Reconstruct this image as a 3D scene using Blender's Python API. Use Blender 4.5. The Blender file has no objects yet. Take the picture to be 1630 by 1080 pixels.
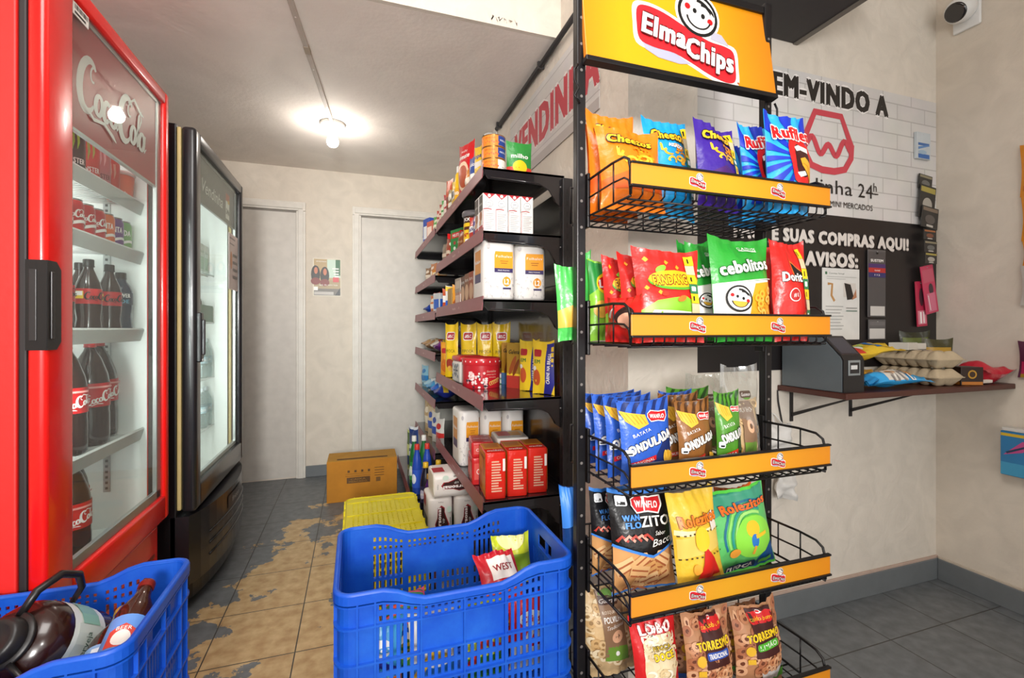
import bpy, bmesh, math, random
from math import sin, cos, tan, pi, radians, atan2, sqrt, exp, floor as ffloor
from mathutils import Vector, Matrix, noise

sc = bpy.context.scene
C = sc.collection

# ---------------------------------------------------------------- camera
YAW = radians(18.5)          # camera looks 18.5 deg right of the corridor axis (+Y)
FPX, HOR, EYE = 742.0, 524.0, 1.2
cd = bpy.data.cameras.new('camera')
cd.sensor_width = 36.0
cd.lens = FPX / 1630 * 36.0
cd.shift_y = -(540 - HOR) / 1630
cd.clip_start = 0.02
cam = bpy.data.objects.new('camera', cd)
C.objects.link(cam)
cam.location = (0, 0, EYE)
cam.rotation_euler = (pi / 2, 0, -YAW)
sc.camera = cam

# ---------------------------------------------------------------- world, light, exposure
w = bpy.data.worlds.new('world')
sc.world = w
w.use_nodes = True
w.node_tree.nodes['Background'].inputs[0].default_value = (1.0, 0.98, 0.95, 1)
w.node_tree.nodes['Background'].inputs[1].default_value = 1.28

def area_light(name, loc, target, size, power, color=(1, 1, 1), sizey=None):
    l = bpy.data.lights.new(name, 'AREA')
    l.energy = power; l.color = color; l.size = size
    if sizey:
        l.shape = 'RECTANGLE'; l.size_y = sizey
    o = bpy.data.objects.new(name, l); C.objects.link(o)
    o.location = loc
    o.rotation_euler = (Vector(target) - Vector(loc)).to_track_quat('-Z', 'Y').to_euler()
    return o

area_light('camera_flash', (-0.02, -0.10, 1.42), (0.35, 3.0, 1.2), 0.16, 3.2, (1.0, 0.98, 0.95))
lm = area_light('rear_fill', (-0.25, -1.9, 1.6), (0.0, 3.0, 1.75), 0.5, 20, (1.0, 0.975, 0.94))  # added soft fill behind the camera, no real fitting there
lm.data.spread = radians(84)
area_light('overhead_fill', (-0.1, 0.1, 2.95), (-0.1, 0.9, 0.0), 1.0, 24, (1.0, 0.975, 0.94))  # added overhead fill for the near room, not a known fitting

sc.view_settings.view_transform = 'Standard'
sc.view_settings.look = 'None'
sc.view_settings.gamma = 1.0
sc.view_settings.exposure = 0.42
sc.view_settings.use_curve_mapping = False
sc.cycles.max_bounces = 7
sc.cycles.transparent_max_bounces = 12
sc.cycles.use_denoising = True

# ---------------------------------------------------------------- survey helpers (photo sight lines met with real planes)
SA, CA = sin(YAW), cos(YAW)
def gx(px, Y):
    u = (px - 815) / FPX
    return Y * (SA + u * CA) / (CA - u * SA)
def gy(px, X):
    u = (px - 815) / FPX
    return X * (CA - u * SA) / (SA + u * CA)
def gz(py, X, Y):
    return EYE + (X * SA + Y * CA) * (HOR - py) / FPX

# ---------------------------------------------------------------- materials
def lin(h):
    h = h.lstrip('#')
    out = []
    for i in (0, 2, 4):
        c = int(h[i:i + 2], 16) / 255
        out.append(c / 12.92 if c <= 0.04045 else ((c + 0.055) / 1.055) ** 2.4)
    return (*out, 1.0)

MATS = {}
def mat(hexc, rough=0.45, metal=0.0, bump=0.0, bscale=40, var=0.05, coat=0.0, emit=0.0, alpha=1.0):
    key = (hexc, rough, metal, bump, bscale, var, coat, emit, alpha)
    if key in MATS:
        return MATS[key]
    m = bpy.data.materials.new('paint_' + hexc.strip('#'))
    m.use_nodes = True
    nt = m.node_tree; b = nt.nodes['Principled BSDF']
    col = lin(hexc)
    if var > 0:
        n = nt.nodes.new('ShaderNodeTexNoise'); n.inputs['Scale'].default_value = 14
        tc = nt.nodes.new('ShaderNodeTexCoord')
        nt.links.new(tc.outputs['Object'], n.inputs['Vector'])
        r = nt.nodes.new('ShaderNodeValToRGB')
        r.color_ramp.elements[0].position = 0.3; r.color_ramp.elements[1].position = 0.7
        r.color_ramp.elements[0].color = (*[c * (1 - var) for c in col[:3]], 1)
        r.color_ramp.elements[1].color = (*[min(1, c * (1 + var)) for c in col[:3]], 1)
        nt.links.new(n.outputs['Fac'], r.inputs['Fac'])
        nt.links.new(r.outputs['Color'], b.inputs['Base Color'])
    else:
        b.inputs['Base Color'].default_value = col
    b.inputs['Roughness'].default_value = rough
    b.inputs['Metallic'].default_value = metal
    if coat: b.inputs['Coat Weight'].default_value = coat
    if emit:
        b.inputs['Emission Color'].default_value = col
        b.inputs['Emission Strength'].default_value = emit
    if alpha < 1: b.inputs['Alpha'].default_value = alpha
    if bump > 0:
        tc = nt.nodes.new('ShaderNodeTexCoord')
        n = nt.nodes.new('ShaderNodeTexNoise'); n.inputs['Scale'].default_value = bscale
        n.inputs['Detail'].default_value = 3
        bp = nt.nodes.new('ShaderNodeBump'); bp.inputs['Strength'].default_value = bump
        bp.inputs['Distance'].default_value = 0.01
        nt.links.new(tc.outputs['Object'], n.inputs['Vector'])
        nt.links.new(n.outputs['Fac'], bp.inputs['Height'])
        nt.links.new(bp.outputs['Normal'], b.inputs['Normal'])
    MATS[key] = m
    return m

def foil(h): return mat(h, 0.30, 0.0, 0.38, 28, 0.03)
def ink(h): return mat(h, 0.38, 0.0, 0.0, 40, 0.0)
def plastic(h): return mat(h, 0.4, 0, 0.05, 60, 0.06)

def glass_mat(name, tint='ffffff', ior=1.45, fac_add=0.0, rough=0.0, haze=0.0):
    if name in MATS: return MATS[name]
    m = bpy.data.materials.new(name); m.use_nodes = True
    nt = m.node_tree; nt.nodes.clear()
    out = nt.nodes.new('ShaderNodeOutputMaterial')
    tr = nt.nodes.new('ShaderNodeBsdfTransparent'); tr.inputs[0].default_value = lin(tint)
    gl = nt.nodes.new('ShaderNodeBsdfGlossy'); gl.inputs['Roughness'].default_value = rough
    lw = nt.nodes.new('ShaderNodeLayerWeight'); lw.inputs['Blend'].default_value = 0.5
    pw = nt.nodes.new('ShaderNodeMath'); pw.operation = 'POWER'; pw.inputs[1].default_value = 5.0
    mx = nt.nodes.new('ShaderNodeMixShader')
    ad = nt.nodes.new('ShaderNodeMath'); ad.operation = 'MULTIPLY_ADD'; ad.use_clamp = True
    ad.inputs[1].default_value = 0.28; ad.inputs[2].default_value = 0.035 + fac_add
    nt.links.new(lw.outputs['Facing'], pw.inputs[0]); nt.links.new(pw.outputs[0], ad.inputs[0]); nt.links.new(ad.outputs[0], mx.inputs[0])
    nt.links.new(tr.outputs[0], mx.inputs[1]); nt.links.new(gl.outputs[0], mx.inputs[2])
    last = mx
    if haze:
        df = nt.nodes.new('ShaderNodeBsdfDiffuse'); df.inputs[0].default_value = (0.8, 0.8, 0.8, 1)
        m2 = nt.nodes.new('ShaderNodeMixShader'); m2.inputs[0].default_value = haze
        nt.links.new(mx.outputs[0], m2.inputs[1]); nt.links.new(df.outputs[0], m2.inputs[2]); last = m2
    nt.links.new(last.outputs[0], out.inputs[0])
    MATS[name] = m
    return m

# ---------------------------------------------------------------- 2-D print shapes
TXT = {}
def text2d(s, bold, shear, space=None):
    key = (s, bold, shear, space)
    if key in TXT: return TXT[key]
    cu = bpy.data.curves.new('t', 'FONT')
    cu.body = s; cu.size = 1.0; cu.offset = bold; cu.shear = shear; cu.resolution_u = 2
    cu.space_character = space
    o = bpy.data.objects.new('t', cu)
    C.objects.link(o)
    me = o.to_mesh()
    vs = [(v.co.x, v.co.y) for v in me.vertices]
    fs = [tuple(p.vertices) for p in me.polygons]
    o.to_mesh_clear()
    bpy.data.objects.remove(o); bpy.data.curves.remove(cu)
    TXT[key] = (vs, fs)
    return TXT[key]

def T(s, cx, cy, h, m, w=None, bold=0.015, shear=0.0, rot=0.0, ol=None, olw=0.03, space=None):
    """text centred on cx,cy; h = cap height; w = forced width; ol = outline material"""
    space = 1.0 + (2.2 * bold if len(s) > 1 else 0) if space is None else space
    vs, fs = text2d(s, 0.0, shear, space)
    if not vs: return []
    x0 = min(v[0] for v in vs); x1 = max(v[0] for v in vs)
    sy = h / 0.72; sx = sy if w is None else w / (x1 - x0)
    mx = (x0 + x1) / 2; cr, sr = cos(rot), sin(rot)
    def tr(v):
        a = (v[0] - mx) * sx; b = (v[1] - 0.36) * sy
        return (cx + a * cr - b * sr, cy + a * sr + b * cr)
    def strike(gv, gf, dx, dy, mm, k):     # heavy lettering: the same glyphs struck again, slightly shifted
        F = Faces(gf); F.sub = .1 * k
        res.append(([tr((x + dx, y + dy)) for x, y in gv], F, mm))
    res = []
    heavy = bold >= .03 and h >= .012
    if ol is not None:
        ov, of = text2d(s, 0.0, shear, space); q = bold + olw * .9
        for k, (a, b) in enumerate(((-.75, -.75), (.75, -.75), (.75, .75), (-.75, .75), (-1, 0), (1, 0), (0, 1), (0, -1))): strike(ov, of, a * q, b * q, ol, k)
    if heavy:
        cv, cf = text2d(s, 0.0, shear, space); q = bold
        for k, (a, b) in enumerate(((-1, -.45), (1, -.45), (-1, .45), (1, .45), (0, 0))): strike(cv, cf, a * q, b * q, m, k)
    else: strike(vs, fs, 0, 0, m, 0)
    return res
class Faces(list):
    sub = 0.0
def POLY(pts, m): return [(list(pts), [tuple(range(len(pts)))], m)]
def R(x0, y0, x1, y1, m): return POLY([(x0, y0), (x1, y0), (x1, y1), (x0, y1)], m)
def E(cx, cy, rx, ry, m, n=20, rot=0.0):
    return POLY([(cx + rx * cos(2 * pi * k / n) * cos(rot) - ry * sin(2 * pi * k / n) * sin(rot),
                  cy + rx * cos(2 * pi * k / n) * sin(rot) + ry * sin(2 * pi * k / n) * cos(rot)) for k in range(n)], m)
def RR(cx, cy, w, h, r, m, rot=0.0):
    pts = []
    for (sx, sy, a0) in ((1, 1, 0), (-1, 1, pi / 2), (-1, -1, pi), (1, -1, 1.5 * pi)):
        for k in range(5):
            a = a0 + k * pi / 8
            x = sx * (w / 2 - r) + r * cos(a); y = sy * (h / 2 - r) + r * sin(a)
            pts.append((cx + x * cos(rot) - y * sin(rot), cy + x * sin(rot) + y * cos(rot)))
    return POLY(pts, m)
def S(pts, wd, m):
    """stroke along a polyline; wd a number or one width per point"""
    n = len(pts); L = []; Rr = []
    for i in range(n):
        a = pts[max(0, i - 1)]; b = pts[min(n - 1, i + 1)]
        dx, dy = b[0] - a[0], b[1] - a[1]; l = sqrt(dx * dx + dy * dy) or 1
        ww = (wd if isinstance(wd, (int, float)) else wd[i]) / 2
        L.append((pts[i][0] - dy / l * ww, pts[i][1] + dx / l * ww))
        Rr.append((pts[i][0] + dy / l * ww, pts[i][1] - dx / l * ww))
    vs = L + Rr
    return [(vs, [(i, n + i, n + i + 1, i + 1) for i in range(n - 1)], m)]
def arc(cx, cy, rx, ry, a0, a1, n=14):
    return [(cx + rx * cos(radians(a0 + (a1 - a0) * k / n)), cy + ry * sin(radians(a0 + (a1 - a0) * k / n))) for k in range(n + 1)]
def smooth(pts, k=4):
    n = len(pts); o = []
    for i in range(n):
        p0, p1, p2, p3 = pts[i - 1], pts[i], pts[(i + 1) % n], pts[(i + 2) % n]
        for j in range(k):
            t = j / k
            o.append(tuple(0.5 * (2 * p1[a] + (p2[a] - p0[a]) * t + (2 * p0[a] - 5 * p1[a] + 4 * p2[a] - p3[a]) * t * t + (3 * p1[a] - p0[a] - 3 * p2[a] + p3[a]) * t ** 3) for a in (0, 1)))
    return o
def rest(o, z):
    """lower or lift an object until its lowest point stands at z"""
    M = o.rotation_euler.to_matrix()
    o.location.z = z - min((M @ v.co).z for v in o.data.vertices)
    return o
def shift(items, dx, dy, s=1.0, rot=0.0):
    c, n = cos(rot) * s, sin(rot) * s
    return [([(dx + x * c - y * n, dy + x * n + y * c) for x, y in v], f, m) for v, f, m in items]

def cut(vs, fs, us, vv):
    bm = bmesh.new()
    bv = [bm.verts.new((x, y, 0)) for x, y in vs]
    for f in fs:
        try: bm.faces.new([bv[i] for i in f])
        except ValueError: pass
    x0 = min(v[0] for v in vs); x1 = max(v[0] for v in vs); y0 = min(v[1] for v in vs); y1 = max(v[1] for v in vs)
    for u in us:
        if x0 + 1e-6 < u < x1 - 1e-6:
            bmesh.ops.bisect_plane(bm, geom=bm.verts[:] + bm.edges[:] + bm.faces[:], plane_co=(u, 0, 0), plane_no=(1, 0, 0))
    for u in vv:
        if y0 + 1e-6 < u < y1 - 1e-6:
            bmesh.ops.bisect_plane(bm, geom=bm.verts[:] + bm.edges[:] + bm.faces[:], plane_co=(0, u, 0), plane_no=(0, 1, 0))
    bm.verts.index_update()
    rv = [(v.co.x, v.co.y) for v in bm.verts]
    rf = [tuple(v.index for v in f.verts) for f in bm.faces]
    bm.free()
    return rv, rf

# ---------------------------------------------------------------- mesh builder
class MB:
    def __init__(s):
        s.v = []; s.f = []; s.fm = []; s.fs = []; s.mats = []
    def mi(s, m):
        if m not in s.mats: s.mats.append(m)
        return s.mats.index(m)
    def add(s, vs, fs, m, smooth=False, M=None):
        o = len(s.v); k = s.mi(m)
        s.v += [tuple(M @ Vector(p)) if M is not None else tuple(p) for p in vs]
        for f in fs:
            s.f.append(tuple(i + o for i in f)); s.fm.append(k); s.fs.append(smooth)
        return s
    def box(s, x0, y0, z0, x1, y1, z1, m, bev=0.0, seg=2, M=None, smooth=None):
        vs = [(x0, y0, z0), (x1, y0, z0), (x1, y1, z0), (x0, y1, z0), (x0, y0, z1), (x1, y0, z1), (x1, y1, z1), (x0, y1, z1)]
        fs = [(3, 2, 1, 0), (4, 5, 6, 7), (0, 1, 5, 4), (1, 2, 6, 5), (2, 3, 7, 6), (3, 0, 4, 7)]
        if bev <= 0: return s.add(vs, fs, m, False, M)
        bm = bmesh.new(); bv = [bm.verts.new(v) for v in vs]
        for f in fs: bm.faces.new([bv[i] for i in f])
        bmesh.ops.bevel(bm, geom=bm.edges[:], offset=min(bev, 0.49 * min(x1 - x0, y1 - y0, z1 - z0)), segments=seg, profile=0.5, affect='EDGES', clamp_overlap=True)
        bm.verts.index_update()
        r = ([tuple(v.co) for v in bm.verts], [tuple(v.index for v in f.verts) for f in bm.faces]); bm.free()
        return s.add(r[0], r[1], m, seg > 2 if smooth is None else smooth, M)
    def lathe(s, prof, m, n=24, M=None, smooth=True, caps=True):
        vs = []; fs = []
        for r, z in prof:
            for k in range(n):
                a = 2 * pi * k / n
                vs.append((r * cos(a), r * sin(a), z))
        for i in range(len(prof) - 1):
            for k in range(n):
                a, b = i * n + k, i * n + (k + 1) % n
                fs.append((a, b, b + n, a + n))
        s.add(vs, fs, m, smooth, M)
        if caps:
            if prof[0][0] > 1e-5: s.add(vs[:n], [tuple(reversed(range(n)))], m, False, M)
            if prof[-1][0] > 1e-5: s.add(vs[-n:], [tuple(range(n))], m, False, M)
        return s
    def tube(s, pts, r, m, n=6, closed=False, M=None):
        P = [Vector(p) for p in pts]; N = len(P); vs = []; fs = []; up = None
        for i in range(N):
            if closed: t = (P[(i + 1) % N] - P[i - 1])
            else: t = (P[min(N - 1, i + 1)] - P[max(0, i - 1)])
            t = t.normalized() if t.length > 1e-9 else Vector((0, 0, 1))
            if up is None:
                up = Vector((0, 0, 1)) if abs(t.z) < 0.9 else Vector((1, 0, 0))
            a = (up - t * up.dot(t))
            if a.length < 1e-4:
                a = Vector((1, 0, 0)) - t * t.x
            a.normalize(); up = a; b = t.cross(a)
            rr = r if isinstance(r, (int, float)) else r[i]
            for k in range(n):
                q = 2 * pi * k / n
                vs.append(P[i] + a * rr * cos(q) + b * rr * sin(q))
        for i in range(N if closed else N - 1):
            for k in range(n):
                a = i * n + k; b = i * n + (k + 1) % n; j = ((i + 1) % N) * n
                fs.append((a, b, j + (k + 1) % n, j + k))
        if not closed:
            fs.append(tuple(reversed(range(n)))); fs.append(tuple((N - 1) * n + k for k in range(n)))
        return s.add(vs, fs, m, True, M)
    def prism(s, poly, axis, a, b, m, M=None, smooth=False):
        """poly of 2-D points extruded along axis: 'x': (y,z)  'y': (x,z)  'z': (x,y)"""
        def q(p, t):
            return (t, p[0], p[1]) if axis == 'x' else (p[0], t, p[1]) if axis == 'y' else (p[0], p[1], t)
        n = len(poly)
        vs = [q(p, a) for p in poly] + [q(p, b) for p in poly]
        fs = [tuple(range(n))[::-1], tuple(range(n, 2 * n))]
        s.add(vs, fs, m, False, M)
        return s.add(vs, [(i, (i + 1) % n, n + (i + 1) % n, n + i) for i in range(n)], m, smooth, M)
    def pr(s, items, fn, us=(), vs=(), eps=0.0004, start=1, smooth=False):
        L = start; eps0 = eps
        nl = sum(1 for q in items if not getattr(q[1], 'sub', 0))
        eps = min(eps0, 0.0055 / max(1, nl)); L -= 1
        for v, f, m in items:
            sb = getattr(f, 'sub', 0)
            if not sb: L += 1
            if us or vs: v, f = cut(v, f, us, vs)
            s.add([fn(x, y, (L + sb) * eps) for x, y in v], f, m, smooth)
        return s
    def build(s, name, parent=None, loc=(0, 0, 0), rot=(0, 0, 0)):
        me = bpy.data.meshes.new(name)
        me.from_pydata(s.v, [], s.f)
        for m in s.mats: me.materials.append(m)
        me.polygons.foreach_set('material_index', s.fm)
        me.polygons.foreach_set('use_smooth', s.fs)
        me.update()
        o = bpy.data.objects.new(name, me)
        C.objects.link(o)
        o.location = loc; o.rotation_euler = rot
        if parent is not None: o.parent = parent
        return o

def tag(o, label=None, cat=None, group=None, kind=None):
    if label: o['label'] = label
    if cat: o['category'] = cat
    if group: o['group'] = group
    if kind: o['kind'] = kind
    return o
def thing(name, label, cat, loc=(0, 0, 0), rot=(0, 0, 0), group=None):
    o = bpy.data.objects.new(name, None); C.objects.link(o)
    o.empty_display_size = 0.05
    o.location = loc; o.rotation_euler = rot
    return tag(o, label, cat, group)
def dup(root, loc=None, rot=None, label=None, group=None, parent=None):
    r = root.copy(); C.objects.link(r)
    if loc is not None: r.location = loc
    if rot is not None: r.rotation_euler = rot
    if label: r['label'] = label
    if group: r['group'] = group
    if parent is not None: r.parent = parent
    for ch in list(root.children): dup(ch, parent=r)
    return r

# surface maps for prints (local frames: front faces -y)
def m_front(y): return lambda a, b, e: (a, y - e, b)
def m_left(x, yc=0): return lambda a, b, e: (x - e, yc - a, b)
def m_right(x, yc=0): return lambda a, b, e: (x + e, yc + a, b)
def m_top(z): return lambda a, b, e: (a, b, z + e)
def m_cyl(r, rot=0.0): return lambda a, b, e: ((r + e) * sin(a / r + rot), -(r + e) * cos(a / r + rot), b)
def cyl_cuts(r, n=24): return [r * 2 * pi * k / n for k in range(-n // 2, n // 2 + 1)]

# ---------------------------------------------------------------- product builders (each returns an MB)
def bag_mb(w, h, t, base, items=(), seed=0, pinch=0.09, seal=0.07, nu=18, nv=24, sealm=None, slump=0.0, wr=1.0, lay=None):
    rnd = random.Random(seed); ph = rnd.uniform(0, 6); nw = rnd.uniform(4.5, 6.5); off = Vector((rnd.uniform(0, 50), rnd.uniform(0, 50), 0))
    tw = rnd.uniform(-1, 1)
    def pt(u, v, side):
        vv = min(1, max(0, (v - seal) / (1 - 2 * seal)))
        g = max(0.0, sin(pi * vv)) ** 0.6
        f = max(0.0, 1 - (2 * u - 1) ** 2) ** 0.62
        half = t / 2 * f * g * (1.18 - 0.36 * v)
        x = (u - 0.5) * w * (1 - pinch * g)
        dq = exp(-max(0, vv) / 0.13) + exp(-max(0, 1 - vv) / 0.13)
        wv = 0.0034 * wr * sin(2 * pi * (u * nw) + ph + v * 3) * dq * (0.35 + 0.65 * f)
        wv += 0.006 * wr * sin(2 * pi * u * 1.1 + ph) * (1 - g) * 0.8
        wv += 0.010 * wr * noise.noise(Vector((u * 2.6, v * 3.2, 0)) + off) * (0.3 + 0.7 * f)
        ear = 0.05 * h * abs(2 * u - 1) ** 3 * (1 if v > 0.5 else -0.3) * (1 - g) ** 1.5 + 0.02 * h * tw * (u - 0.5) * (v ** 3)
        y = v * h + ear
        z = -half if side == 0 else half
        dy = wv + slump * (v ** 2) * h
        return Vector((x, z + dy, y))
    G = [[[pt(i / nu, j / nv, sd) for i in range(nu + 1)] for j in range(nv + 1)] for sd in (0, 1)]
    mb = MB()
    for sd in (0, 1):
        vs = [p for row in G[sd] for p in row]; n = nu + 1; fs = []; fz = []
        for j in range(nv):
            for i in range(nu):
                q = (j * n + i, j * n + i + 1, (j + 1) * n + i + 1, (j + 1) * n + i)
                if sd: q = q[::-1]
                (fz if sealm and (j == 0 or j >= nv - 1) else fs).append(q)
        mb.add(vs, fs, base, True)
        if fz: mb.add(vs, fz, sealm, True)
    F = G[0]
    def fn(a, b, e):
        a = max(-0.4999 * w, min(0.4999 * w, a)); b = max(0.0001, min(h * 0.9999, b))
        fu = (a / w + 0.5) * nu; fv = b / h * nv
        i = min(nu - 1, int(fu)); j = min(nv - 1, int(fv)); fu -= i; fv -= j
        p00, p10, p11, p01 = F[j][i], F[j][i + 1], F[j + 1][i + 1], F[j + 1][i]
        p = (p00 * (1 - fu) + p10 * fu) * (1 - fv) + (p01 * (1 - fu) + p11 * fu) * fv
        nn = ((p10 - p00) + (p11 - p01)).cross((p01 - p00) + (p11 - p10))
        if nn.length > 1e-12: nn.normalize()
        return p + nn * (e + 0.0004)
    us = [w * (i / nu - 0.5) for i in range(1, nu)]; vs_ = [h * j / nv for j in range(1, nv)]
    if items: mb.pr(items, fn, us, vs_, eps=0.00028, smooth=True)
    mb.fn = fn; mb.us = us; mb.vs_ = vs_
    return mb

def can_mb(r, h, body, items=(), rim='c8c8c8', straight=False, rot=0.0):
    mb = MB(); b = mat(body, 0.28, 0.25); a = mat(rim, 0.25, 0.9)
    if straight:
        mb.lathe([(r * 1.02, 0), (r * 1.02, h * 0.04), (r, h * 0.06)], a)
        mb.lathe([(r, h * 0.05), (r, h * 0.95)], b, caps=False)
        mb.lathe([(r, h * 0.94), (r * 1.02, h * 0.96), (r * 1.02, h), (r * 0.95, h), (r * 0.94, h * 0.965), (0, h * 0.96)], a)
    else:
        mb.lathe([(r * 0.7, 0), (r * 0.82, 0.004), (r, 0.014)], a)
        mb.lathe([(r, 0.013), (r, h - 0.017), (r * 0.86, h - 0.005)], b, caps=False)
        mb.lathe([(r * 0.86, h - 0.005), (r * 0.9, h - 0.002), (r * 0.88, h), (r * 0.8, h - 0.004), (0, h - 0.005)], a)
    if items: mb.pr(items, m_cyl(r * 1.003, rot), cyl_cuts(r), (), eps=0.00012, smooth=True)
    return mb

def box_mb(w, d, h, base, front=(), left=(), right=(), top=(), bev=0.002, seam=None):
    mb = MB()
    b = base if not isinstance(base, str) else mat(base, 0.5)
    mb.box(-w / 2, -d / 2, 0, w / 2, d / 2, h, b, bev)
    if front: mb.pr(front, m_front(-d / 2), eps=0.00025)
    if left: mb.pr(left, m_left(-w / 2), eps=0.00025)
    if right: mb.pr(right, m_right(w / 2), eps=0.00025)
    if top: mb.pr(top, m_top(h), eps=0.00025)
    return mb

def bottle_mb(prof, m, cap, caph, capr, label=None, items=(), n=22, rot=0.0):
    mb = MB(); top = prof[-1][1]
    mb.lathe(prof, m, n)
    mb.lathe([(capr, top - 0.002), (capr, top + caph * 0.9), (capr * 0.9, top + caph), (0, top + caph)], cap, 16)
    mb.lathe([(capr * 1.08, top - 0.006), (capr * 1.08, top - 0.003)], cap, 16)
    if label:
        r, z0, z1, lm = label
        mb.lathe([(r, z0), (r, z1)], lm, n, caps=False)
        if items: mb.pr(items, m_cyl(r * 1.004, rot), cyl_cuts(r), (), eps=0.0003, smooth=True)
    return mb

def pillow_mb(w, d, h, m, r, items_front=(), items_left=(), items_right=(), items_top=(), seed=0):
    """soft plastic-wrapped pack: strongly rounded block with creased wrap"""
    mb = MB()
    bm = bmesh.new()
    bmesh.ops.create_cube(bm, size=1.0)
    for v in bm.verts: v.co = Vector((v.co.x * w, v.co.y * d, (v.co.z + 0.5) * h))
    ve = [e for e in bm.edges if abs(e.verts[0].co.z - e.verts[1].co.z) > h * 0.5]
    bmesh.ops.bevel(bm, geom=ve, offset=r, segments=5, profile=0.5, affect='EDGES')
    he = [e for e in bm.edges if abs(e.verts[0].co.z - e.verts[1].co.z) < 1e-5 and len(e.link_faces) == 2 and any(len(f.verts) > 6 for f in e.link_faces)]
    bmesh.ops.bevel(bm, geom=he, offset=min(r * 0.4, 0.012), segments=3, profile=0.5, affect='EDGES')
    bm.verts.index_update()
    mb.add([tuple(v.co) for v in bm.verts], [tuple(v.index for v in f.verts) for f in bm.faces], m, True)
    bm.free()
    if items_front: mb.pr(items_front, m_front(-d / 2), eps=0.0004)
    if items_left: mb.pr(items_left, m_left(-w / 2), eps=0.0004)
    if items_right: mb.pr(items_right, m_right(w / 2), eps=0.0004)
    if items_top: mb.pr(items_top, m_top(h), eps=0.0004)
    return mb

WHITE, BLACK = ink('f4f2ee'), ink('141414')
RED, YEL, NAVY = ink('d8161c'), ink('f7cf1d'), ink('16224f')

def smiley(s, ring=None, face=None, dark=None, mouth=None):
    """round smiling swirl emblem of radius s about 0,0"""
    dark = dark or BLACK; face = face or ink('e9e7e6')
    it = E(0, 0, s, s, dark, 28) + E(0, 0, s * 0.86, s * 0.86, face, 28)
    it += S(arc(-0.05 * s, 0.05 * s, 0.70 * s, 0.62 * s, 95, 15, 10), [0.16 * s] * 8 + [0.12 * s, 0.07 * s, 0.03 * s], dark)
    it += S(arc(0.22 * s, -0.02 * s, 0.62 * s, 0.55 * s, 100, 20, 10), [0.13 * s] * 8 + [0.1 * s, 0.06 * s, 0.02 * s], dark)
    it += E(-0.18 * s, 0.12 * s, 0.10 * s, 0.12 * s, dark, 12) + E(0.24 * s, 0.0 * s, 0.10 * s, 0.12 * s, dark, 12)
    it += E(-0.55 * s, 0.20 * s, 0.14 * s, 0.14 * s, RED, 12) + E(0.60 * s, -0.14 * s, 0.14 * s, 0.14 * s, RED, 12)
    mth = arc(0.02 * s, -0.14 * s, 0.62 * s, 0.55 * s, 190, 350, 12)
    it += POLY(mth, dark)
    it += POLY([(x * 0.86 + 0.003 * s, y * 0.86 - 0.045 * s) for x, y in mth], mouth or face)
    return it

def snack_logo(s, fine=True):
    """waving red ribbon wordmark with emblem, about 2*s wide"""
    def rib(k, m):
        top = [(-s * (1 + k), 0.10 * s), (-s * (0.97 + k), (0.38 + k) * s), (-0.80 * s, (0.46 + k) * s), (-0.45 * s, (0.41 + k) * s), (0.0, (0.24 + k) * s), (0.45 * s, (0.09 + k) * s), (0.80 * s, (0.06 + k) * s), (s * (0.98 + k), (-0.02 + k) * s)]
        bot = [(s * (1 + k), -0.3 * s), (s * (0.96 + k), -(0.58 + k) * s), (0.75 * s, -(0.64 + k) * s), (0.4 * s, -(0.56 + k) * s), (0.05 * s, -(0.42 + k) * s), (-0.3 * s, -(0.31 + k) * s), (-0.7 * s, -(0.29 + k) * s), (-s * (0.96 + k), -(0.2 + k) * s)]
        return POLY(smooth(top + bot), m)
    it = rib(0.07, WHITE)
    it += shift(E(0, 0, 0.47 * s, 0.47 * s, WHITE, 24), 0.27 * s, 0.56 * s)
    it += POLY([(-0.93 * s, -0.2 * s), (-0.3 * s, -0.30 * s), (0.05 * s, -0.44 * s), (-0.2 * s, -0.49 * s), (-0.62 * s, -0.46 * s), (-.86 * s, -.36 * s)], ink('a9a9c0'))
    it += POLY([(0.5 * s, 0.14 * s), (0.9 * s, 0.08 * s), (0.75 * s, 0.27 * s), (0.55 * s, 0.3 * s)], ink('b4b2c2'))
    it += rib(0.0, ink('d0202a'))
    it += shift(smiley(0.42 * s), 0.27 * s, 0.55 * s, 1, -0.15)
    it += T('Elma', -0.47 * s, 0.06 * s, 0.38 * s, WHITE, w=0.84 * s, bold=0.05, rot=-0.16, ol=ink('5a1014'))
    it += T('Chips', 0.44 * s, -0.19 * s, 0.38 * s, WHITE, w=0.97 * s, bold=0.05, rot=-0.13, ol=ink('5a1014'))
    return it

# ================================================================ the setting
def node_mat(name):
    m = bpy.data.materials.new(name); m.use_nodes = True
    return m, m.node_tree, m.node_tree.nodes['Principled BSDF']

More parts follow.
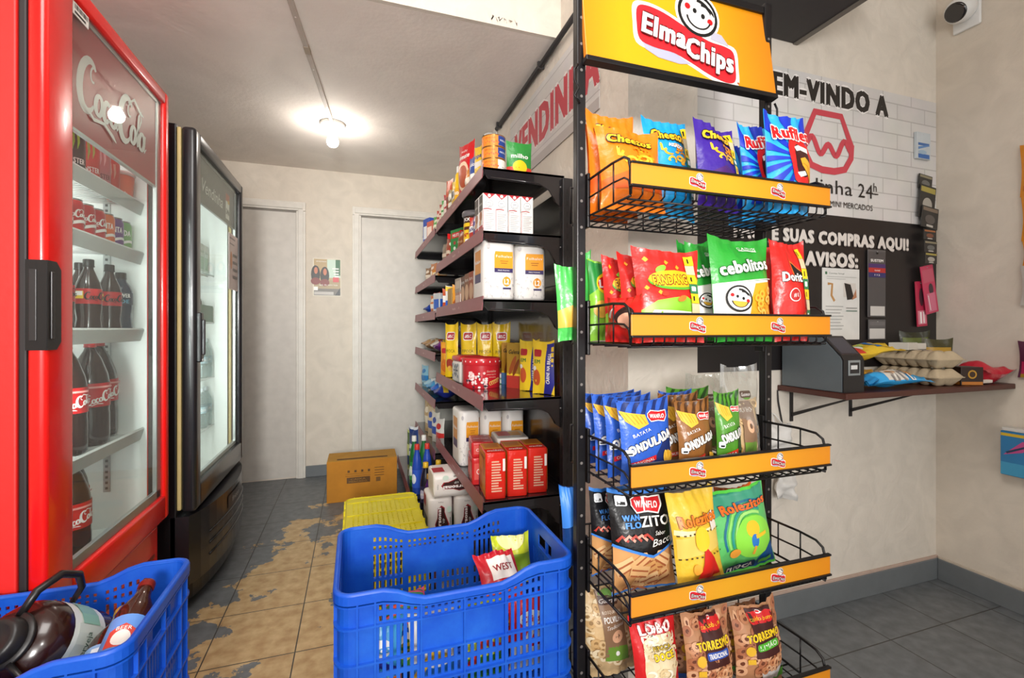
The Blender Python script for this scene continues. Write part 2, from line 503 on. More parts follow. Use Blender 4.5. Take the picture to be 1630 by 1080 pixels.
def plaster(name, hexc, rough=0.75, bump=0.25, sc1=7, sc2=60, var=0.06, stain=None):
    m, nt, b = node_mat(name); N = nt.nodes; L = nt.links
    tc = N.new('ShaderNodeTexCoord')
    n1 = N.new('ShaderNodeTexNoise'); n1.inputs['Scale'].default_value = sc1; n1.inputs['Detail'].default_value = 6; n1.inputs['Distortion'].default_value = 1.2
    n2 = N.new('ShaderNodeTexNoise'); n2.inputs['Scale'].default_value = sc2; n2.inputs['Detail'].default_value = 3
    L.new(tc.outputs['Object'], n1.inputs['Vector']); L.new(tc.outputs['Object'], n2.inputs['Vector'])
    r = N.new('ShaderNodeValToRGB'); c = lin(hexc)
    r.color_ramp.elements[0].color = (*[x * (1 - var) for x in c[:3]], 1); r.color_ramp.elements[0].position = 0.3
    r.color_ramp.elements[1].color = (*[min(1, x * (1 + var)) for x in c[:3]], 1); r.color_ramp.elements[1].position = 0.7
    L.new(n1.outputs['Fac'], r.inputs['Fac']); L.new(r.outputs['Color'], b.inputs['Base Color'])
    ad = N.new('ShaderNodeMath'); ad.operation = 'MULTIPLY_ADD'; ad.inputs[1].default_value = 0.35
    L.new(n2.outputs['Fac'], ad.inputs[0]); L.new(n1.outputs['Fac'], ad.inputs[2])
    bp = N.new('ShaderNodeBump'); bp.inputs['Strength'].default_value = bump; bp.inputs['Distance'].default_value = 0.012
    L.new(ad.outputs[0], bp.inputs['Height']); L.new(bp.outputs['Normal'], b.inputs['Normal'])
    b.inputs['Roughness'].default_value = rough
    return m

def floor_material():
    m, nt, b = node_mat('worn_tile_floor'); N = nt.nodes; L = nt.links
    tc = N.new('ShaderNodeTexCoord')
    sep = N.new('ShaderNodeSeparateXYZ'); L.new(tc.outputs['Object'], sep.inputs[0])
    def math(op, a, bb=None, clamp=False):
        n = N.new('ShaderNodeMath'); n.operation = op; n.use_clamp = clamp
        for i, q in enumerate((a, bb)):
            if q is None: continue
            if isinstance(q, (int, float)): n.inputs[i].default_value = q
            else: L.new(q, n.inputs[i])
        return n.outputs[0]
    # grout lines: distance to the nearest line of a 0.31 x 0.327 m grid
    def line(ax, off, size):
        t = math('DIVIDE', math('SUBTRACT', ax, off), size)
        fr = math('FRACT', math('ADD', t, 100.5))
        return math('MULTIPLY', math('ABSOLUTE', math('SUBTRACT', fr, 0.5)), size)
    d = math('MINIMUM', line(sep.outputs[0], -0.215, 0.310), line(sep.outputs[1], 1.895, 0.327))
    grout = math('LESS_THAN', d, 0.0022)
    # worn patches: noise + where people walk (corridor middle)
    n1 = N.new('ShaderNodeTexNoise'); n1.inputs['Scale'].default_value = 3.9; n1.inputs['Detail'].default_value = 9; n1.inputs['Roughness'].default_value = 0.62
    L.new(tc.outputs['Object'], n1.inputs['Vector'])
    gx_ = math('MULTIPLY', math('SUBTRACT', sep.outputs[0], -0.16), 1 / 0.42)
    gy_ = math('MULTIPLY', math('SUBTRACT', sep.outputs[1], 1.80), 1 / 1.25)
    rr = math('ADD', math('MULTIPLY', gx_, gx_), math('MULTIPLY', gy_, gy_))
    walk = math('SUBTRACT', 0.235, math('MULTIPLY', rr, 0.17))
    walk = math('MAXIMUM', walk, -0.165)
    mask = math('GREATER_THAN', math('ADD', n1.outputs['Fac'], walk), 0.56)
    n2 = N.new('ShaderNodeTexNoise'); n2.inputs['Scale'].default_value = 22; n2.inputs['Detail'].default_value = 6
    L.new(tc.outputs['Object'], n2.inputs['Vector'])
    def ramp(fac, a, c, p0=0.3, p1=0.7):
        r = N.new('ShaderNodeValToRGB'); r.color_ramp.elements[0].color = lin(a); r.color_ramp.elements[1].color = lin(c)
        r.color_ramp.elements[0].position = p0; r.color_ramp.elements[1].position = p1
        L.new(fac, r.inputs['Fac']); return r.outputs['Color']
    beige = ramp(n2.outputs['Fac'], 'a8875c', 'c9ae82')
    grey = ramp(n2.outputs['Fac'], '5d6164', '73777a')
    def mix(f, a, c):
        n = N.new('ShaderNodeMix'); n.data_type = 'RGBA'
        L.new(f, n.inputs[0]); L.new(a, n.inputs[6]) ; 
        if isinstance(c, tuple): n.inputs[7].default_value = c
        else: L.new(c, n.inputs[7])
        return n.outputs[2]
    col = mix(mask, grey, beige)
    col = mix(grout, col, lin('3c3a37'))
    L.new(col, b.inputs['Base Color'])
    b.inputs['Roughness'].default_value = 0.42
    hgt = math('ADD', math('MULTIPLY', math('MINIMUM', d, 0.004), 120), math('MULTIPLY', n2.outputs['Fac'], 0.2))
    hgt = math('SUBTRACT', hgt, math('MULTIPLY', mask, 0.12))
    bp = N.new('ShaderNodeBump'); bp.inputs['Strength'].default_value = 0.35; bp.inputs['Distance'].default_value = 0.003
    L.new(hgt, bp.inputs['Height']); L.new(bp.outputs['Normal'], b.inputs['Normal'])
    return m

def struct(name, mb, parent=None):
    o = mb.build(name, parent)
    if parent is None: o['kind'] = 'structure'
    return o

YB, YS, XV, XR, ZC = 4.11, 1.484, 0.87, 2.654, 2.5
YPIL, XPIL, YLIN, ZH = 1.366, 1.154, 1.93, 3.1
M_WALL = plaster('white_wall_plaster', 'dad0c2')
M_ROUGH = plaster('rough_white_plaster', 'ddd5c9', 0.7, 0.5, 9, 40)
M_CEIL = plaster('ceiling_plaster', 'efe7df', 0.8, 0.3, 3, 50, 0.05)
M_FLOOR = floor_material()
M_GREYPAINT = mat('6d7275', 0.5, 0, 0.1, 20)

mb = MB(); mb.box(-1.62, -2.6, -0.08, 2.9, 4.3, 0, M_FLOOR); struct('floor', mb)
mb = MB(); mb.box(-1.62, YB, 0, 1.0, YB + 0.12, ZH, M_WALL); struct('wall_back', mb)
mb = MB(); mb.box(-1.62, -2.6, 0, -1.5, YB, ZH, M_WALL); struct('wall_left', mb)
mb = MB(); mb.box(XV, 1.6, 0, XV + 0.12, YB, ZH, M_ROUGH); struct('wall_partition', mb)
mb = MB(); mb.box(XV, YPIL, 0, XPIL, 1.6, ZH, M_ROUGH); struct('wall_pillar', mb)
mb = MB(); mb.box(XPIL, YS, 0, XR + 0.12, YS + 0.12, ZH, M_ROUGH); struct('wall_sign_side', mb)
mb = MB(); mb.box(XR, -2.6, 0, XR + 0.12, YS, ZH, M_WALL); struct('wall_right', mb)
mb = MB(); mb.box(-1.5, YLIN, ZC, XV, YB, ZC + 0.1, M_CEIL); struct('ceiling', mb)
mb = MB(); mb.box(-1.5, YLIN - 0.02, ZC, XV, YLIN, ZH, M_ROUGH)
# chipped plaster low on the lintel
rnd = random.Random(4)
for k in range(9):
    x = 0.555 + 0.012 * k + rnd.uniform(-.004, .004)
    mb.add([(x + rnd.uniform(-.01, .01), YLIN - 0.0215, ZC + 0.012 + rnd.uniform(0, .03)) for q in range(4)], [(0, 1, 2, 3)], ink(rnd.choice(['5b5048', '8a7a68', '3d352f'])))
struct('trim_1', mb)                                         # dropped lintel where the corridor ceiling begins
mb = MB(); mb.box(-1.5, -2.6, ZH, XR, YLIN, ZH + 0.1, M_CEIL); struct('ceiling_shop', mb)

# doors in the back wall: leaf, frame, grey strip painted as the shadow gap at the head
M_DOOR = mat('d3cec6', 0.45, 0, 0.03, 5)
M_FRAME = mat('dcd7ce', 0.45)
def door(name, x0, x1, fl, fr):
    t = bpy.data.objects.new(name, None); C.objects.link(t); t['kind'] = 'structure'; t.location = ((x0 + x1) / 2, YB, 0)
    xc = (x0 + x1) / 2
    mb = MB(); mb.box(x0 - xc, -0.002, 0.012, x1 - xc, 0.0, 2.15, M_DOOR, 0.0); mb.build('door_leaf', t)
    mb = MB()
    a, b = x0 - xc, x1 - xc
    def jamb(p, q):
        mb.box(p, -0.0225, 0, q, 0.0, 2.148, M_FRAME, 0.003)
        mb.box(p + 0.014, -0.030, 0, q - 0.016, -0.02, 2.163, M_FRAME, 0.003)
    if fl: jamb(a - 0.07, a)
    if fr: jamb(b, b + 0.07)
    mb.box(a - (0.07 if fl else 0), -0.022, 2.15, b + (0.07 if fr else 0), 0.0, 2.22, M_FRAME, 0.004)
    mb.box(a - (0.05 if fl else 0), -0.030, 2.165, b + (0.05 if fr else 0), -0.02, 2.205, M_FRAME, 0.004)
    mb.box(a, -0.004, 2.135, b, -0.001, 2.15, mat('8d877f', 0.7))
    mb.build('door_frame', t)
door('door_1', -1.25, -0.455, True, True)
door('door_2', 0.041, 0.82, True, False)

mb = MB(); mb.box(-0.385, YB - 0.012, 0, -0.03, YB, 0.09, M_GREYPAINT, 0.003); struct('baseboard_back', mb)
mb = MB(); mb.box(XPIL, YS - 0.012, 0, XR, YS, 0.10, M_GREYPAINT, 0.003)
mb.box(XPIL, YS - 0.008, 0.098, XR, YS, 0.112, mat('b9a294', 0.9, 0, 0.6, 50), 0.003); struct('baseboard_sign_side', mb)
mb = MB(); mb.box(XR - 0.012, -2.6, 0, XR, YS - 0.012, 0.10, M_GREYPAINT, 0.003)
mb.box(XR - 0.008, -2.6, 0.098, XR, YS - 0.012, 0.110, mat('c2b6a6', 0.9, 0, 0.6, 50), 0.003); struct('baseboard_right', mb)

# ceiling conduit, dark tube, lamp
mb = MB(); P0, P1 = Vector((-0.25, 1.9505, ZC - 0.008)), Vector((-0.142, 3.12, ZC - 0.008))
dv = (P1 - P0); L_ = dv.length; ang = atan2(-dv.x, dv.y)
Mx = Matrix.Translation(P0) @ Matrix.Rotation(ang, 4, 'Z')
mb.box(-0.011, 0, -0.008, 0.011, L_, 0.008, mat('b9aea3', 0.6), 0.002, M=Mx)
mb.box(-0.0125, 0.36, -0.0095, 0.0125, 0.42, 0.0079, mat('a3937f', 0.6), 0.002, M=Mx)
for k in range(3): mb.lathe([(0.004, -0.0095), (0.003, -0.0105), (0, -0.011)], mat('e8e2d8', 0.4), 8, M=Mx @ Matrix.Translation((0, 0.15 + 0.4 * k, 0)))
tag(mb.build('cable_duct'), 'thin beige cable duct on the corridor ceiling ending at the bulb socket', 'cable duct')

lamp = thing('ceiling_lamp', 'lit white bulb in a porcelain socket on the corridor ceiling', 'lamp', (-0.14, 3.157, ZC))
mb = MB(); mb.lathe([(0.075, -0.002), (0.077, -0.010), (0.068, -0.018), (0.045, -0.028), (0.034, -0.045), (0.032, -0.066), (0.024, -0.068), (0.0, -0.068)], mat('e6e2da', 0.3), 28); mb.build('socket_base', lamp)
mb = MB(); mb.lathe([(0.016, -0.066), (0.018, -0.075), (0.030, -0.092), (0.036, -0.112), (0.033, -0.130), (0.022, -0.144), (0.0, -0.150)], mat('fff6ec', 0.3, emit=85.0, var=0), 24); mb.build('bulb', lamp)
mb = MB(); mb.tube([(0.845, 1.62, ZC - 0.02), (0.85, 2.2, ZC - 0.02), (0.853, 2.86, ZC - 0.02)], 0.0125, mat('2d2b2b', 0.5), 10)
for y in (2.1, 2.8): mb.box(0.835, y, ZC - 0.035, 0.87, y + 0.012, ZC, mat('3a3838', 0.5), 0.002)
tag(mb.build('wall_conduit'), 'dark round conduit running along the top of the side wall above the shelving', 'conduit')

# notice on the back wall (A4)
mb = MB(); px0, px1, pz0, pz1 = -0.333, -0.117, 1.468, 1.778
mb.box(px0, YB - 0.003, pz0, px1, YB - 0.0005, pz1, mat('e8e1d2', 0.5))
it = R(px0 + .008, pz0 + .008, px1 - .006, pz1 - .006, ink('b99f74')) + R(-0.225, 1.62, -0.124, 1.77, ink('c7dccb')) + R(-0.16, 1.64, -0.124, 1.77, ink('2f6b47'))
it += R(px0 + .008, pz0 + .008, px1 - .006, 1.58, ink('6b6660')) + R(px0 + .008, 1.53, px1 - .006, 1.60, ink('a8946f'))
for cx, cy in ((-0.312, 1.665), (-0.243, 1.655)):
    it += E(cx, cy - .02, .034, .075, ink('2a2522'), 18) + E(cx + .002, cy + .012, .014, .028, ink('c9795a'), 14) + E(cx, cy - .075, .036, .03, ink('7e2f2a'), 14)
it += T('VENDINHA', -0.27, 1.752, .010, WHITE, w=.08) + T('app da mini loja', -0.215, 1.562, .012, WHITE, w=.14) + R(-.18, 1.585, -.135, 1.625, ink('cf4a50'))
it += R(-.325, 1.515, -.295, 1.545, WHITE) + POLY([(-.165, 1.476), (-.124, 1.476), (-.124, 1.54)], ink('23282c')) + R(-.322, 1.48, -.175, 1.505, ink('b9b4ae'))
for k in range(4): it += R(-.185 + .006 * k, 1.69 - .022 * k, -.135, 1.70 - .022 * k, WHITE)
mb.pr(it, m_front(YB - 0.003), eps=0.0002)
tag(mb.build('poster'), 'small poster with two long-haired people on the back wall between the two doors', 'poster')

# ================================================================ refrigerators
M_COLA = mat('27100c', 0.12, 0, 0, 40, 0.02, coat=0.3)
M_GLASS = glass_mat('door_glass', 'f4f8f6', 1.5, 0.0, 0.0, 0.03)
M_WHITEIN = mat('e3e6e3', 0.4, 0, 0, 20, 0.02)
M_STEEL = mat('b9bcbb', 0.35, 0.7, 0, 20, 0.03)
M_GASKET = mat('231d1e', 0.6)

def script_cola(s, m):
    """flowing script wordmark, about 2*s wide, drawn as pen strokes"""
    def let_C(x, k):
        p = arc(x, 0.05 * s, 0.24 * s * k, 0.40 * s * k, 50, 320, 18)
        n = len(p); wd = [(0.05 + 0.12 * sin(pi * min(1, i / (n - 1)))) * s * k for i in range(n)]
        o = S(p, wd, m)
        o += S(arc(x + 0.10 * s * k, 0.27 * s * k, 0.08 * s * k, 0.12 * s * k, 60, 300, 8), 0.04 * s * k, m)
        return o
    def ring(x, k=1.0):
        p = arc(x, -0.13 * s, 0.10 * s * k, 0.155 * s, 0, 360, 18); n = len(p)
        return S(p, [(0.065 + 0.05 * abs(cos(2 * pi * i / (n - 1)))) * s for i in range(n)], m)
    def cc(x):
        p = arc(x, -0.13 * s, 0.10 * s, 0.155 * s, 50, 320, 12); n = len(p)
        return S(p, [(0.06 + 0.06 * sin(pi * i / (n - 1))) * s for i in range(n)], m)
    def aa(x):
        return ring(x) + S([(x + 0.11 * s, 0.03 * s), (x + 0.105 * s, -0.2 * s), (x + 0.14 * s, -0.28 * s), (x + 0.2 * s, -0.2 * s)], [0.08 * s, 0.075 * s, 0.06 * s, 0.02 * s], m)
    def ll(x):
        return S([(x - 0.02 * s, -0.1 * s), (x + 0.10 * s, 0.25 * s), (x + 0.07 * s, 0.42 * s), (x + 0.0 * s, 0.3 * s), (x - 0.005 * s, -0.15 * s), (x + 0.03 * s, -0.28 * s), (x + 0.1 * s, -0.2 * s)], [0.02 * s, 0.04 * s, 0.04 * s, 0.06 * s, 0.08 * s, 0.06 * s, 0.02 * s], m)
    it = let_C(-0.78 * s, 1.0) + ring(-0.46 * s) + cc(-0.22 * s) + aa(0.0 * s)
    it += S([(0.17 * s, -0.02 * s), (0.27 * s, 0.0)], 0.06 * s, m)
    it += let_C(0.42 * s, 1.0) + ring(0.70 * s, 0.9) + ll(0.86 * s) + aa(1.04 * s)
    it += S([(-0.86 * s, -0.30 * s), (-0.6 * s, -0.42 * s), (-0.3 * s, -0.36 * s), (0.0 * s, -0.46 * s), (0.12 * s, -0.52 * s)], [0.02 * s, 0.06 * s, 0.05 * s, 0.07 * s, 0.01 * s], m)
    it += S([(0.40 * s, 0.36 * s), (0.62 * s, 0.52 * s), (0.85 * s, 0.40 * s), (1.02 * s, 0.36 * s)], [0.02 * s, 0.06 * s, 0.06 * s, 0.02 * s], m)
    return [([(x - 0.1 * s + 0.16 * y, y) for x, y in v], f, mm) for v, f, mm in it]

def shell(mb, xb, xf, y0, y1, z0, z1, th, m_out, m_in, back=0.05, top=0.06, bot=0.06):
    """open-fronted cabinet shell, front towards +x"""
    mb.box(xb, y0, z0, xf, y0 + th, z1, m_out, 0.004)
    mb.box(xb, y1 - th, z0, xf, y1, z1, m_out, 0.004)
    mb.box(xb, y0 + th, z0, xb + back, y1 - th, z1, m_out)
    mb.box(xb + back, y0 + th, z1 - top, xf, y1 - th, z1, m_out)
    mb.box(xb + back, y0 + th, z0, xf, y1 - th, z0 + bot, m_out)
def liner(xb, xf, y0, y1, z0, z1, m):
    mb = MB(); t = 0.002
    mb.box(xb, y0, z0, xb + t, y1, z1, m); mb.box(xb, y0, z0, xf, y0 + t, z1, m); mb.box(xb, y1 - t, z0, xf, y1, z1, m)
    mb.box(xb, y0, z0, xf, y1, z0 + t, m); mb.box(xb, y0, z1 - t, xf, y1, z1, m)
    return mb

# ---------------- red fridge: front plane x = FX, near side y = FY0
FX, FY0, FY1, FZ = -0.67, 1.385, 2.15, 2.11   # built at x = FX, stands 2 cm further back
M_REDF = mat('e01512', 0.25, 0, 0, 10, 0.02, coat=0.3)
M_REDS = mat('e2231f', 0.5, 0, 0.05, 60, 0.03)
rf = thing('drinks_fridge', 'tall red drinks fridge with a glass door and script lettering on its head panel', 'fridge', (-1.07, 1.715, 0))
TR = Matrix.Translation((1.05, -1.715, 0))
def put(mb, name, parent=rf):
    mb.v = [tuple(TR @ Vector(p)) for p in mb.v]
    return mb.build(name, parent)
mb = MB(); shell(mb, -1.42, -0.725, FY0, FY1, 0.03, FZ - 0.005, 0.045, M_REDS, M_WHITEIN, bot=0.43, top=0.10)
cab = put(mb, 'cabinet')
mb = MB(); mb.box(-0.735, FY0 + .02, 0.05, -0.70, FY1 - .02, 0.455, M_REDF, 0.012)
for k in range(7): mb.box(-0.702, FY0 + .06, 0.10 + .04 * k, -0.698, FY1 - .06, 0.115 + .04 * k, mat('7a0d0c', 0.5), 0.001)
put(mb, 'kick_panel')
mb = liner(-1.368, -0.727, FY0 + .047, FY1 - .047, 0.462, FZ - .107, M_WHITEIN); put(mb, 'interior_liner')
mb = MB(); mb.box(-0.724, FY0 + 0.004, 0.475, -0.708, FY0 + .05, FZ - .01, M_GASKET, 0.004)
mb.box(-0.724, FY1 - .05, 0.475, -0.708, FY1 - 0.004, FZ - .01, M_GASKET, 0.004)
mb.box(-0.724, FY0 + .05, 0.475, -0.708, FY1 - .05, .52, M_GASKET, 0.004); mb.box(-0.724, FY0 + .05, FZ - .06, -0.708, FY1 - .05, FZ - .01, M_GASKET, 0.004)
put(mb, 'gasket')
GY0, GY1, GZ0, GZ1 = FY0 + 0.118, FY1 - 0.042, 0.565, FZ - 0.05
mb = MB()
for (a, b_, c, d) in ((FY0, GY0, 0.47, FZ), (GY1, FY1, 0.47, FZ)): mb.box(-0.708, a, c, FX, b_, d, M_REDF, 0.013, 4)
mb.box(-0.707, GY0 - .01, 0.471, FX - .001, GY1 + .01, GZ0, M_REDF, 0.010, 4); mb.box(-0.707, GY0 - .01, GZ1, FX - .001, GY1 + .01, FZ - .001, M_REDF, 0.010, 4)
dr = put(mb, 'door')
mb = MB(); a = 0.014   # aluminium spacer frame inside the glass
for (y0, y1, z0, z1) in ((GY0, GY0 + a, GZ0, GZ1), (GY1 - a * 2.6, GY1, GZ0, GZ1), (GY0, GY1, GZ0, GZ0 + a * 2), (GY0, GY1, GZ1 - a, GZ1)):
    mb.box(-0.700, y0, z0, -0.686, y1, z1, M_STEEL, 0.002)
put(mb, 'spacer_frame', dr)
mb = MB(); mb.box(-0.6835, GY0 - .005, GZ0 - .005, -0.680, GY1 + .005, GZ1 + .005, M_GLASS); put(mb, 'glass_pane', dr)
# red head panel behind the glass with white script
mb = MB(); mb.box(-0.699, GY0 + .002, 1.735, -0.690, GY1 - .002, GZ1 - .002, mat('b3151c', 0.35, 0, 0, 10, 0.02))
mb.box(-0.699, GY0 + .002, 1.728, -0.688, GY1 - .002, 1.735, M_STEEL)
it = shift(script_cola(0.185, ink('f1e9e6')), 1.775 - 0.0, 1.873)
mb.pr(it, lambda x, y, e: (-0.690 + e, x, y), eps=0.0003); put(mb, 'head_panel', dr)
mb = MB(); mb.box(-0.681, GY0 + .012, FZ - .085, -0.6785, GY0 + .085, FZ - .052, WHITE)
rnd = random.Random(3)
for k in range(16): mb.box(-0.6786, GY0 + .018 + k * .004, FZ - .068, -0.6782, GY0 + .0195 + k * .004 + rnd.choice([0, .001]), FZ - .056, BLACK)
mb.box(-0.6786, GY0 + .018, FZ - .08, -0.6782, GY0 + .07, FZ - .074, BLACK)
put(mb, 'barcode_sticker', dr)
# recessed black pull handle wrapping the near stile
mb = MB(); hz0, hz1 = 1.150, 1.362
M_HB = mat('151314', 0.3, 0, 0, 10, 0.02)
mb.prism([(-0.7075, hz0), (-0.672, hz0), (-0.6675, hz0 + .006), (-0.6675, hz1 - .006), (-0.672, hz1), (-0.7075, hz1)], 'y', FY0 - .003, FY0 + .03, M_HB)
mb.prism([(FY0 - .002, hz0), (FY0 + .034, hz0), (FY0 + .052, hz0 + .018), (FY0 + .052, hz1 - .018), (FY0 + .034, hz1), (FY0 - .002, hz1)], 'x', -0.68, -0.6665, M_HB)
mb.box(-0.700, FY0 - .005, hz0 + .022, -0.686, FY0 - .002, hz1 - .022, mat('2c2a2b', 0.25), 0.0014)
mb.box(-0.668, FY0 + .010, hz0 + .025, -0.6635, FY0 + .024, hz1 - .025, mat('242223', 0.25), 0.003)
put(mb, 'handle', dr)
# shelf uprights + shelves
for y in (FY1 - .052, FY0 + .049):
    for x in (-0.86, -1.2):
        mb = MB(); mb.box(x, y - .002, 0.60, x + .022, y + .003, 1.72, M_STEEL, 0.001)
        if y > 1.7:
            for k in range(56): mb.box(x + .007, y - .0028, 0.61 + .02 * k, x + .015, y - .0018, 0.619 + .02 * k, mat('4b4d4e', 0.5))
        put(mb, 'shelf_upright')
SHELVES = (1.655, 1.470, 1.185, 0.815)
M_RAIL = mat('c9cdca', 0.35)
for z in SHELVES:
    mb = MB()
    for k in range(26):
        y = FY0 + .065 + k * .0245
        mb.tube([(-1.35, y, z), (-0.750, y, z)], 0.0022, M_RAIL, 5)
    for x in (-1.34, -1.06, -0.78): mb.tube([(x, FY0 + .055, z - .004), (x, FY1 - .055, z - .004)], 0.003, M_RAIL, 5)
    sh = put(mb, 'shelf')
    mb = MB(); mb.prism([(-0.752, z - .028), (-0.746, z - .03), (-0.734, z + .012), (-0.738, z + .018), (-0.750, z + .006)], 'y', FY0 + .052, FY1 - .052, M_RAIL)
    put(mb, 'price_rail', sh)
mb = MB(); mb.box(-0.78, FY0 + .06, FZ - .125, -0.74, FY1 - .06, FZ - .108, mat('fdfdff', 0.3, emit=3.0, var=0)); put(mb, 'light_strip')
mb = MB()
for k in range(14): mb.box(-1.25 + .03 * k, FY0 + .14, FZ - .1085, -1.238 + .03 * k, FY1 - .14, FZ - .106, mat('8f9391', 0.5))
mb.box(-1.3, FY0 + .1, FZ - .135, -0.82, FY1 - .1, FZ - .1075, M_WHITEIN, 0.008)
for k in range(12): mb.box(-1.25 + .033 * k, FY0 + .16, FZ - .1365, -1.235 + .033 * k, FY1 - .16, FZ - .1345, mat('8f9391', 0.5))
put(mb, 'evaporator_cover')
area_light('fridge_light', (-0.80, 1.455, 1.25), (-1.15, 2.1, 1.2), 0.05, 12, (0.95, 1, 0.99), 1.25)

mb = MB(); mb.box(-0.778, FY0 + .048, .62, -0.760, FY0 + .056, 1.88, mat('fdfdff', 0.3, emit=3.0, var=0), .002); put(mb, 'light_strip')
# ---------------- drinks in the red fridge
DX = -0.812
def swoosh(r, y, m): return S([(x, y + 0.006 * sin(x / r * 2.2)) for x in [r * (-2 + .25 * k) for k in range(17)]], 0.009, m)
ORD = ['first', 'second', 'third', 'fourth', 'fifth', 'sixth', 'seventh', 'eighth', 'ninth', 'tenth']
def claw(r, y, m):
    return sum([S([(dx, y + .03), (dx + .002, y), (dx - .001, y - .028 + abs(dx) * .6)], [0.007, .006, .001], m) for dx in (-0.012, 0.0, 0.012)], [])
z1 = SHELVES[0] + .0025
def monster(body, cl, tx): return can_mb(0.033, 0.150, body, claw(.033, .10, cl) + T('MONSTER', 0, .045, .016, tx, w=.062, bold=.03), rot=0.55)
ROW1 = {101: 1.678, 121: 1.748, 145: 1.833, 163: 1.902, 180: 1.974}
def at_px(px, X=DX): return (X, ROW1[px])
for px, mbx, lab in ((101, can_mb(.033, .15, '8e1a20', T('MONSTER', 0, .045, .016, WHITE, w=.062), rot=.5), 'tall dark red drink can nearest the door handle on the top fridge shelf'),
                     (121, monster('17191a', ink('8be234'), WHITE), 'tall black energy drink can with green claw marks on the top fridge shelf'),
                     (145, monster('c9332b', ink('9fc94a'), WHITE), 'tall red energy drink can with green claw marks on the top fridge shelf'),
                     (163, monster('c98a93', ink('efd9dc'), ink('7d3d49')), 'tall pink energy drink can with pale claw marks on the top fridge shelf'),
                     (180, can_mb(.030, .132, 'cf3425', claw(.03, .08, ink('e8b9a0')), rot=.5), 'plain red can between the pink can and the orange tub in the fridge')):
    x, y = at_px(px)
    tag(mbx.build('drink_can', None, (x, y, z1)), lab, 'drink can', 'energy drink cans on the top fridge shelf')
tub = thing('drink_tub', 'orange plastic tub with a white lid at the far end of the top fridge shelf', 'tub', (DX, 2.053, z1))
mb = MB(); mb.lathe([(.036, 0), (.0365, .005), (.043, .098)], mat('e2653c', 0.4), 22); mb.pr(T('fresh', 0, .03, .012, WHITE, w=.04, bold=.03), m_cyl(.0395, .4), cyl_cuts(.039), eps=.001); mb.build('cup', tub)
mb = MB(); mb.lathe([(.044, .095), (.0465, .098), (.0465, .106), (.044, .110), (.040, .108), (0, .108)], mat('eceae4', 0.4), 22); mb.build('lid', tub)

z2 = SHELVES[1] + .0025
def cola_can(): return can_mb(.0303, .118, 'c4121a', shift(script_cola(.028, WHITE), 0, .072) + swoosh(.0315, .045, WHITE), rot=.6)
cc0 = None
for i, px in enumerate((108, 128, 146, 163)):
    x, y = DX, 1.684 + .0635 * i
    lab = ORD[i] + ' red cola can counted from the door handle side, second fridge shelf'
    if cc0 is None: cc0 = tag(cola_can().build('cola_can', None, (x, y, z2)), lab, 'drink can', 'red cola cans on the second fridge shelf')
    else: dup(cc0, (x, y, z2), (0, 0, .1 * i), lab)
for px, body, txt, lab in ((178, 'e56a26', 'FANTA', 'orange soda can next to the red cola cans on the second fridge shelf'), (193, '6d3f86', 'FANTA', 'purple soda can on the second fridge shelf'), (207, '7fb06c', 'SODA', 'pale green soda can at the far end of the second fridge shelf')):
    x, y = DX, {178: 1.938, 193: 2.0015, 207: 2.065}[px]
    tag(can_mb(.0303, .118, body, T(txt, 0, .075, .02, WHITE, w=.045, bold=.04) + swoosh(.0315, .04, WHITE), rot=.6).build('soda_can', None, (x, y, z2)), lab, 'drink can', 'soda cans on the second fridge shelf')

M_CAPR = mat('d5141b', 0.35); M_CAPK = mat('1a1718', 0.35)
z3 = SHELVES[2] + .0025
def cola600(cap): return bottle_mb([(.027, 0), (.033, .006), (.0335, .02), (.030, .045), (.0335, .075), (.0335, .14), (.030, .158), (.016, .195), (.0125, .205), (.0125, .217)], M_COLA, cap, .018, .0145,
                              (.034, .092, .140, mat('cf161d', 0.4)), shift(script_cola(.028, BLACK), .012, .116) + R(-.045, .108, -.022, .132, YEL) + R(-.043, .118, -.024, .131, WHITE), rot=.5)
b6 = None
for i, (y, dx) in enumerate(((1.69, 0), (1.80, -.07), (1.845, 0), (1.95, -.07), (1.978, 0.0))):
    X = DX + dx
    lab = ORD[i] + ' small cola bottle counted from the handle side of the middle fridge shelf'
    p = (X, y, z3)
    if b6 is None: b6 = tag(cola600(M_CAPK).build('cola_bottle', None, p), lab, 'bottle', 'small cola bottles on the middle fridge shelf')
    else: dup(b6, p, (0, 0, .12 * (i % 3)), lab)
mbx = bottle_mb([(.028, 0), (.034, .006), (.035, .02), (.031, .06), (.035, .09), (.035, .15), (.028, .17), (.017, .185), (.0155, .20)], mat('23344a', .15, coat=.3), M_CAPK, .017, .0165, (.0355, .10, .145, mat('2c3c50', .4)), T('POWER', 0, .133, .014, WHITE, w=.05, bold=.04) + T('ADE', 0, .112, .013, ink('6fb7d6'), w=.04, bold=.03), rot=.5)
tag(mbx.build('sports_drink_bottle', None, (DX, 2.06, z3)), 'dark blue sports drink bottle at the far end of the middle fridge shelf', 'bottle')

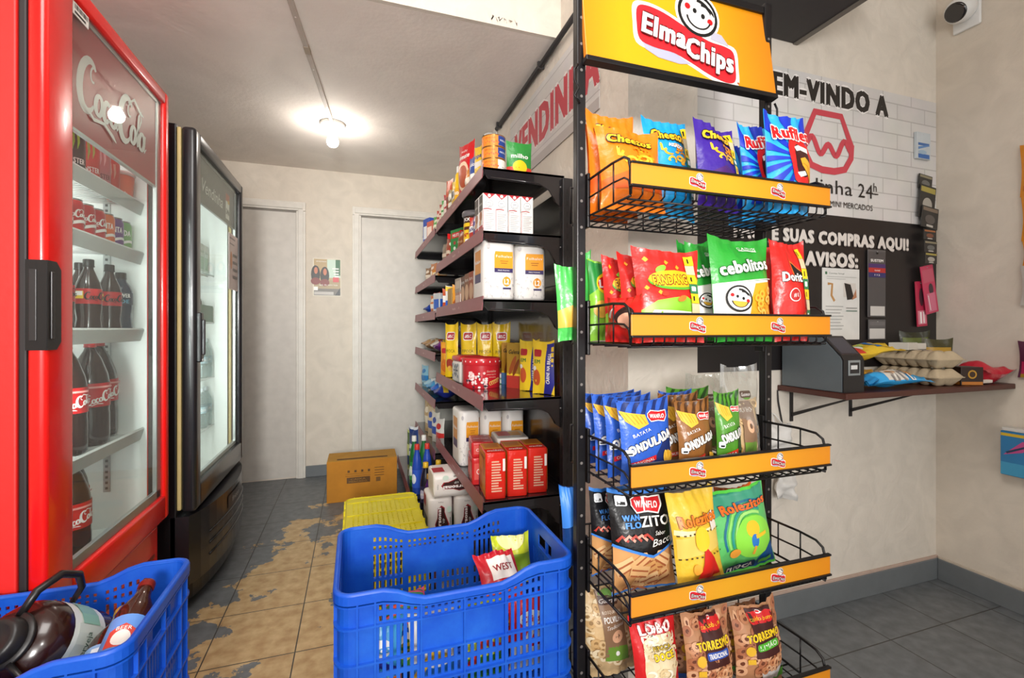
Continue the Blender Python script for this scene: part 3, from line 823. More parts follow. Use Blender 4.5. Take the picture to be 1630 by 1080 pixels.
z4 = SHELVES[3] + .0025
def cola2l(): return bottle_mb([(.042, 0), (.050, .008), (.0515, .03), (.0515, .10), (.050, .115), (.0515, .13), (.0515, .20), (.046, .235), (.030, .285), (.0165, .310), (.014, .318), (.014, .328)], M_COLA, M_CAPR, .017, .0155,
                              (.0522, .128, .205, mat('cb141b', 0.4)), shift(script_cola(.040, WHITE), .016, .158, 1, .25) + POLY([(-.075, .135), (-.05, .15), (-.03, .158), (-.075, .150)], WHITE) + R(-.02, .19, .05, .196, ink('e9a09a')), rot=.55, n=26)
b2 = None
for i, (y, dx) in enumerate(((1.77, 0), (1.905, 0), (2.035, -.03))):
    X = -0.835 + dx; p = (X, y, z4)
    lab = ['big cola bottle at the handle end of the lower fridge shelf', 'big cola bottle in the middle of the lower fridge shelf', 'big cola bottle standing behind the two front ones on the lower fridge shelf'][i]
    if b2 is None: b2 = tag(cola2l().build('cola_bottle', None, p), lab, 'bottle', 'two litre cola bottles in the red fridge')
    else: dup(b2, p, (0, 0, .15 * i), lab)
zf = 0.4645
for i, (y, dx) in enumerate(((1.79, 0.0), (1.935, -.07))):
    X = -0.835 + dx
    dup(b2, (X, y, zf), (0, 0, .4 * i), ['big cola bottle in front on the floor of the red fridge', 'big cola bottle behind the front one on the floor of the red fridge'][i])

# ---------------- black fridge
KX, KY0, KY1, KZ = -0.63, 2.25, 3.11, 2.045
M_BLK = mat('151416', 0.3, 0, 0.05, 80, 0.03)
M_BLK2 = mat('1d1c1f', 0.28, 0, 0, 80, 0.03, coat=0.2)
bf = thing('drinks_fridge', 'tall black drinks fridge with a glass door, standing beyond the red fridge', 'fridge', (-1.0, 2.68, 0))
TR = Matrix.Translation((1.0, -2.68, 0))
mb = MB(); shell(mb, -1.42, -0.70, KY0, KY1, 0.09, KZ, 0.045, M_BLK, M_WHITEIN, bot=0.36, top=0.12)
for y in (KY0 + .05, KY1 - .09):
    for x in (-1.38, -0.74): mb.box(x, y, 0, x + .04, y + .04, .092, M_BLK, .004)
put(mb, 'cabinet', bf)
mb = liner(-1.368, -0.702, KY0 + .047, KY1 - .047, 0.452, KZ - .125, M_WHITEIN); put(mb, 'interior_liner', bf)
mb = MB()
for (a, b_, c, d) in ((KY0 + .004, KY0 + .04, .45, KZ - .01), (KY1 - .04, KY1 - .004, .45, KZ - .01), (KY0 + .04, KY1 - .04, .45, .49), (KY0 + .04, KY1 - .04, KZ - .05, KZ - .01)):
    mb.box(-0.6995, a, c, -0.684, b_, d, mat('b5a06a', 0.45), 0.005)
put(mb, 'gasket', bf)
g0, g1, h0, h1 = KY0 + .075, KY1 - .05, 0.545, KZ - .06
mb = MB()
for (a, b_, c, d) in ((KY0, g0, 0.44, KZ - .005), (g1, KY1, 0.44, KZ - .005)): mb.box(-0.684, a, c, KX, b_, d, M_BLK2, 0.016, 4)
mb.box(-0.683, g0 - .012, .441, KX - .001, g1 + .012, h0, M_BLK2, 0.012, 4); mb.box(-0.683, g0 - .012, h1, KX - .001, g1 + .012, KZ - .006, M_BLK2, 0.012, 4)
bd = put(mb, 'door', bf)
mb = MB()
for (y0, y1, z0, z1) in ((g0, g0 + .014, h0, h1), (g1 - .03, g1, h0, h1), (g0, g1, h0, h0 + .02), (g0, g1, h1 - .014, h1)): mb.box(-0.668, y0, z0, -0.654, y1, z1, M_STEEL, 0.002)
put(mb, 'spacer_frame', bd)
mb = MB(); mb.box(-0.6505, g0 - .004, h0 - .004, -0.647, g1 + .004, h1 + .004, M_GLASS); put(mb, 'glass_pane', bd)
mb = MB(); mb.box(-0.667, g0 + .001, 1.765, -0.657, g1 - .001, h1 - .001, M_BLK2)
it = T('Vendinha', 2.60, 1.855, .062, WHITE, w=.34, bold=.004, shear=.25)
it += R(2.83, 1.79, 2.905, 1.925, WHITE) + R(2.83, 1.885, 2.905, 1.925, ink('b5452c')) + R(2.87, 1.875, 2.905, 1.895, ink('e0b23a')) + T('24h', 2.867, 1.83, .03, BLACK, w=.06, bold=.03)
mb.pr(it, lambda x, y, e: (-0.657 + e, x, y), eps=0.0003); put(mb, 'head_panel', bd)
mb = MB(); mb.box(-0.6465, 2.845, 1.415, -0.6455, 3.045, 1.72, mat('d9cfcb', .5))
it = R(2.85, 1.42, 3.04, 1.715, ink('b9aaa6')) + E(2.895, 1.575, .022, .05, ink('b0703f'), 12) + R(2.86, 1.69, 2.98, 1.70, ink('7a6f6c')) + R(2.86, 1.66, 2.96, 1.668, ink('7a6f6c'))
for k in range(4): it += R(2.93, 1.60 - .04 * k, 3.02, 1.615 - .04 * k, ink('57504f'))
mb.pr(it, lambda x, y, e: (-0.6455 + e, x, y), eps=0.0003); put(mb, 'notice_sheet', bd)
mb = MB()
mb.box(KX - .004, KY0 + .012, 1.06, KX + .016, KY0 + .052, 1.27, M_BLK, 0.006); mb.box(KX + .014, KY0 + .018, 1.09, KX + .028, KY0 + .032, 1.24, mat('2a282b', .2), 0.005)
mb.lathe([(.007, 0), (.007, .003), (0, .003)], M_STEEL, 12, M=Matrix.Translation((KX + .016, KY0 + .03, 1.068)) @ Matrix.Rotation(pi / 2, 4, 'Y')); put(mb, 'handle', bd)
# bulging kick panel
mb = MB(); n = 14
def bulge(y): q = (y - KY0) / (KY1 - KY0); return -0.655 + 0.075 * (1 - (2 * q - 1) ** 2) ** 0.8
ys = [KY0 + (KY1 - KY0) * k / n for k in range(n + 1)]
mb.prism([(-0.72, KY0), *[(bulge(y), y) for y in ys], (-0.72, KY1)], 'z', 0.14, 0.425, M_BLK2, smooth=False)
mb.prism([(-0.72, KY0 + .02), *[(bulge(y) - .03, max(KY0 + .02, min(KY1 - .02, y))) for y in ys], (-0.72, KY1 - .02)], 'z', 0.06, 0.142, M_BLK)
for zz in (0.20, 0.25, 0.30): mb.tube([(bulge(y) + .001, y, zz + .02 * sin(pi * (y - KY0) / .86)) for y in ys[2:-2]], .005, M_BLK, 6)
kp = put(mb, 'kick_panel', bf)
mb = MB(); q = [(bulge(y) + .003, y) for y in ys[5:10]]
vs = [(x, y, .335) for x, y in q] + [(x, y, .395) for x, y in q]
mb.add(vs, [(i, i + 1, i + 6, i + 5) for i in range(4)], mat('2b292c', .3))
mb.pr(T('fricon', 2.68, .365, .026, ink('c9c9cb'), w=.13, bold=.02), lambda x, y, e: (bulge(x) + .004 + e, x, y), [2.6, 2.65, 2.7, 2.75], eps=.0003); put(mb, 'maker_plate', kp)
mb = MB(); mb.lathe([(.012, 0), (.010, .006), (0, .007)], mat('e7a24a', .3, emit=1.0, var=0), 12, M=Matrix.Translation((KX - .012, 2.86, .49)) @ Matrix.Rotation(pi / 2, 4, 'Y')); put(mb, 'indicator_lamp', bd)
BS = (1.50, 1.235, 0.93, 0.66)
for z in BS:
    mb = MB()
    for k in range(24): mb.tube([(-1.35, KY0 + .075 + k * .031, z), (-0.76, KY0 + .075 + k * .031, z)], .0022, M_RAIL, 5)
    for x in (-1.34, -0.88, -0.80, -0.77): mb.tube([(x, KY0 + .052, z - .003), (x, KY1 - .052, z - .003)], .0035, M_RAIL, 5)
    put(mb, 'shelf', bf)
area_light('fridge_light_black', (-0.77, 2.33, 1.2), (-1.15, 3.05, 1.2), 0.05, 8, (0.95, 1, 0.99), 1.2)
mb = MB(); mb.box(-0.752, KY0 + .048, .60, -0.735, KY0 + .056, 1.80, mat('fdfdff', 0.3, emit=3.0, var=0), .002); put(mb, 'light_strip', bf)
# contents
gb = thing('drinks_crate', 'dark green slatted carton crate on the second shelf of the black fridge', 'crate', (-0.87, 2.905, BS[1] + .004))
mb = MB(); mb.box(-.10, -.14, 0, .10, .14, .012, mat('2f6b4c', .5), .002)
for x in (-.098, .094): mb.box(x, -.14, 0, x + .004, .14, .09, mat('2f6b4c', .5), .001)
for y in (-.14, .136): mb.box(-.10, y, 0, .10, y + .004, .09, mat('2f6b4c', .5), .001)
mb.build('crate_body', gb)
can_k = None
for k in range(6):
    p = (-0.87 + .07 * (k % 2 - .5), 2.825 + .08 * (k // 2), BS[1] + .0165); lab = f'{ORD[k]} dark can in the green crate inside the black fridge'
    if can_k is None: can_k = tag(can_mb(.027, .115, '2a2d30', R(-.03, .05, .03, .08, ink('c7302e')), rot=.6).build('beer_can', None, p), lab, 'drink can', 'dark cans in the green crate in the black fridge')
    else: dup(can_k, p, None, lab)
wb = None
M_CLEAR = glass_mat('clear_plastic', 'eaf2f2', 1.4, 0.08, 0.08, 0.10)
def water(): return bottle_mb([(.028, 0), (.032, .006), (.032, .05), (.029, .06), (.032, .07), (.032, .13), (.028, .155), (.014, .185), (.0125, .20)], M_CLEAR, mat('dfe8ee', .4), .014, .014, (.0325, .08, .115, mat('a9c6cf', .4)), T('AGUA', 0, .098, .014, WHITE, w=.04, bold=.03), rot=.5)
for k, (x, y, z) in enumerate(((-.80, 3.02, BS[2]), (-.80, 2.94, BS[2]), (-.80, 3.02, BS[3]), (-.80, 2.94, BS[3]), (-.88, 3.02, BS[3]))):
    p = (x, y, z + .003); lab = f'{ORD[k]} clear water bottle counted from the top shelf down in the black fridge'
    if wb is None: wb = tag(water().build('water_bottle', None, p), lab, 'bottle', 'water bottles in the black fridge')
    else: dup(wb, p, None, lab)
jb = None
for k in range(3):
    p = (-0.82, 2.84 + .08 * k, BS[0] + .003)
    lab = f'{ORD[k]} pale carton from the near end of the top shelf of the black fridge'
    if jb is None: jb = tag(box_mb(.07, .06, .16, 'd8d9cf', R(-.03, .02, .03, .09, ink('a7b79a')) + T('suco', 0, .12, .018, ink('5f7a55'), w=.05), bev=.004).build('juice_carton', None, p, (0, 0, pi / 2)), lab, 'carton', 'pale cartons in the black fridge')
    else: dup(jb, p, None, lab)

# ================================================================ gondola shelving along the side wall
XF, XB = 0.483, 0.850
M_SH = mat('221f21', 0.15, 0, 0.015, 50, 0.03, coat=0.5)
M_PNL = mat('1d1a1b', 0.22, 0, 0.03, 9, 0.04, coat=0.25)
M_RAILR = mat('8f4f55', 0.4, 0, 0, 30, 0.03)
M_UP = mat('252325', 0.35)
def gondola(y0, y1, tiers, base_z, label):
    g = thing('gondola_shelving', label, 'shelving', (XB, (y0 + y1) / 2, 0), (0, 0, 0), 'black shelving bays along the side wall')
    ox, oy = XB, (y0 + y1) / 2
    hl = (y1 - y0) / 2
    mb = MB(); mb.box(-.012, -hl + .022, 0.10, -.002, hl - .022, 1.80, M_PNL)
    for k in range(1, 4): mb.box(-.0128, -hl + .022, .10 + .43 * k, -.0118, hl - .022, .104 + .43 * k, mat('0e0c0d', .5))
    mb.build('back_panel', g)
    for s in (-1, 1):
        mb = MB(); ya = s * (hl - .002) if s < 0 else hl - .020
        ya = -hl - .016 if s < 0 else hl - .020
        mb.box(-.028, ya, 0, .018, ya + .036, 1.835, M_UP, 0.003)
        for k in range(36):
            mb.box(-.029, ya + .010, .12 + .047 * k, -.0275, ya + .014, .142 + .047 * k, BLACK)
            if s < 0: mb.box(-.012, ya - .0006, .12 + .047 * k, -.005, ya + .001, .142 + .047 * k, BLACK)
        mb.build('upright', g)
    def shelf(z, depth, base=False):
        xf = -depth
        mb = MB()
        a, b = -hl + .004, hl - .004
        mb.box(xf, a, z - .012, -.014, b, z, M_SH, 0.002)
        mb.box(xf, a, z - .034, xf + .004, b, z - .002, M_SH, .001)
        for yy in (a, b - .003):
            if base: mb.prism([(xf, z - .002), (-.014, z - .002), (-.014, 0.0), (xf + .02, 0.0), (xf + .005, .03)], 'y', yy, yy + .003, M_SH)
            else:
                mb.prism([(xf - .002, z - .001), (-.012, z - .001), (-.012, z - .135), (-.035, z - .130), (-.060, z - .112), (-.078, z - .075), (-.10, z - .056), (-.135, z - .050), (xf + .02, z - .046), (xf + .006, z - .03), (xf - .002, z - .012)], 'y', yy, yy + .003, M_SH)
                mb.tube([(xf + .03, yy - .0005, z - .040), (-.13, yy - .0005, z - .044), (-.085, yy - .0005, z - .066), (-.055, yy - .0005, z - .112)], .0025, M_SH, 6)
        for yy in (a - .003,):
            mb.lathe([(.004, 0), (.003, .002), (0, .002)], mat('8d8b8b', .4, .5), 8, M=Matrix.Translation((-.03, yy + .002, z - .05)) @ Matrix.Rotation(pi / 2, 4, 'X'))
        o = mb.build('shelf', g)
        mb = MB()
        mb.prism([(xf - .006, z - .044), (xf - .003, z - .045), (xf + .0025, z + .012), (xf - .0005, z + .013)], 'y', a + .004, b - .004, M_RAILR)
        nrm = lambda x, y, e: (xf - .0035 - e - (.5 - (y + .02) / .05) * .0015, -x, z - .016 + y)
        mb.pr(T('Vendinha', 0.0, 0, .013, ink('d9b9b9'), w=.085, bold=.02), nrm, eps=.0006)
        mb.pr(T('24h', 0.12, 0, .010, ink('d9b9b9'), w=.02, bold=.02), nrm, eps=.0006)
        mb.build('price_rail', o)
    for z in tiers: shelf(z, XB - XF)
    shelf(base_z, XB - 0.335, True)
    return g
T1 = (1.85, 1.595, 1.32, 0.915, 0.505); B1 = 0.12
T2 = (1.845, 1.545, 1.305, 1.035, 0.73, 0.40); B2 = 0.12
gondola(1.80, 2.955, T1, B1, 'black shelving bay at the near end, holding paper rolls, tins and biscuits')
gondola(2.992, 4.05, T2, B2, 'black shelving bay at the far end against the back wall')

WEST = -pi / 2      # a product's front turned to the corridor
G_TOP, G_PAP, G_MID = 'packets on the top shelf of the near bay', 'paper towel packs', 'packs on the shelving'
def settle(o):
    """keep a product between the price rail, the back panel and the bay ends"""
    M = Matrix.Rotation(o.rotation_euler[2], 3, 'Z') @ Matrix.Rotation(o.rotation_euler[1], 3, 'Y') @ Matrix.Rotation(o.rotation_euler[0], 3, 'X')
    q = [M @ Vector((v.co.x * o.scale[0], v.co.y * o.scale[1], v.co.z * o.scale[2])) for v in o.data.vertices]
    lo_x, hi_x = (XF if o.location.z > .45 else .337) + .005, XB - .022
    a, b = min(v.x for v in q) + o.location.x, max(v.x for v in q) + o.location.x
    if b > hi_x: o.location.x -= b - hi_x; a -= b - hi_x
    if a < lo_x: o.location.x += lo_x - a
    lo_y, hi_y = (1.812, 2.94) if o.location.y < 2.97 else (3.005, 4.03)
    a, b = min(v.y for v in q) + o.location.y, max(v.y for v in q) + o.location.y
    if a < lo_y: o.location.y += lo_y - a
    if b > hi_y: o.location.y -= b - hi_y
    zl = min(v.z for v in q)
    if zl < 0 and abs(o.rotation_euler[0]) < .5 and abs(o.rotation_euler[1]) < .5: o.location.z -= zl
    return o
def prod(mb, name, loc, rz=WEST, label=None, cat=None, group=None, rx=0.0, ry=0.0):
    return settle(tag(mb.build(name, None, loc, (rx, ry, rz)), label, cat, group))
def sdup(*a, **k): return settle(dup(*a, **k))
def pouch(w, h, t, base, items, seed, seal=None): return bag_mb(w, h, t, base if not isinstance(base, str) else foil(base), items, seed, pinch=.05, seal=.06, nu=8, nv=10, sealm=seal, wr=.7)

# ---- near bay, top shelf
z = T1[0] + .0005
def pea(w=False):
    it = R(-.055, .004, .012, .044, ink('e8872b')) + R(-.155, .004, -.055, .044, ink('e8872b'))
    it += (R(.012, .004, .10, .044, ink('ece9e2')) if w else R(.012, .004, .10, .044, ink('1f3f8c'))) + R(-.16, .004, -.08, .044, ink('1f3f8c'))
    it += T('ERVILHA', -.022, .034, .007, ink('a83d17'), w=.045) + (T('PREDILECTA', .045, .026, .007, WHITE, w=.05, bold=.03) if not w else R(.03, .012, .08, .016, ink('b9b4ad')))
    for k in range(7): it += E(-.042 + .009 * k, .016 + .004 * (k % 2), .0035, .0035, ink('d8643a'), 8)
    return can_mb(.049, .048, 'e3953f', it, rim='b98a4e', straight=True, rot=-.15)
pc = tag(pea(True).build('food_can', None, (.545, 1.872, z)), 'bottom tin of the orange and blue stack of three on the top shelf', 'tin', 'orange food tins')
pc1 = tag(pea().build('food_can', None, (.545, 1.872, z + .0485)), 'middle tin of the orange and blue stack of three on the top shelf', 'tin', 'orange food tins')
sdup(pc1, (.545, 1.872, z + .097), (0, 0, .03), 'uppermost tin of the orange and blue stack of three on the top shelf')
def stripes(w, h, *cols):
    n = len(cols); it = []
    for k, c in enumerate(cols): it += R(-w / 2, h * k / n, w / 2, h * (k + 1) / n, ink(c))
    return it
prod(pouch(.12, .17, .03, '2d8f3c', R(-.06, .0, .06, .06, ink('d8382b')) + T('milho', 0, .11, .02, WHITE, w=.08, bold=.03) + E(0, .06, .035, .03, YEL), 41), 'seasoning_pouch', (.685, 1.95, z), 0, 'green pouch with a red base behind the stacked tins on the top shelf', 'pouch', G_TOP)
prod(pouch(.09, .145, .03, 'efc62c', R(-.045, .05, .045, .075, ink('e9e4da')) + T('sopa', 0, .10, .018, ink('2c4aa0'), w=.06, bold=.03), 42), 'seasoning_pouch', (.512, 1.975, z), WEST + .25, 'yellow pouch next to the stacked tins on the top shelf', 'pouch', G_TOP)
prod(pouch(.09, .13, .03, '3e5aa6', R(-.045, .0, .045, .05, WHITE) + T('caldo', 0, .09, .018, WHITE, w=.06, bold=.03), 43), 'seasoning_pouch', (.508, 2.065, z), WEST + .2, 'blue and white pouch between yellow and orange ones on the top shelf', 'pouch', G_TOP)
prod(pouch(.08, .10, .025, 'e08a2c', R(-.04, .03, .04, .06, ink('f1e6d2')), 44), 'seasoning_pouch', (.505, 2.15, z), WEST + .15, 'small orange and cream pouch by the big red pack on the top shelf', 'pouch', G_TOP)
mbx = pouch(.15, .262, .05, 'd3141b', E(0, .10, .055, .075, ink('f0d2b0')) + E(0, .10, .042, .055, ink('b5502b')) + T('tomate', 0, .20, .024, WHITE, w=.10, bold=.04) + T('molho', 0, .228, .014, WHITE, w=.05), 45)
prod(mbx, 'sauce_pouch', (.515, 2.27, z), WEST + .3, 'big red sauce pouch standing tallest on the top shelf', 'pouch', G_TOP)
prod(pouch(.08, .125, .03, 'e9e6df', R(-.04, .02, .04, .05, ink('4e8a43')), 46), 'seasoning_pouch', (.60, 2.22, z), WEST + .3, 'white pouch peeking out behind the big red sauce pouch', 'pouch', G_TOP)
def sauce(body, cap, lab, txt): return bottle_mb([(.024, 0), (.030, .006), (.030, .05), (.027, .08), (.029, .11), (.024, .158), (.013, .175)], mat(body, .35), mat(cap, .4), .028, .018, (.0305, .03, .085, mat(lab, .4)), T(txt, 0, .058, .016, WHITE, w=.045, bold=.04), rot=-1.2)
prod(sauce('f2c318', 'f3f0ea', 'e5a914', 'MAIO'), 'sauce_bottle', (.515, 2.415, z), 0, 'yellow squeeze bottle with a white cap on the top shelf', 'bottle', G_TOP)
prod(pouch(.10, .15, .03, 'e7c24a', R(-.05, .05, .05, .10, ink('e9e6df')) + E(0, .075, .02, .02, ink('33312e')), 47), 'seasoning_pouch', (.512, 2.50, z), WEST + .2, 'yellow and white pouch next to the squeeze bottle on the top shelf', 'pouch', G_TOP)
for k, (c, c2, h, lab) in enumerate((('8f7a3a', 'e8e3d6', .13, 'olive pouch with a white tag on the top shelf'), ('c9501f', '7d2a1c', .20, 'tall orange-red pouch with a pointed top on the top shelf'), ('b5202a', 'e9d4cc', .145, 'dark red pouch beside the orange-red one on the top shelf'), ('3fa043', 'dfe8d0', .13, 'bright green pouch on the far part of the top shelf'), ('a92b2a', 'e6c9b8', .125, 'red and cream pouch at the end of the near bay top shelf'))):
    prod(pouch(.085, h, .03, c, R(-.0425, .03, .0425, .055, ink(c2)) + E(0, .085, .025, .02, ink(c2)), 50 + k), 'seasoning_pouch', (.51, 2.585 + .075 * k, z), WEST + .25, lab, 'pouch', G_TOP)

# ---- near bay, second shelf: cartons, canister, coffee
z = T1[1] + .0005
def carton():
    rd = ink('b3202c'); wc = ink('efedea')
    fr = POLY([(-.026, .159), (.026, .159), (.012, .147), (0, .137), (-.012, .147)], rd) + E(0, .150, .007, .007, WHITE, 12) + R(-.026, .001, .026, .004, rd)
    fr += E(0, .118, .016, .016, ink('6f7684'), 20) + E(0, .118, .0145, .0145, wc, 20) + S(arc(0, .118, .010, .010, 200, 340, 8), .0015, ink('6f7684')) + R(-.008, .119, .008, .121, ink('6f7684'))
    fr += S([(-.025, .094), (-.006, .097), (.01, .094)], .003, rd) + R(-.026, .004, -.0245, .094, rd) + T('creme', -.012, .088, .005, ink('8f3a42'), w=.018)
    for k in range(9): fr += R(-.020, .074 - .0075 * k, .020 - .006 * (k % 3), .0765 - .0075 * k, ink('b9b6b8'))
    sd = R(-.03, .09, .03, .155, ink('4a4240')) + E(0, .07, .02, .02, ink('a86a47')) + E(-.01, .045, .015, .012, ink('c79a72')) + R(-.03, .002, .03, .03, ink('b3202c')) + T('leite', 0, .12, .012, WHITE, w=.04)
    m = box_mb(.0535, .066, .159, 'efedea', fr, sd, sd, R(-.026, -.03, .026, .03, ink('b3202c')), bev=.0015)
    m.box(-.024, -.012, .159, .024, .012, .162, mat('e2dfda', .5), .001)
    return m
c0 = None
for r_ in range(2):
    for k in range(4):
        p = (.513 + .056 * k, 1.868 + .070 * r_, z)
        lab = f"{ORD[k]} white cream carton from the corridor edge, {'front row' if r_ == 0 else 'row behind'} on the second shelf"
        if c0 is None: c0 = prod(carton(), 'cream_carton', p, 0, lab, 'carton', 'white and red cartons on the second shelf')
        else: sdup(c0, p, (0, 0, 0), lab)
prod(pouch(.07, .11, .03, '5b4aa0', T('po', 0, .06, .02, WHITE, w=.04, bold=.03), 61), 'coffee_pouch', (.515, 2.03, z), WEST + .2, 'purple pouch behind the white cartons on the second shelf', 'pouch', G_MID)
prod(pouch(.08, .125, .03, 'd8311f', R(-.04, .05, .04, .08, WHITE) + T('cafe', 0, .065, .016, ink('1f2f7c'), w=.05, bold=.03), 62), 'coffee_pouch', (.520, 2.115, z), WEST + .25, 'red pouch with a white band on the second shelf', 'pouch', G_MID)
cn = thing('plastic_canister', 'clear canister of chocolate powder with a yellow label and dark lid on the second shelf', 'canister', (.55, 2.235, z))
mb = MB(); mb.lathe([(.046, 0), (.050, .006), (.050, .145), (.046, .155)], mat('4a2f22', .35), 24); mb.lathe([(.0506, .012), (.0506, .118)], mat('f3c928', .4), 24, caps=False)
mb.pr(T('XX', 0, .135, .016, WHITE, w=.04, bold=.03) + R(-.02, .085, .05, .10, ink('5a2a18')) + T('Nº1', 0, .06, .02, ink('b3241f'), w=.04, bold=.04) + R(-.01, .018, .015, .04, WHITE), m_cyl(.0512, -1.0), cyl_cuts(.0512), eps=.0003); mb.build('jar', cn)
mb = MB(); mb.lathe([(.054, .15), (.058, .156), (.058, .172), (.054, .178), (0, .178)], mat('6d6b6e', .35), 28); mb.build('lid', cn)
prod(pouch(.09, .10, .03, '8a4a26', T('torrado', 0, .05, .014, ink('e7c99a'), w=.06), 63), 'coffee_pouch', (.515, 2.345, z), WEST + .2, 'brown pouch between the canister and the green box on the second shelf', 'pouch', G_MID)
gb_ = R(-.05, .112, .05, .142, RED) + R(-.046, .115, .046, .139, ink('c9302f')) + T('MELITTA', 0, .127, .016, WHITE, w=.08, bold=.03)
for k in range(3):
    for j in range(2): gb_ += E(-.02 + .045 * j, .085 - .03 * k, .013, .010, ink('dfe9d8' if (k + j) % 2 else 'b0383a'), 12)
prod(box_mb(.13, .06, .16, '2c8a44', gb_, gb_ , gb_, bev=.002), 'coffee_box', (.525, 2.56, z), WEST + .35, 'green coffee filter box with a red nameplate on the second shelf', 'box', G_MID)
prod(pouch(.09, .13, .035, 'a4523a', R(-.045, .04, .045, .06, ink('e2cdb7')), 64), 'coffee_pouch', (.52, 2.70, z), WEST + .2, 'reddish brown pouch beyond the green box on the second shelf', 'pouch', G_MID)
prod(pouch(.09, .12, .035, '8b7a66', R(-.045, .04, .045, .06, ink('e2cdb7')), 65), 'coffee_pouch', (.52, 2.82, z), WEST + .2, 'grey brown pouch at the end of the second shelf', 'pouch', G_MID)

# ---- paper towel packs
OR_, VIO, PAPW = ink('f0a11f'), ink('33265e'), mat('efece8', .35, 0, .15, 30, .02)
def towel_items(w, h):
    it = POLY([(-.30 * w + .02, .80 * h), (.40 * w, .80 * h), (.40 * w, .52 * h), (-.18 * w, .52 * h), (-.18 * w, .74 * h)], OR_) + R(-.18 * w, .45 * h, .40 * w, .52 * h, VIO)
    it += T('Folhalev', .12 * w, .72 * h, .045 * h, WHITE, w=.50 * w, bold=.05) + R(0 * w, .635 * h, .25 * w, .645 * h, ink('a0550f')) + R(.02 * w, .60 * h, .22 * w, .61 * h, ink('a0550f')) + T('MAIS FOLHAS', .11 * w, .485 * h, .022 * h, WHITE, w=.36 * w)
    it += RR(.20 * w, .30 * h, .26 * w, .17 * h, .02, OR_) + T('L2', .20 * w, .30 * h, .09 * h, WHITE, w=.14 * w, bold=.05) + R(.08 * w, .17 * h, .34 * w, .20 * h, VIO)
    it += E(-.36 * w, .88 * h, .06 * w, .04 * h, ink('c9c5c6'), 14)
    r = random.Random(8)
    for k in range(34):
        x, y = r.uniform(-.46, .44) * w, r.uniform(.03, .42) * h
        if .05 * w < x < .36 * w and y > .15 * h: continue
        a = r.uniform(0, 6); it += S([(x, y), (x + .04 * w * cos(a), y + .03 * h * sin(a)), (x + .05 * w * cos(a + 1), y + .045 * h * sin(a + 1))], .0012, ink('8f8a90'))
    return it
def towel_side(d, h): return R(-.4 * d, .45 * h, .4 * d, .85 * h, ink('d98f2a')) + R(-.4 * d, .3 * h, .4 * d, .45 * h, VIO) + T('Folhalev', 0, .66 * h, .06 * h, WHITE, w=.7 * d, bold=.04)
def towel(w=.136, d=.20, h=.245): return pillow_mb(w, d, h, PAPW, .035, towel_items(w, h), towel_side(d * .6, h), towel_side(d * .6, h))
z = T1[2] + .0005
tw = prod(towel(), 'paper_towel_pack', (.557, 1.915, z), 0, 'paper towel pack at the corridor edge of the third shelf', 'paper towels', G_PAP)
sdup(tw, (.712, 1.94, z), (0, 0, -.12), 'paper towel pack next to the upright on the third shelf')
# boxes beyond them
lst = (('e6d9cc', 'd9642c', .035, .085, .15, 'slim white and orange box right behind the paper towels on the third shelf'), ('a0492a', 'e9e2da', .035, .085, .155, 'slim brown box leaning by the white and orange one, third shelf'), ('8a5a3c', 'ece6df', .035, .085, .155, 'slim tan and brown box in the row on the third shelf'), ('6d4a3a', 'c7b9ab', .035, .085, .15, 'dark brown slim box in the row on the third shelf'))
for k, (c, c2, w_, d_, h_, lab) in enumerate(lst):
    it = R(-w_ / 2 + .003, .01, w_ / 2 - .003, h_ - .02, ink(c2)) + R(-w_ / 2 + .005, h_ * .25, w_ / 2 - .005, h_ * .3, ink('b0aaa4'))
    sd = E(0, h_ * .4, .035, .04, ink('cfa27c')) + T('barra', 0, h_ * .8, .018, WHITE, w=.06)
    prod(box_mb(w_, d_, h_, c, it, sd, sd, bev=.0015), 'cereal_box', (.540, 2.09 + .091 * k, z), .03, lab, 'box', 'slim boxes on the third shelf')
prod(box_mb(.04, .10, .075, 'b58a78', R(-.018, .01, .018, .065, ink('efe3dc')) + S([(-.01, .02), (.01, .05)], .006, RED), R(-.04, .02, .04, .06, ink('d8b8a8')), bev=.0015), 'tea_box', (.535, 2.462, z), .05, 'lower of two small red and white boxes on the third shelf', 'box', 'small stacked boxes on the third shelf')
prod(box_mb(.04, .10, .075, 'a89a8c', R(-.018, .01, .018, .065, ink('efe3dc')) + S([(-.01, .02), (.01, .05)], .006, RED), R(-.04, .02, .04, .06, ink('c8b8a8')), bev=.0015), 'tea_box', (.535, 2.462, z + .0755), .07, 'upper of two small red and white boxes on the third shelf', 'box', 'small stacked boxes on the third shelf')
prod(pouch(.07, .12, .04, 'e59a2b', S([(-.03, .02), (0, .07), (.03, .09)], .012, ink('b35a17')) + E(0, .05, .02, .02, ink('f2d39b')), 71), 'biscuit_pouch', (.54, 2.545, z), 0.0, 'orange pouch with a swirl on the third shelf', 'pouch', G_MID)
prod(box_mb(.07, .08, .11, 'b08b4e', R(-.03, .02, .03, .06, ink('6f5a3c')) + R(-.03, .08, .03, .1, YEL), bev=.002), 'biscuit_box', (.54, 2.632, z), .1, 'tan box with a yellow top band on the third shelf', 'box', G_MID)
prod(pouch(.08, .13, .04, 'e8e6e0', R(-.04, .0, .04, .045, ink('2c62c4')) + R(-.04, .10, .04, .125, YEL), 72), 'biscuit_pouch', (.54, 2.735, z), .05, 'white pouch with blue base and yellow top on the third shelf', 'pouch', G_MID)
prod(pouch(.08, .12, .04, 'c9552c', R(-.04, .04, .04, .08, WHITE), 73), 'biscuit_pouch', (.54, 2.83, z), .05, 'orange and white pouch at the end of the third shelf', 'pouch', G_MID)

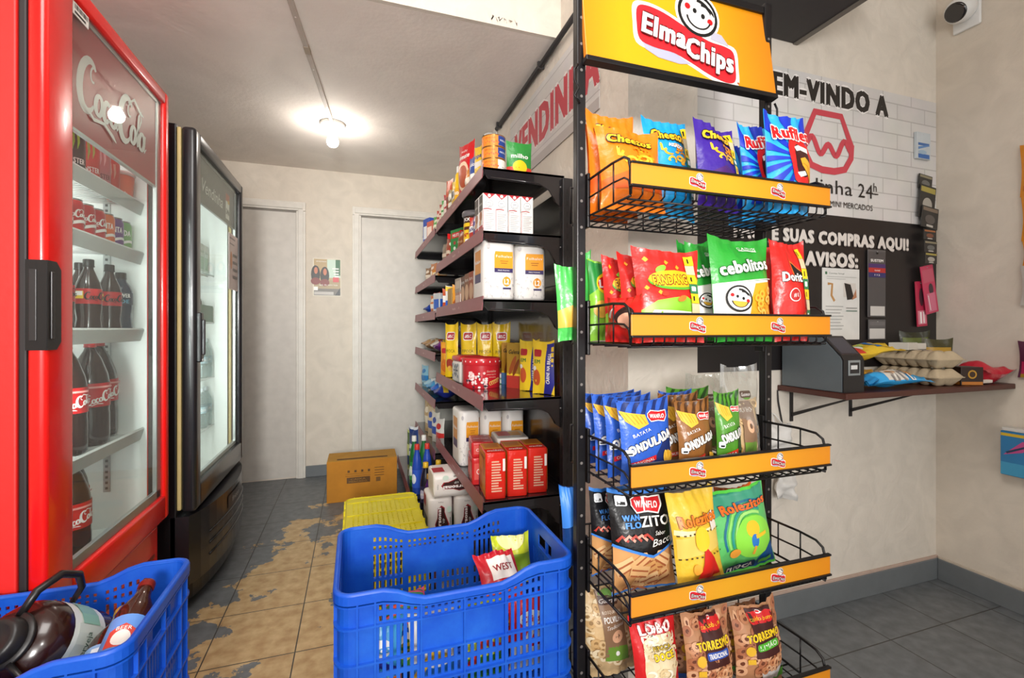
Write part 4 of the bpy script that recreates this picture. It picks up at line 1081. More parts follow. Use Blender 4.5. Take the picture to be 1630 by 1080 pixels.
# ---- fourth shelf: tins, tall yellow bags, slim packs at the back
z = T1[3] + .0005
tn = thing('biscuit_tin', 'round red biscuit tin with pale blossom pattern on the fourth shelf', 'tin', (.587, 2.235, z), (0, 0, 0))
mb = MB(); R_ = .092; mb.lathe([(R_ * .98, 0), (R_, .004), (R_, .112)], mat('c3202c', .3), 36)
rr_ = random.Random(5); it = []
for k in range(46):
    x, y = rr_.uniform(-.085, .02), rr_.uniform(.004, .075)
    it += E(x, y, rr_.uniform(.004, .009), rr_.uniform(.004, .009), ink(rr_.choice(['f3e4e2', 'e9aab0', 'f0c9c6', 'efe6e0', '3a2a35'])), 9)
for k in range(6): it += S(arc(.035 + .009 * k, .025 + .003 * k, .006, .009, 0, 300, 7), .003, ink('e8c46a'))
it += T('Sortidos', .04, .083, .010, ink('efc9b8'), w=.05, shear=.3) + T('amanteigados', .04, .068, .006, ink('efc9b8'), w=.05) + T('biscoitos', .045, .055, .006, ink('efc9b8'), w=.035)
mb.pr(it, m_cyl(R_ + .0006, -.15), cyl_cuts(R_, 40), eps=.0003, smooth=True); mb.build('can_body', tn)
mb = MB(); mb.lathe([(R_ + .001, .108), (R_ + .0028, .11), (R_ + .0028, .140), (R_ + .0015, .144), (R_ - .004, .145), (R_ - .008, .139), (0, .139)], mat('cf2a33', .28), 36)
it = []
for k in range(-4, 5): it += E(k * .032, .128, .0035, .0045, WHITE, 10)
mb.pr(it, m_cyl(R_ + .003, -.15), cyl_cuts(R_, 40), eps=.0004); mb.build('lid', tn)
st = thing('biscuit_tin', 'square white tin with a tile motif and red lid on the fourth shelf', 'tin', (.574, 2.455, z), (0, 0, .1))
fi = R(-.06, .01, .06, .10, ink('d9d6d0')) + E(0, .065, .012, .012, ink('33415c'), 4)
for a in range(8): fi += E(.024 * cos(a * pi / 4), .065 + .024 * sin(a * pi / 4), .011, .006, ink('4f6272' if a % 2 else '2d3340'), 10, a * pi / 4)
for sx in (-1, 1):
    for sy in (-1, 1): fi += E(sx * .045, .065 + sy * .03, .01, .01, ink('7a8894'), 8)
mb = MB(); mb.box(-.07, -.07, 0, .07, .07, .115, mat('e4e1da', .35), .012, 3, smooth=True); mb.pr(fi, m_front(-.07)); mb.pr(fi, m_left(-.07)); mb.build('can_body', st)
mb = MB(); mb.box(-.073, -.073, .112, .073, .073, .142, mat('c4232a', .3), .012, 3, smooth=True)
mb.box(-.05, -.05, .1415, .05, .05, .146, mat('9c161d', .3), .002); mb.build('lid', st)
yb_it = lambda w, h: RR(0, h * .78, w * .62, h * .16, .012, WHITE) + RR(0, h * .78, w * .54, h * .13, .010, ink('b5222a')) + T('BISC', 0, h * .78, h * .06, WHITE, w=w * .4, bold=.04) + T('PIPOCA', 0, h * .5, h * .06, ink('5b4a12'), w=w * .7) + E(0, h * .25, w * .3, h * .1, ink('a43324')) + E(0, h * .16, w * .2, h * .06, ink('e8b24c'))
yb0 = None
for k, (x, y, rz) in enumerate(((.53, 2.69, -.9), (.62, 2.645, -.6), (.70, 2.565, -.35), (.765, 2.47, -.2))):
    lab = ORD[k] + ' tall yellow snack bag from the corridor edge, behind the tins on the fourth shelf'
    if yb0 is None: yb0 = prod(bag_mb(.10, .305, .04, foil('f0c81c'), yb_it(.10, .305), 81, pinch=.06, nu=8, nv=12), 'snack_bag', (x, y, z), rz, lab, 'snack bag', 'tall yellow bags on the fourth shelf')
    else: sdup(yb0, (x, y, z), (0, 0, rz), lab)
prod(bag_mb(.085, .20, .03, foil('e39a26'), RR(0, .15, .05, .03, .01, ink('b5222a')) + E(0, .06, .03, .04, ink('c96a22')), 83, nu=8, nv=10), 'snack_bag', (.505, 2.80, z), -.9, 'smaller orange-yellow bag at the rail, far end of the fourth shelf', 'snack bag')
for k, (c, lab) in enumerate((('d9d3cf', 'white'), ('c98f9c', 'pink'))):
    prod(box_mb(.06, .09, .028, '7cc58a' if k == 0 else 'd68fa0', R(-.025, .004, .025, .022, ink('e9e4e0')), bev=.004), 'soap_box', (.70, 2.348, z + .0285 * k * 1.0), .1, ['lower green soap box stacked behind the round tin', 'upper pink soap box stacked behind the round tin'][k], 'soap box', 'stacked soap boxes')
def slim(kind):
    w_, h_ = .11, .215
    if kind == 0:
        it = R(-.055, 0, .055, h_, ink('e7c22e')) + R(-.055, .07, .03, h_, ink('b8862c')) + T('Galena', -.012, .175, .02, BLACK, w=.06, bold=.03, shear=.3) + E(-.015, .10, .013, .05, ink('8a4a22'), 14, -.4) + R(-.055, .0, .025, .06, ink('5a7fb0')) + R(.03, .01, .05, .07, WHITE)
        return box_mb(w_, .022, h_, 'e9c62f', it, (), (), bev=.002)
    if kind == 1:
        it = R(-.055, 0, .055, h_, ink('eac934')) + R(-.055, .07, .03, h_, ink('a8842a')) + T('Galena', -.012, .175, .02, BLACK, w=.06, bold=.03, shear=.3) + E(-.02, .11, .012, .05, ink('9c5226'), 14, -.4) + E(0, .10, .010, .045, ink('7d3c1c'), 14, -.4) + R(-.055, 0, .025, .06, ink('b5392f')) + R(.03, .01, .05, .07, WHITE)
        return box_mb(w_, .022, h_, 'ecd043', it, (), (), bev=.002)
    it = R(-.055, 0, .055, h_, ink('f2cd2a')) + POLY([(.0, 0), (.04, 0), (.055, .04), (.055, h_), (.02, h_), (.015, .05)], ink('2a2b8c')) + T('CARNE NA BRASA', .032, .11, .015, WHITE, w=.13, bold=.03, rot=1.5) + E(-.03, .07, .02, .035, ink('c9552a')) + RR(-.025, .175, .04, .03, .008, ink('b5222a')) + T('EM', -.025, .14, .016, ink('3c7a35'), w=.03, bold=.03) + E(-.04, .11, .01, .01, WHITE)
    return bag_mb(w_, h_ + .01, .03, foil('f3d02f'), it, 90 + kind, pinch=.04, nu=8, nv=10, wr=.6)
for k, (x, y, kind, lab) in enumerate(((.750, 2.25, 0, 'slim brown and yellow box with a blue foot, leaning on the shelf back panel'), (.735, 2.115, 1, 'slim brown and yellow box with a red foot, leaning on the shelf back panel'), (.752, 1.995, 2, 'yellow and violet striped pouch beside the slim brown boxes'), (.772, 1.875, 3, 'yellow and violet striped pouch at the shelf end by the upright'))):
    prod(slim(kind), 'slim_pack' if kind < 2 else 'seasoning_pouch', (x, y, z), WEST + .62, lab, 'pack', 'slim packs leaning on the fourth shelf', rx=-.0)

# ---- fifth shelf: paper towels at the back, red biscuit multipacks in front
z = T1[4] + .0005
for k, x in enumerate((.512, .660, .782)):
    t5 = sdup(tw, ((.546, .659, .772)[k], 2.40 - .02 * k, z), (0, 0, .0), ['paper towel pack at the corridor edge of the fifth shelf', 'middle paper towel pack of the three on the fifth shelf', 'paper towel pack by the back panel on the fifth shelf'][k]); t5.scale = (.80, 1, 1.14); t5.location.x = (.546, .659, .772)[k]; settle(t5)
M_RW = mat('dd2a1e', .22, 0, .3, 25, .04)
def multipack():
    w_, d_, h_ = .085, .165, .19
    fr = []
    rr2 = random.Random(2)
    for k in range(12):
        fr += R(-.018, .03 + .011 * k, -.018 + rr2.uniform(.028, .044), .036 + .011 * k, ink('e9b79a'))
    fr += R(.028, .115, .038, .165, WHITE)
    sd = R(-.08, .01, .08, .185, ink('d88a2a')) + R(-.06, .02, .0, .10, ink('b5601a')) + E(.03, .12, .03, .035, ink('c06d22')) + R(-.08, .01, -.06, .06, ink('403a6a')) + T('cracker', .01, .165, .018, ink('7a2a12'), w=.11, bold=.03)
    tp = R(-.04, -.02, .04, .08, ink('d98a26')) + R(-.03, .0, .03, .06, ink('c06d22')) + T('cracker', 0, -.05, .018, WHITE, w=.06, bold=.03, shear=.3)
    return pillow_mb(w_, d_, h_, M_RW, .010, fr, sd, sd, tp)
m0 = None
for k, x in enumerate((.548, .643, .738)):
    lab = ORD[k] + ' red biscuit multipack from the rail at the near end of the fifth shelf'
    if m0 is None: m0 = prod(multipack(), 'biscuit_pack', (x, 1.895 + .012 * k, z), -.10, lab, 'biscuit pack', 'red biscuit multipacks on the fifth shelf')
    else: sdup(m0, (x, 1.895 + .012 * k, z), (0, 0, -.10), lab)
rp = lambda w_, d_, h_, seed: pillow_mb(w_, d_, h_, mat('c92a2c', .25, 0, .3, 25, .05), .012, R(-w_ * .4, h_ * .2, w_ * .4, h_ * .8, ink('d9574f')) + T('Cream', 0, h_ * .5, h_ * .2, WHITE, w=w_ * .6), R(-d_ * .4, h_ * .2, d_ * .4, h_ * .8, ink('d9665f')), R(-d_ * .4, h_ * .2, d_ * .4, h_ * .8, ink('d9665f')), R(-w_ * .4, -d_ * .3, w_ * .4, d_ * .3, ink('b3222a')) + T('Cream Cracker', 0, 0, .016, WHITE, w=w_ * .7, bold=.03))
prod(rp(.10, .15, .12, 1), 'biscuit_pack', (.545, 2.085, z), -.1, 'red biscuit pack under the flat ones behind the multipacks', 'biscuit pack', 'red biscuit packs behind the multipacks')
prod(rp(.10, .16, .065, 2), 'biscuit_pack', (.55, 2.10, z + .1205), -.15, 'red biscuit pack lying on another behind the multipacks', 'biscuit pack', 'red biscuit packs behind the multipacks')
prod(rp(.10, .15, .135, 3), 'biscuit_pack', (.675, 2.10, z), -.05, 'red biscuit pack carrying the white one behind the multipacks', 'biscuit pack', 'red biscuit packs behind the multipacks')
prod(pillow_mb(.15, .16, .06, mat('e6e0d8', .25, 0, .3, 25, .04), .015, R(-.06, .01, .06, .05, ink('c9302f')), (), (), R(-.06, -.03, .0, .06, ink('c9302f')) + R(.0, -.03, .05, .05, ink('d9962c')) + T('Integral', -.02, -.05, .014, ink('7a6a5a'), w=.06)), 'biscuit_pack', (.69, 2.10, z + .1355), -.1, 'white and orange biscuit pack lying on top behind the red multipacks', 'biscuit pack')

# ---- base shelf: toilet paper, cleaning bottles
z = B1 + .0005
TPW = mat('ebe3dc', .35, 0, .2, 30, .02)
def tp_items(w, h):
    blob = [(-.06 * w, .12 * h), (.12 * w, .10 * h), (.26 * w, .2 * h), (.30 * w, .34 * h), (.20 * w, .50 * h), (.14 * w, .62 * h), (.14 * w, .72 * h), (.02 * w, .78 * h), (-.10 * w, .70 * h), (-.12 * w, .5 * h), (-.2 * w, .36 * h), (-.16 * w, .2 * h)]
    big = [(x * 1.15, h * .44 + (y - h * .44) * 1.1) for x, y in blob]
    return POLY(big, ink('a8242e')) + POLY(blob, ink('3a1a16')) + T('Personal', -.06 * w, .44 * h, .14 * w, WHITE, w=.62 * h, bold=.05, rot=pi / 2, ol=ink('a8242e')) + T('VIP', .12 * w, .42 * h, .09 * w, WHITE, w=.12 * h, bold=.04, rot=pi / 2) + T('folha', .0, .90 * h, .03 * h, ink('6b6261'), w=.2 * w) + E(.34 * w, .7 * h, .1 * w, .08 * h, ink('d7e8d9')) + R(.36 * w, .3 * h, .40 * w, .5 * h, ink('8b8380'))
def tpack():
    w, d, h = .128, .20, .205
    sd = R(-.07, .02, .07, .10, ink('4a5a2c')) + R(-.06, .14, .02, .2, ink('b5343c'))
    return pillow_mb(w, d, h, TPW, .030, tp_items(w, h), sd, sd)
tp = prod(tpack(), 'toilet_paper_pack', (.415, 2.50, z), 0, 'standing toilet paper pack at the rail on the base shelf', 'toilet paper', 'toilet paper packs on the base shelf')
sdup(tp, (.555, 2.48, z), (0, 0, -.06), 'standing toilet paper pack further in on the base shelf')
lt = sdup(tp, (.580, 2.48, z + .2055 + .0645), (0, -pi / 2, 0), 'toilet paper pack lying across the two standing ones')
sdup(tp, (.735, 2.46, z), (0, 0, .05), 'toilet paper pack standing by the back panel under the red biscuits')
def cleaner(body, cap, lab, lab2, h, r, capc2=None):
    return bottle_mb([(r * .9, 0), (r, .006), (r, h * .55), (r * .8, h * .72), (r * .45, h * .86), (r * .42, h * .92)], mat(body, .25, 0, 0, 20, .03, coat=.2), mat(cap, .4), h * .09, r * .5, (r * 1.01, h * .14, h * .5, mat(lab, .4)), E(0, h * .32, r * .6, h * .1, ink(lab2)) + T('LIMPA', 0, h * .32, h * .05, WHITE, w=r * .9, bold=.03), rot=-.9)
CL = ((.405, 2.72, '4a1f63', 'b98b3c', '5d2b76', '8d6fa0', .235, .032, 'purple bottle with a gold cap by the toilet paper'),
      (.47, 2.66, 'a9d8b4', '5fb37c', 'dfeee2', '57a86f', .16, .030, 'small pale green bottle between the purple bottle and the toilet paper'),
      (.40, 2.84, '1d1b2b', 'e3b62c', '2a2748', 'c9c2d8', .27, .033, 'dark bottle with a yellow cap nearer the toilet paper'),
      (.48, 2.86, '1d1b2b', 'e3b62c', '2a2748', 'c9c2d8', .27, .033, 'dark bottle with a yellow cap standing further in on the base shelf'),
      (.380, 3.10, '2a4fb5', 'd8382b', '2f5ac8', 'e9eef7', .32, .032, 'blue cleaning bottle with a red cap at the rail on the base shelf'),
      (.446, 3.10, '2a4fb5', 'd8382b', '2f5ac8', 'e9eef7', .32, .032, 'blue cleaning bottle with a red cap standing further in'),
      (.380, 3.26, '1f6b34', 'eceae4', '2f8a49', 'd7e6cf', .34, .032, 'green bottle with a white cap at the rail on the base shelf'),
      (.446, 3.26, '1f6b34', 'eceae4', '2f8a49', 'd7e6cf', .34, .032, 'green bottle with a white cap standing further in'))
for x, y, b_, c_, l_, l2_, h_, r_, lab in CL:
    if 2.90 < y < 3.05: continue
    prod(cleaner(b_, c_, l_, l2_, h_, r_), 'cleaning_bottle', (x, y, z), 0, lab, 'bottle', 'cleaning bottles on the base shelf')
prod(bag_mb(.12, .36, .05, foil('dfe4ea'), R(-.06, .24, .06, .34, ink('27407c')) + R(-.06, .05, .06, .15, ink('3a7a4a')) + T('sabao', 0, .2, .03, ink('27407c'), w=.09, bold=.03), 95, nu=8, nv=12), 'detergent_pouch', (.40, 3.44, z), -1.1, 'white detergent pouch with navy top at the far end of the base shelf', 'pouch', 'detergent pouches')
prod(bag_mb(.12, .30, .05, foil('c9cf7a'), R(-.06, .2, .06, .28, ink('4a6a2c')) + R(-.06, .04, .06, .12, ink('27407c')), 96, nu=8, nv=12), 'detergent_pouch', (.40, 3.60, z), -1.1, 'yellow-green detergent pouch at the far end of the base shelf', 'pouch', 'detergent pouches')

# ---- far bay
def far(zz, rows, grp):
    for k, (kind, y, c, c2, w_, h_, lab) in enumerate(rows):
        if kind == 'p': m = pouch(w_, h_, .035, c, R(-w_ / 2, h_ * .3, w_ / 2, h_ * .55, ink(c2)) + E(0, h_ * .75, w_ * .25, h_ * .1, ink(c2)), 200 + k); nm, ct = 'food_pouch', 'pouch'
        elif kind == 'b': m = box_mb(w_, .06, h_, c, R(-w_ * .4, h_ * .2, w_ * .4, h_ * .7, ink(c2)), R(-.025, h_ * .2, .025, h_ * .7, ink(c2)), R(-.025, h_ * .2, .025, h_ * .7, ink(c2)), bev=.002); nm, ct = 'food_box', 'box'
        else: m = None
        if kind in 'pb': prod(m, nm, (.53, y, zz + .0005), WEST + .3, lab, ct, grp)
        else:   # lying bag
            m = bag_mb(w_, h_, .085, foil(c), R(-w_ / 2, h_ * .3, w_ / 2, h_ * .5, ink(c2)) + E(0, h_ * .7, w_ * .3, h_ * .1, ink(c2)), 220 + k, nu=8, nv=10)
            tag(m.build('food_bag', None, (.53, y, zz + .048), (-pi / 2, 0, WEST)), lab, 'bag', grp).location.x = .497
far(T2[0], (('p', 3.08, 'b5302a', 'e5d3c0', .10, .14, 'red pouch at the start of the far bay top shelf'), ('p', 3.22, '4a9a3f', 'dfe6c8', .10, .13, 'green pouch on the far bay top shelf'), ('b', 3.38, 'c9604a', 'efd9cc', .09, .13, 'salmon box on the far bay top shelf'), ('b', 3.56, '2b4fae', 'e9ecf2', .11, .19, 'blue and white milk powder box on the far bay top shelf'), ('p', 3.75, '3a62b8', 'e9ecf2', .10, .15, 'blue pouch at the far end of the far bay top shelf')), 'goods on the far bay top shelf')
far(T2[1], (('b', 3.12, 'e08a2a', 'f0d9b0', .10, .05, 'flat orange box on the second shelf of the far bay'), ('p', 3.35, 'b87a52', 'ead9c8', .10, .12, 'tan pouch on the second shelf of the far bay'), ('p', 3.60, '8f6a4a', 'e2d2c0', .10, .12, 'brown pouch on the second shelf of the far bay')), 'goods on the second shelf of the far bay')
far(T2[2], (('b', 3.08, 'cfd3d6', '2c62c4', .09, .13, 'white box with a blue panel on the third shelf of the far bay'), ('p', 3.22, 'c9473a', 'f0d070', .09, .14, 'red and yellow pouch on the third shelf of the far bay'), ('p', 3.36, 'd9783a', 'f2e9dc', .09, .13, 'orange pouch with a white band on the third shelf of the far bay'), ('l', 3.60, '2347a8', '6fae4a', .12, .16, 'lower blue packet lying on the third shelf of the far bay')), 'goods on the third shelf of the far bay')
far(T2[3], (('l', 3.12, '7d2f86', 'e6c94a', .13, .17, 'purple packet lying on the fourth shelf of the far bay'), ('l', 3.30, 'd8cfc4', 'b5432a', .14, .18, 'white packet lying on the fourth shelf of the far bay'), ('l', 3.50, 'b98a5c', 'e9d2a8', .16, .2, 'clear-fronted packet of brown snacks lying on the fourth shelf of the far bay'), ('l', 3.72, 'c9a070', 'ece4d8', .16, .2, 'tan packet lying at the far end of the fourth shelf of the far bay')), 'goods on the fourth shelf of the far bay')
for k in range(3): pass
far(T2[4], (('l', 3.12, '27358f', 'd9b83a', .13, .17, 'navy striped packet lying on the fifth shelf of the far bay'), ('l', 3.29, '2a62c0', 'bcd7ee', .13, .17, 'bright blue packet lying on the fifth shelf of the far bay'), ('l', 3.46, '4aa0d8', 'e6f0f4', .14, .17, 'sky blue packet lying on the fifth shelf of the far bay'), ('l', 3.63, '9fc9dc', 'eef2f2', .14, .17, 'pale blue packet lying on the fifth shelf of the far bay'), ('p', 3.80, '8cc0d8', '2f7fc0', .12, .17, 'pale blue pouch standing at the end of the fifth shelf of the far bay')), 'goods on the fifth shelf of the far bay')
far(T2[5], (('p', 3.09, 'e4e2de', 'c9302f', .12, .20, 'white pouch with a red band on the lowest raised shelf of the far bay'), ('p', 3.27, 'e8e4da', '2f4fa8', .12, .21, 'white pouch with a blue band on the lowest raised shelf of the far bay'), ('p', 3.45, 'd9c3a0', '3a5ab0', .12, .22, 'cream flour pouch on the lowest raised shelf of the far bay'), ('p', 3.63, 'c9a878', 'efe2cc', .12, .23, 'tan flour pouch on the lowest raised shelf of the far bay')), 'goods on the lowest raised shelf of the far bay')

# ================================================================ snack display rack
RXL, RXR, RYP, RYF = 0.546, 1.164, 1.085, 0.870
FX0, FX1 = 0.562, 1.146
FTOP = (1.558, 1.231, 0.902, 0.622, 0.335)
ZFL = [t - 0.068 for t in FTOP]
M_RACK = mat('161416', 0.35, 0.2, 0.03, 60, 0.03)
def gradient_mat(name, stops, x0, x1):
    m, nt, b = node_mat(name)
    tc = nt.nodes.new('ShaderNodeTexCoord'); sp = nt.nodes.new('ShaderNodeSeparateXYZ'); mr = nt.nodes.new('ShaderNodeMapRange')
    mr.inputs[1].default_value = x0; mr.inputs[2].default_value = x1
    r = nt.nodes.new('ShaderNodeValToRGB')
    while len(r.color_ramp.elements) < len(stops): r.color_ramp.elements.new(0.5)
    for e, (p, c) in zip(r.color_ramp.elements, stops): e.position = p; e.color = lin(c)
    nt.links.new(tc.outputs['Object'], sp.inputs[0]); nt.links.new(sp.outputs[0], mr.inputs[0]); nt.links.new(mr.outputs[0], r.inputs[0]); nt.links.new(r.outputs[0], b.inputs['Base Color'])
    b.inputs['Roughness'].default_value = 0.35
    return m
rk = thing('snack_display_rack', 'black wire snack rack with a yellow headboard and yellow-fronted baskets', 'display rack', ((RXL + RXR) / 2, RYP, 0))
RO = (-(RXL + RXR) / 2, -RYP, 0)
RT = Matrix.Translation(RO)
def rput(mb, name, parent=rk):
    mb.v = [tuple(RT @ Vector(p)) for p in mb.v]
    return mb.build(name, parent)
for X in (RXL, RXR):
    mb = MB(); mb.box(X - .0125, RYP - .0125, 0.02, X + .0125, RYP + .0125, 2.17, M_RACK, .003)
    for k in range(30):
        z_ = .12 + .067 * k
        mb.add([(X + .004 * cos(a), RYP - .0128, z_ + .004 * sin(a)) for a in [2 * pi * q / 8 for q in range(8)]], [tuple(range(8))], mat('6b6663', .5))
    rput(mb, 'post')
    mb = MB(); mb.box(X - .02, RYF + .01, 0, X + .02, RYP + .16, .022, M_RACK, .004); rput(mb, 'foot')
for z_ in (2.15, .10):
    mb = MB(); mb.box(RXL + .012, RYP - .008, z_ - .01, RXR - .012, RYP + .008, z_ + .01, M_RACK, .002); rput(mb, 'crossbar')
# headboard, leaning back slightly
M_HEAD = gradient_mat('headboard_yellow', [(0, 'd8830f'), (.18, 'd99f10'), (.5, 'd8a610'), (.8, 'd68f0e'), (1, 'd27d0c')], -.31, .31)
hb = MB(); Hh, hw = .285, .31
hb.box(-hw, -.008, 0, hw, .008, Hh, M_HEAD, .002)
hs = (gx(1172, 1.07) - gx(1005, 1.07)) / 2 * .92
lx = gx(1090, 1.07) - (RXL + RXR) / 2; lz = gz(62, gx(1090, 1.07), 1.07) - 1.892
hb.pr(shift(snack_logo(hs), lx, lz, 1, -.02), m_front(-.0082), eps=.0003)
hb.pr(E(lx + hs * 1.02, lz - .62 * hs, .004, .004, ink('b5532a'), 10), m_front(-.0082), eps=.0003)
hbo = hb.build('headboard', rk, (0.003, -.028, 1.885), (-.14, 0, 0))
mb = MB(); mb.box(-hw - .002, -.012, -.012, hw + .002, .012, .002, M_RACK, .002)
mb.box(-hw, .0082, .0, hw, .010, Hh, M_RACK)
mb.build('headboard_frame', hbo)
for X in (RXL, RXR):
    mb = MB(); s_ = -1 if X < .8 else 1
    mb.tube([(X + s_ * .014, RYP - .02, 1.87), (X + s_ * .024, RYP - .02, 1.855), (X + s_ * .024, RYP - .02, 1.83), (X + s_ * .012, RYP - .02, 1.81), (X + s_ * .024, RYP - .02, 1.79), (X + s_ * .010, RYP - .02, 1.775), (X, RYP - .005, 1.78)], .003, M_RACK, 6); rput(mb, 'hook')
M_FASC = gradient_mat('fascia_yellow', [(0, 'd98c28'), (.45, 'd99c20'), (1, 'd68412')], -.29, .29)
def basket(k):
    zf, zt = ZFL[k], FTOP[k]; y1 = 1.17
    mb = MB(); r_ = .0021
    n = 21
    for i in range(n):
        x = FX0 + .006 + (FX1 - FX0 - .012) * i / (n - 1)
        mb.tube([(x, y1, zf), (x, RYF + .022, zf), (x, RYF + .010, zf + .006), (x, RYF + .007, zf + .03)], r_, M_RACK, 5)
    for y in (y1, 1.11, 1.05, .99, .93, RYF + .022): mb.tube([(FX0 + .004, y, zf - .0035), (FX1 - .004, y, zf - .0035)], .003 if y in (y1,) else .0024, M_RACK, 5)
    for X in (FX0 + .004, FX1 - .004):
        for (za, zb, rr) in ((.092, .096, .0034), (.046, .05, .0026)):
            mb.tube([(X, RYP, zf + za), (X, .955, zf + zb), (X, .905, zf + zb - .003), (X, .886, zf + zb - .014), (X, .880, zf + zb - .035), (X, .879, zf + .004)], rr, M_RACK, 6)
        mb.tube([(X, y1, zf), (X, .879, zf)], .003, M_RACK, 6)
        for y in (1.02, .95): mb.tube([(X, y, zf), (X, y, zf + .094)], .0021, M_RACK, 5)
        mb.box(X - .004, RYP - .016, zf - .03, X + .004, RYP + .016, zf + .11, M_RACK, .002)
    mb.tube([(FX0, y1, zf), (FX0, y1, zf + .10), (FX1, y1, zf + .10), (FX1, y1, zf)], .003, M_RACK, 6)
    for i in range(1, 10): mb.tube([(FX0 + (FX1 - FX0) * i / 10, y1, zf), (FX0 + (FX1 - FX0) * i / 10, y1, zf + .10)], .0021, M_RACK, 5)
    b = rput(mb, 'wire_basket')
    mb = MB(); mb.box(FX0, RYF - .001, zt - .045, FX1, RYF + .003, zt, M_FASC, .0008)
    for px in (1110, 1238): mb.pr(shift(snack_logo(.0213), gx(px, RYF), zt - .0255), m_front(RYF - .0012), eps=.00015)
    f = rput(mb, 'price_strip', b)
    mb = MB(); mb.box(FX0 - .001, RYF - .004, zt, FX1 + .001, RYF + .006, zt + .005, M_RACK, .001); mb.box(FX0 - .001, RYF - .005, zt - .050, FX1 + .001, RYF + .006, zt - .045, M_RACK, .001)
    rput(mb, 'strip_channel', f)
    return b
for k in range(5): basket(k)

# ---------------------------------------------------------------- snack bags
def art(*parts):
    o = []
    for p in parts: o += p
    return o
def rays(cx, cy, w, h, n, m, r0=0.0, tw=.5):
    o = []
    for k in range(n):
        a = 2 * pi * k / n; a2 = a + 2 * pi / n * tw; Rr = 1.3 * max(w, h)
        pts = [(cx + r0 * cos(a), cy + r0 * sin(a)), (cx + Rr * cos(a), cy + Rr * sin(a)), (cx + Rr * cos(a2), cy + Rr * sin(a2))]
        pts = clip(pts, -w * .495, .002, w * .495, h * .998)
        if len(pts) > 2: o += POLY(pts, m)
    return o
def clip(p, x0, y0, x1, y1):
    for ax, lim, sg in ((0, x0, 1), (0, x1, -1), (1, y0, 1), (1, y1, -1)):
        q = []
        for i in range(len(p)):
            a, b = p[i - 1], p[i]; da, db = sg * (a[ax] - lim), sg * (b[ax] - lim)
            if (da >= 0) != (db >= 0):
                t = da / (da - db); q.append((a[0] + (b[0] - a[0]) * t, a[1] + (b[1] - a[1]) * t))
            if db >= 0: q.append(b)
        p = q
        if not p: return []
    return p
def promo(w, h, x):    # yellow hanging-strip label running down the bag
    o = []
    for k in range(7):
        y = h * (.93 - .125 * k); c = (YEL, ink('d9c7a0'), ink('2f7a4a'))[(0, 1, 0, 2, 0, 1, 2)[k]]
        o += POLY([(x + .03 * w * (k / 7), y), (x + .15 * w + .03 * w * (k / 7), y), (x + .155 * w + .03 * w * ((k + 1) / 7), y - h * .12), (x + .005 * w + .03 * w * ((k + 1) / 7), y - h * .12)], c)
        if c is YEL: o += R(x + .06 * w, y - h * .09, x + .09 * w, y - h * .03, BLACK)
        elif k in (3, 6): o += RR(x + .09 * w, y - h * .06, .08 * w, h * .06, .002, WHITE)
    return o
def curls(seed, x0, y0, x1, y1, n, sz, cols):
    rr2 = random.Random(seed); o = []
    for k in range(n):
        x, y = rr2.uniform(x0, x1), rr2.uniform(y0, y1); c = ink(cols[k % len(cols)])
        a0 = rr2.uniform(0, 360)
        p = arc(x, y, sz * rr2.uniform(.7, 1.1), sz * rr2.uniform(.5, .9), a0, a0 + rr2.uniform(180, 300), 9)
        o += S([(min(max(q[0], x0), x1), min(max(q[1], y0), y1)) for q in p], [sz * .45] * 8 + [sz * .3, sz * .15], c)
    return o
def rings(seed, x0, y0, x1, y1, n, sz, cols, hole):
    rr2 = random.Random(seed); o = []
    for k in range(n):
        x, y = rr2.uniform(x0, x1), rr2.uniform(y0, y1); a = rr2.uniform(0, 3); f = rr2.uniform(.6, 1)
        o += E(x, y, sz, sz * f, ink(cols[k % len(cols)]), 14, a) + E(x, y, sz * .42, sz * .42 * f, ink(hole), 10, a)
    return o
def a_puff(base2, txt2=None, word='Cheetos'):
    def f(w, h):
        o = POLY([(-.495 * w, .02), (.495 * w, .02), (.495 * w, .30 * h), (0, .38 * h), (-.495 * w, .22 * h)], ink(base2))
        o += curls(3, -.25 * w, .46 * h, .35 * w, .68 * h, 11, .10 * w, ('f0a51c', 'f4bb35', 'd98212'))
        o += T(word, -.02 * w, .80 * h, .115 * h, ink('f7bb24'), w=.70 * w, bold=.05, rot=-.03, ol=BLACK, olw=.08, shear=.15)
        if txt2: o += T(txt2, .05 * w, .66 * h, .045 * h, WHITE, w=.34 * w, bold=.04)
        return o
    return f
def a_ruf(w, h):
    o = rays(0, .42 * h, w, h, 13, ink('1533b8'), 0.0, .52)
    lips = []
    lips += E(.12 * w, .28 * h, .30 * w, .30 * h, ink('d81e1e'), 22, .12) + E(.12 * w, .27 * h, .20 * w, .20 * h, ink('3b0c10'), 20, .12)
    lips += POLY([(-.06 * w, .41 * h), (.10 * w, .46 * h), (.30 * w, .42 * h), (.28 * w, .36 * h), (.10 * w, .385 * h), (-.04 * w, .355 * h)], WHITE)
    lips += POLY([(-.02 * w, .12 * h), (.06 * w, .07 * h), (.2 * w, .1 * h), (.14 * w, .14 * h)], WHITE)
    lips += POLY([(.02 * w, .27 * h), (.16 * w, .30 * h), (.30 * w, .24 * h), (.42 * w, .06 * h), (.34 * w, .02 * h), (.20 * w, .12 * h), (.06 * w, .20 * h)], ink('eaa92c')) + S([(.08 * w, .22 * h), (.2 * w, .2 * h), (.33 * w, .06 * h)], .02 * w, ink('c98318'))
    o += [([(x, y + .16 * h) for x, y in v], f, m) for v, f, m in lips]
    o += T('Ruffles', .02 * w, .76 * h, .15 * h, RED, w=.84 * w, bold=.06, ol=WHITE, olw=.06, rot=.02)
    return o
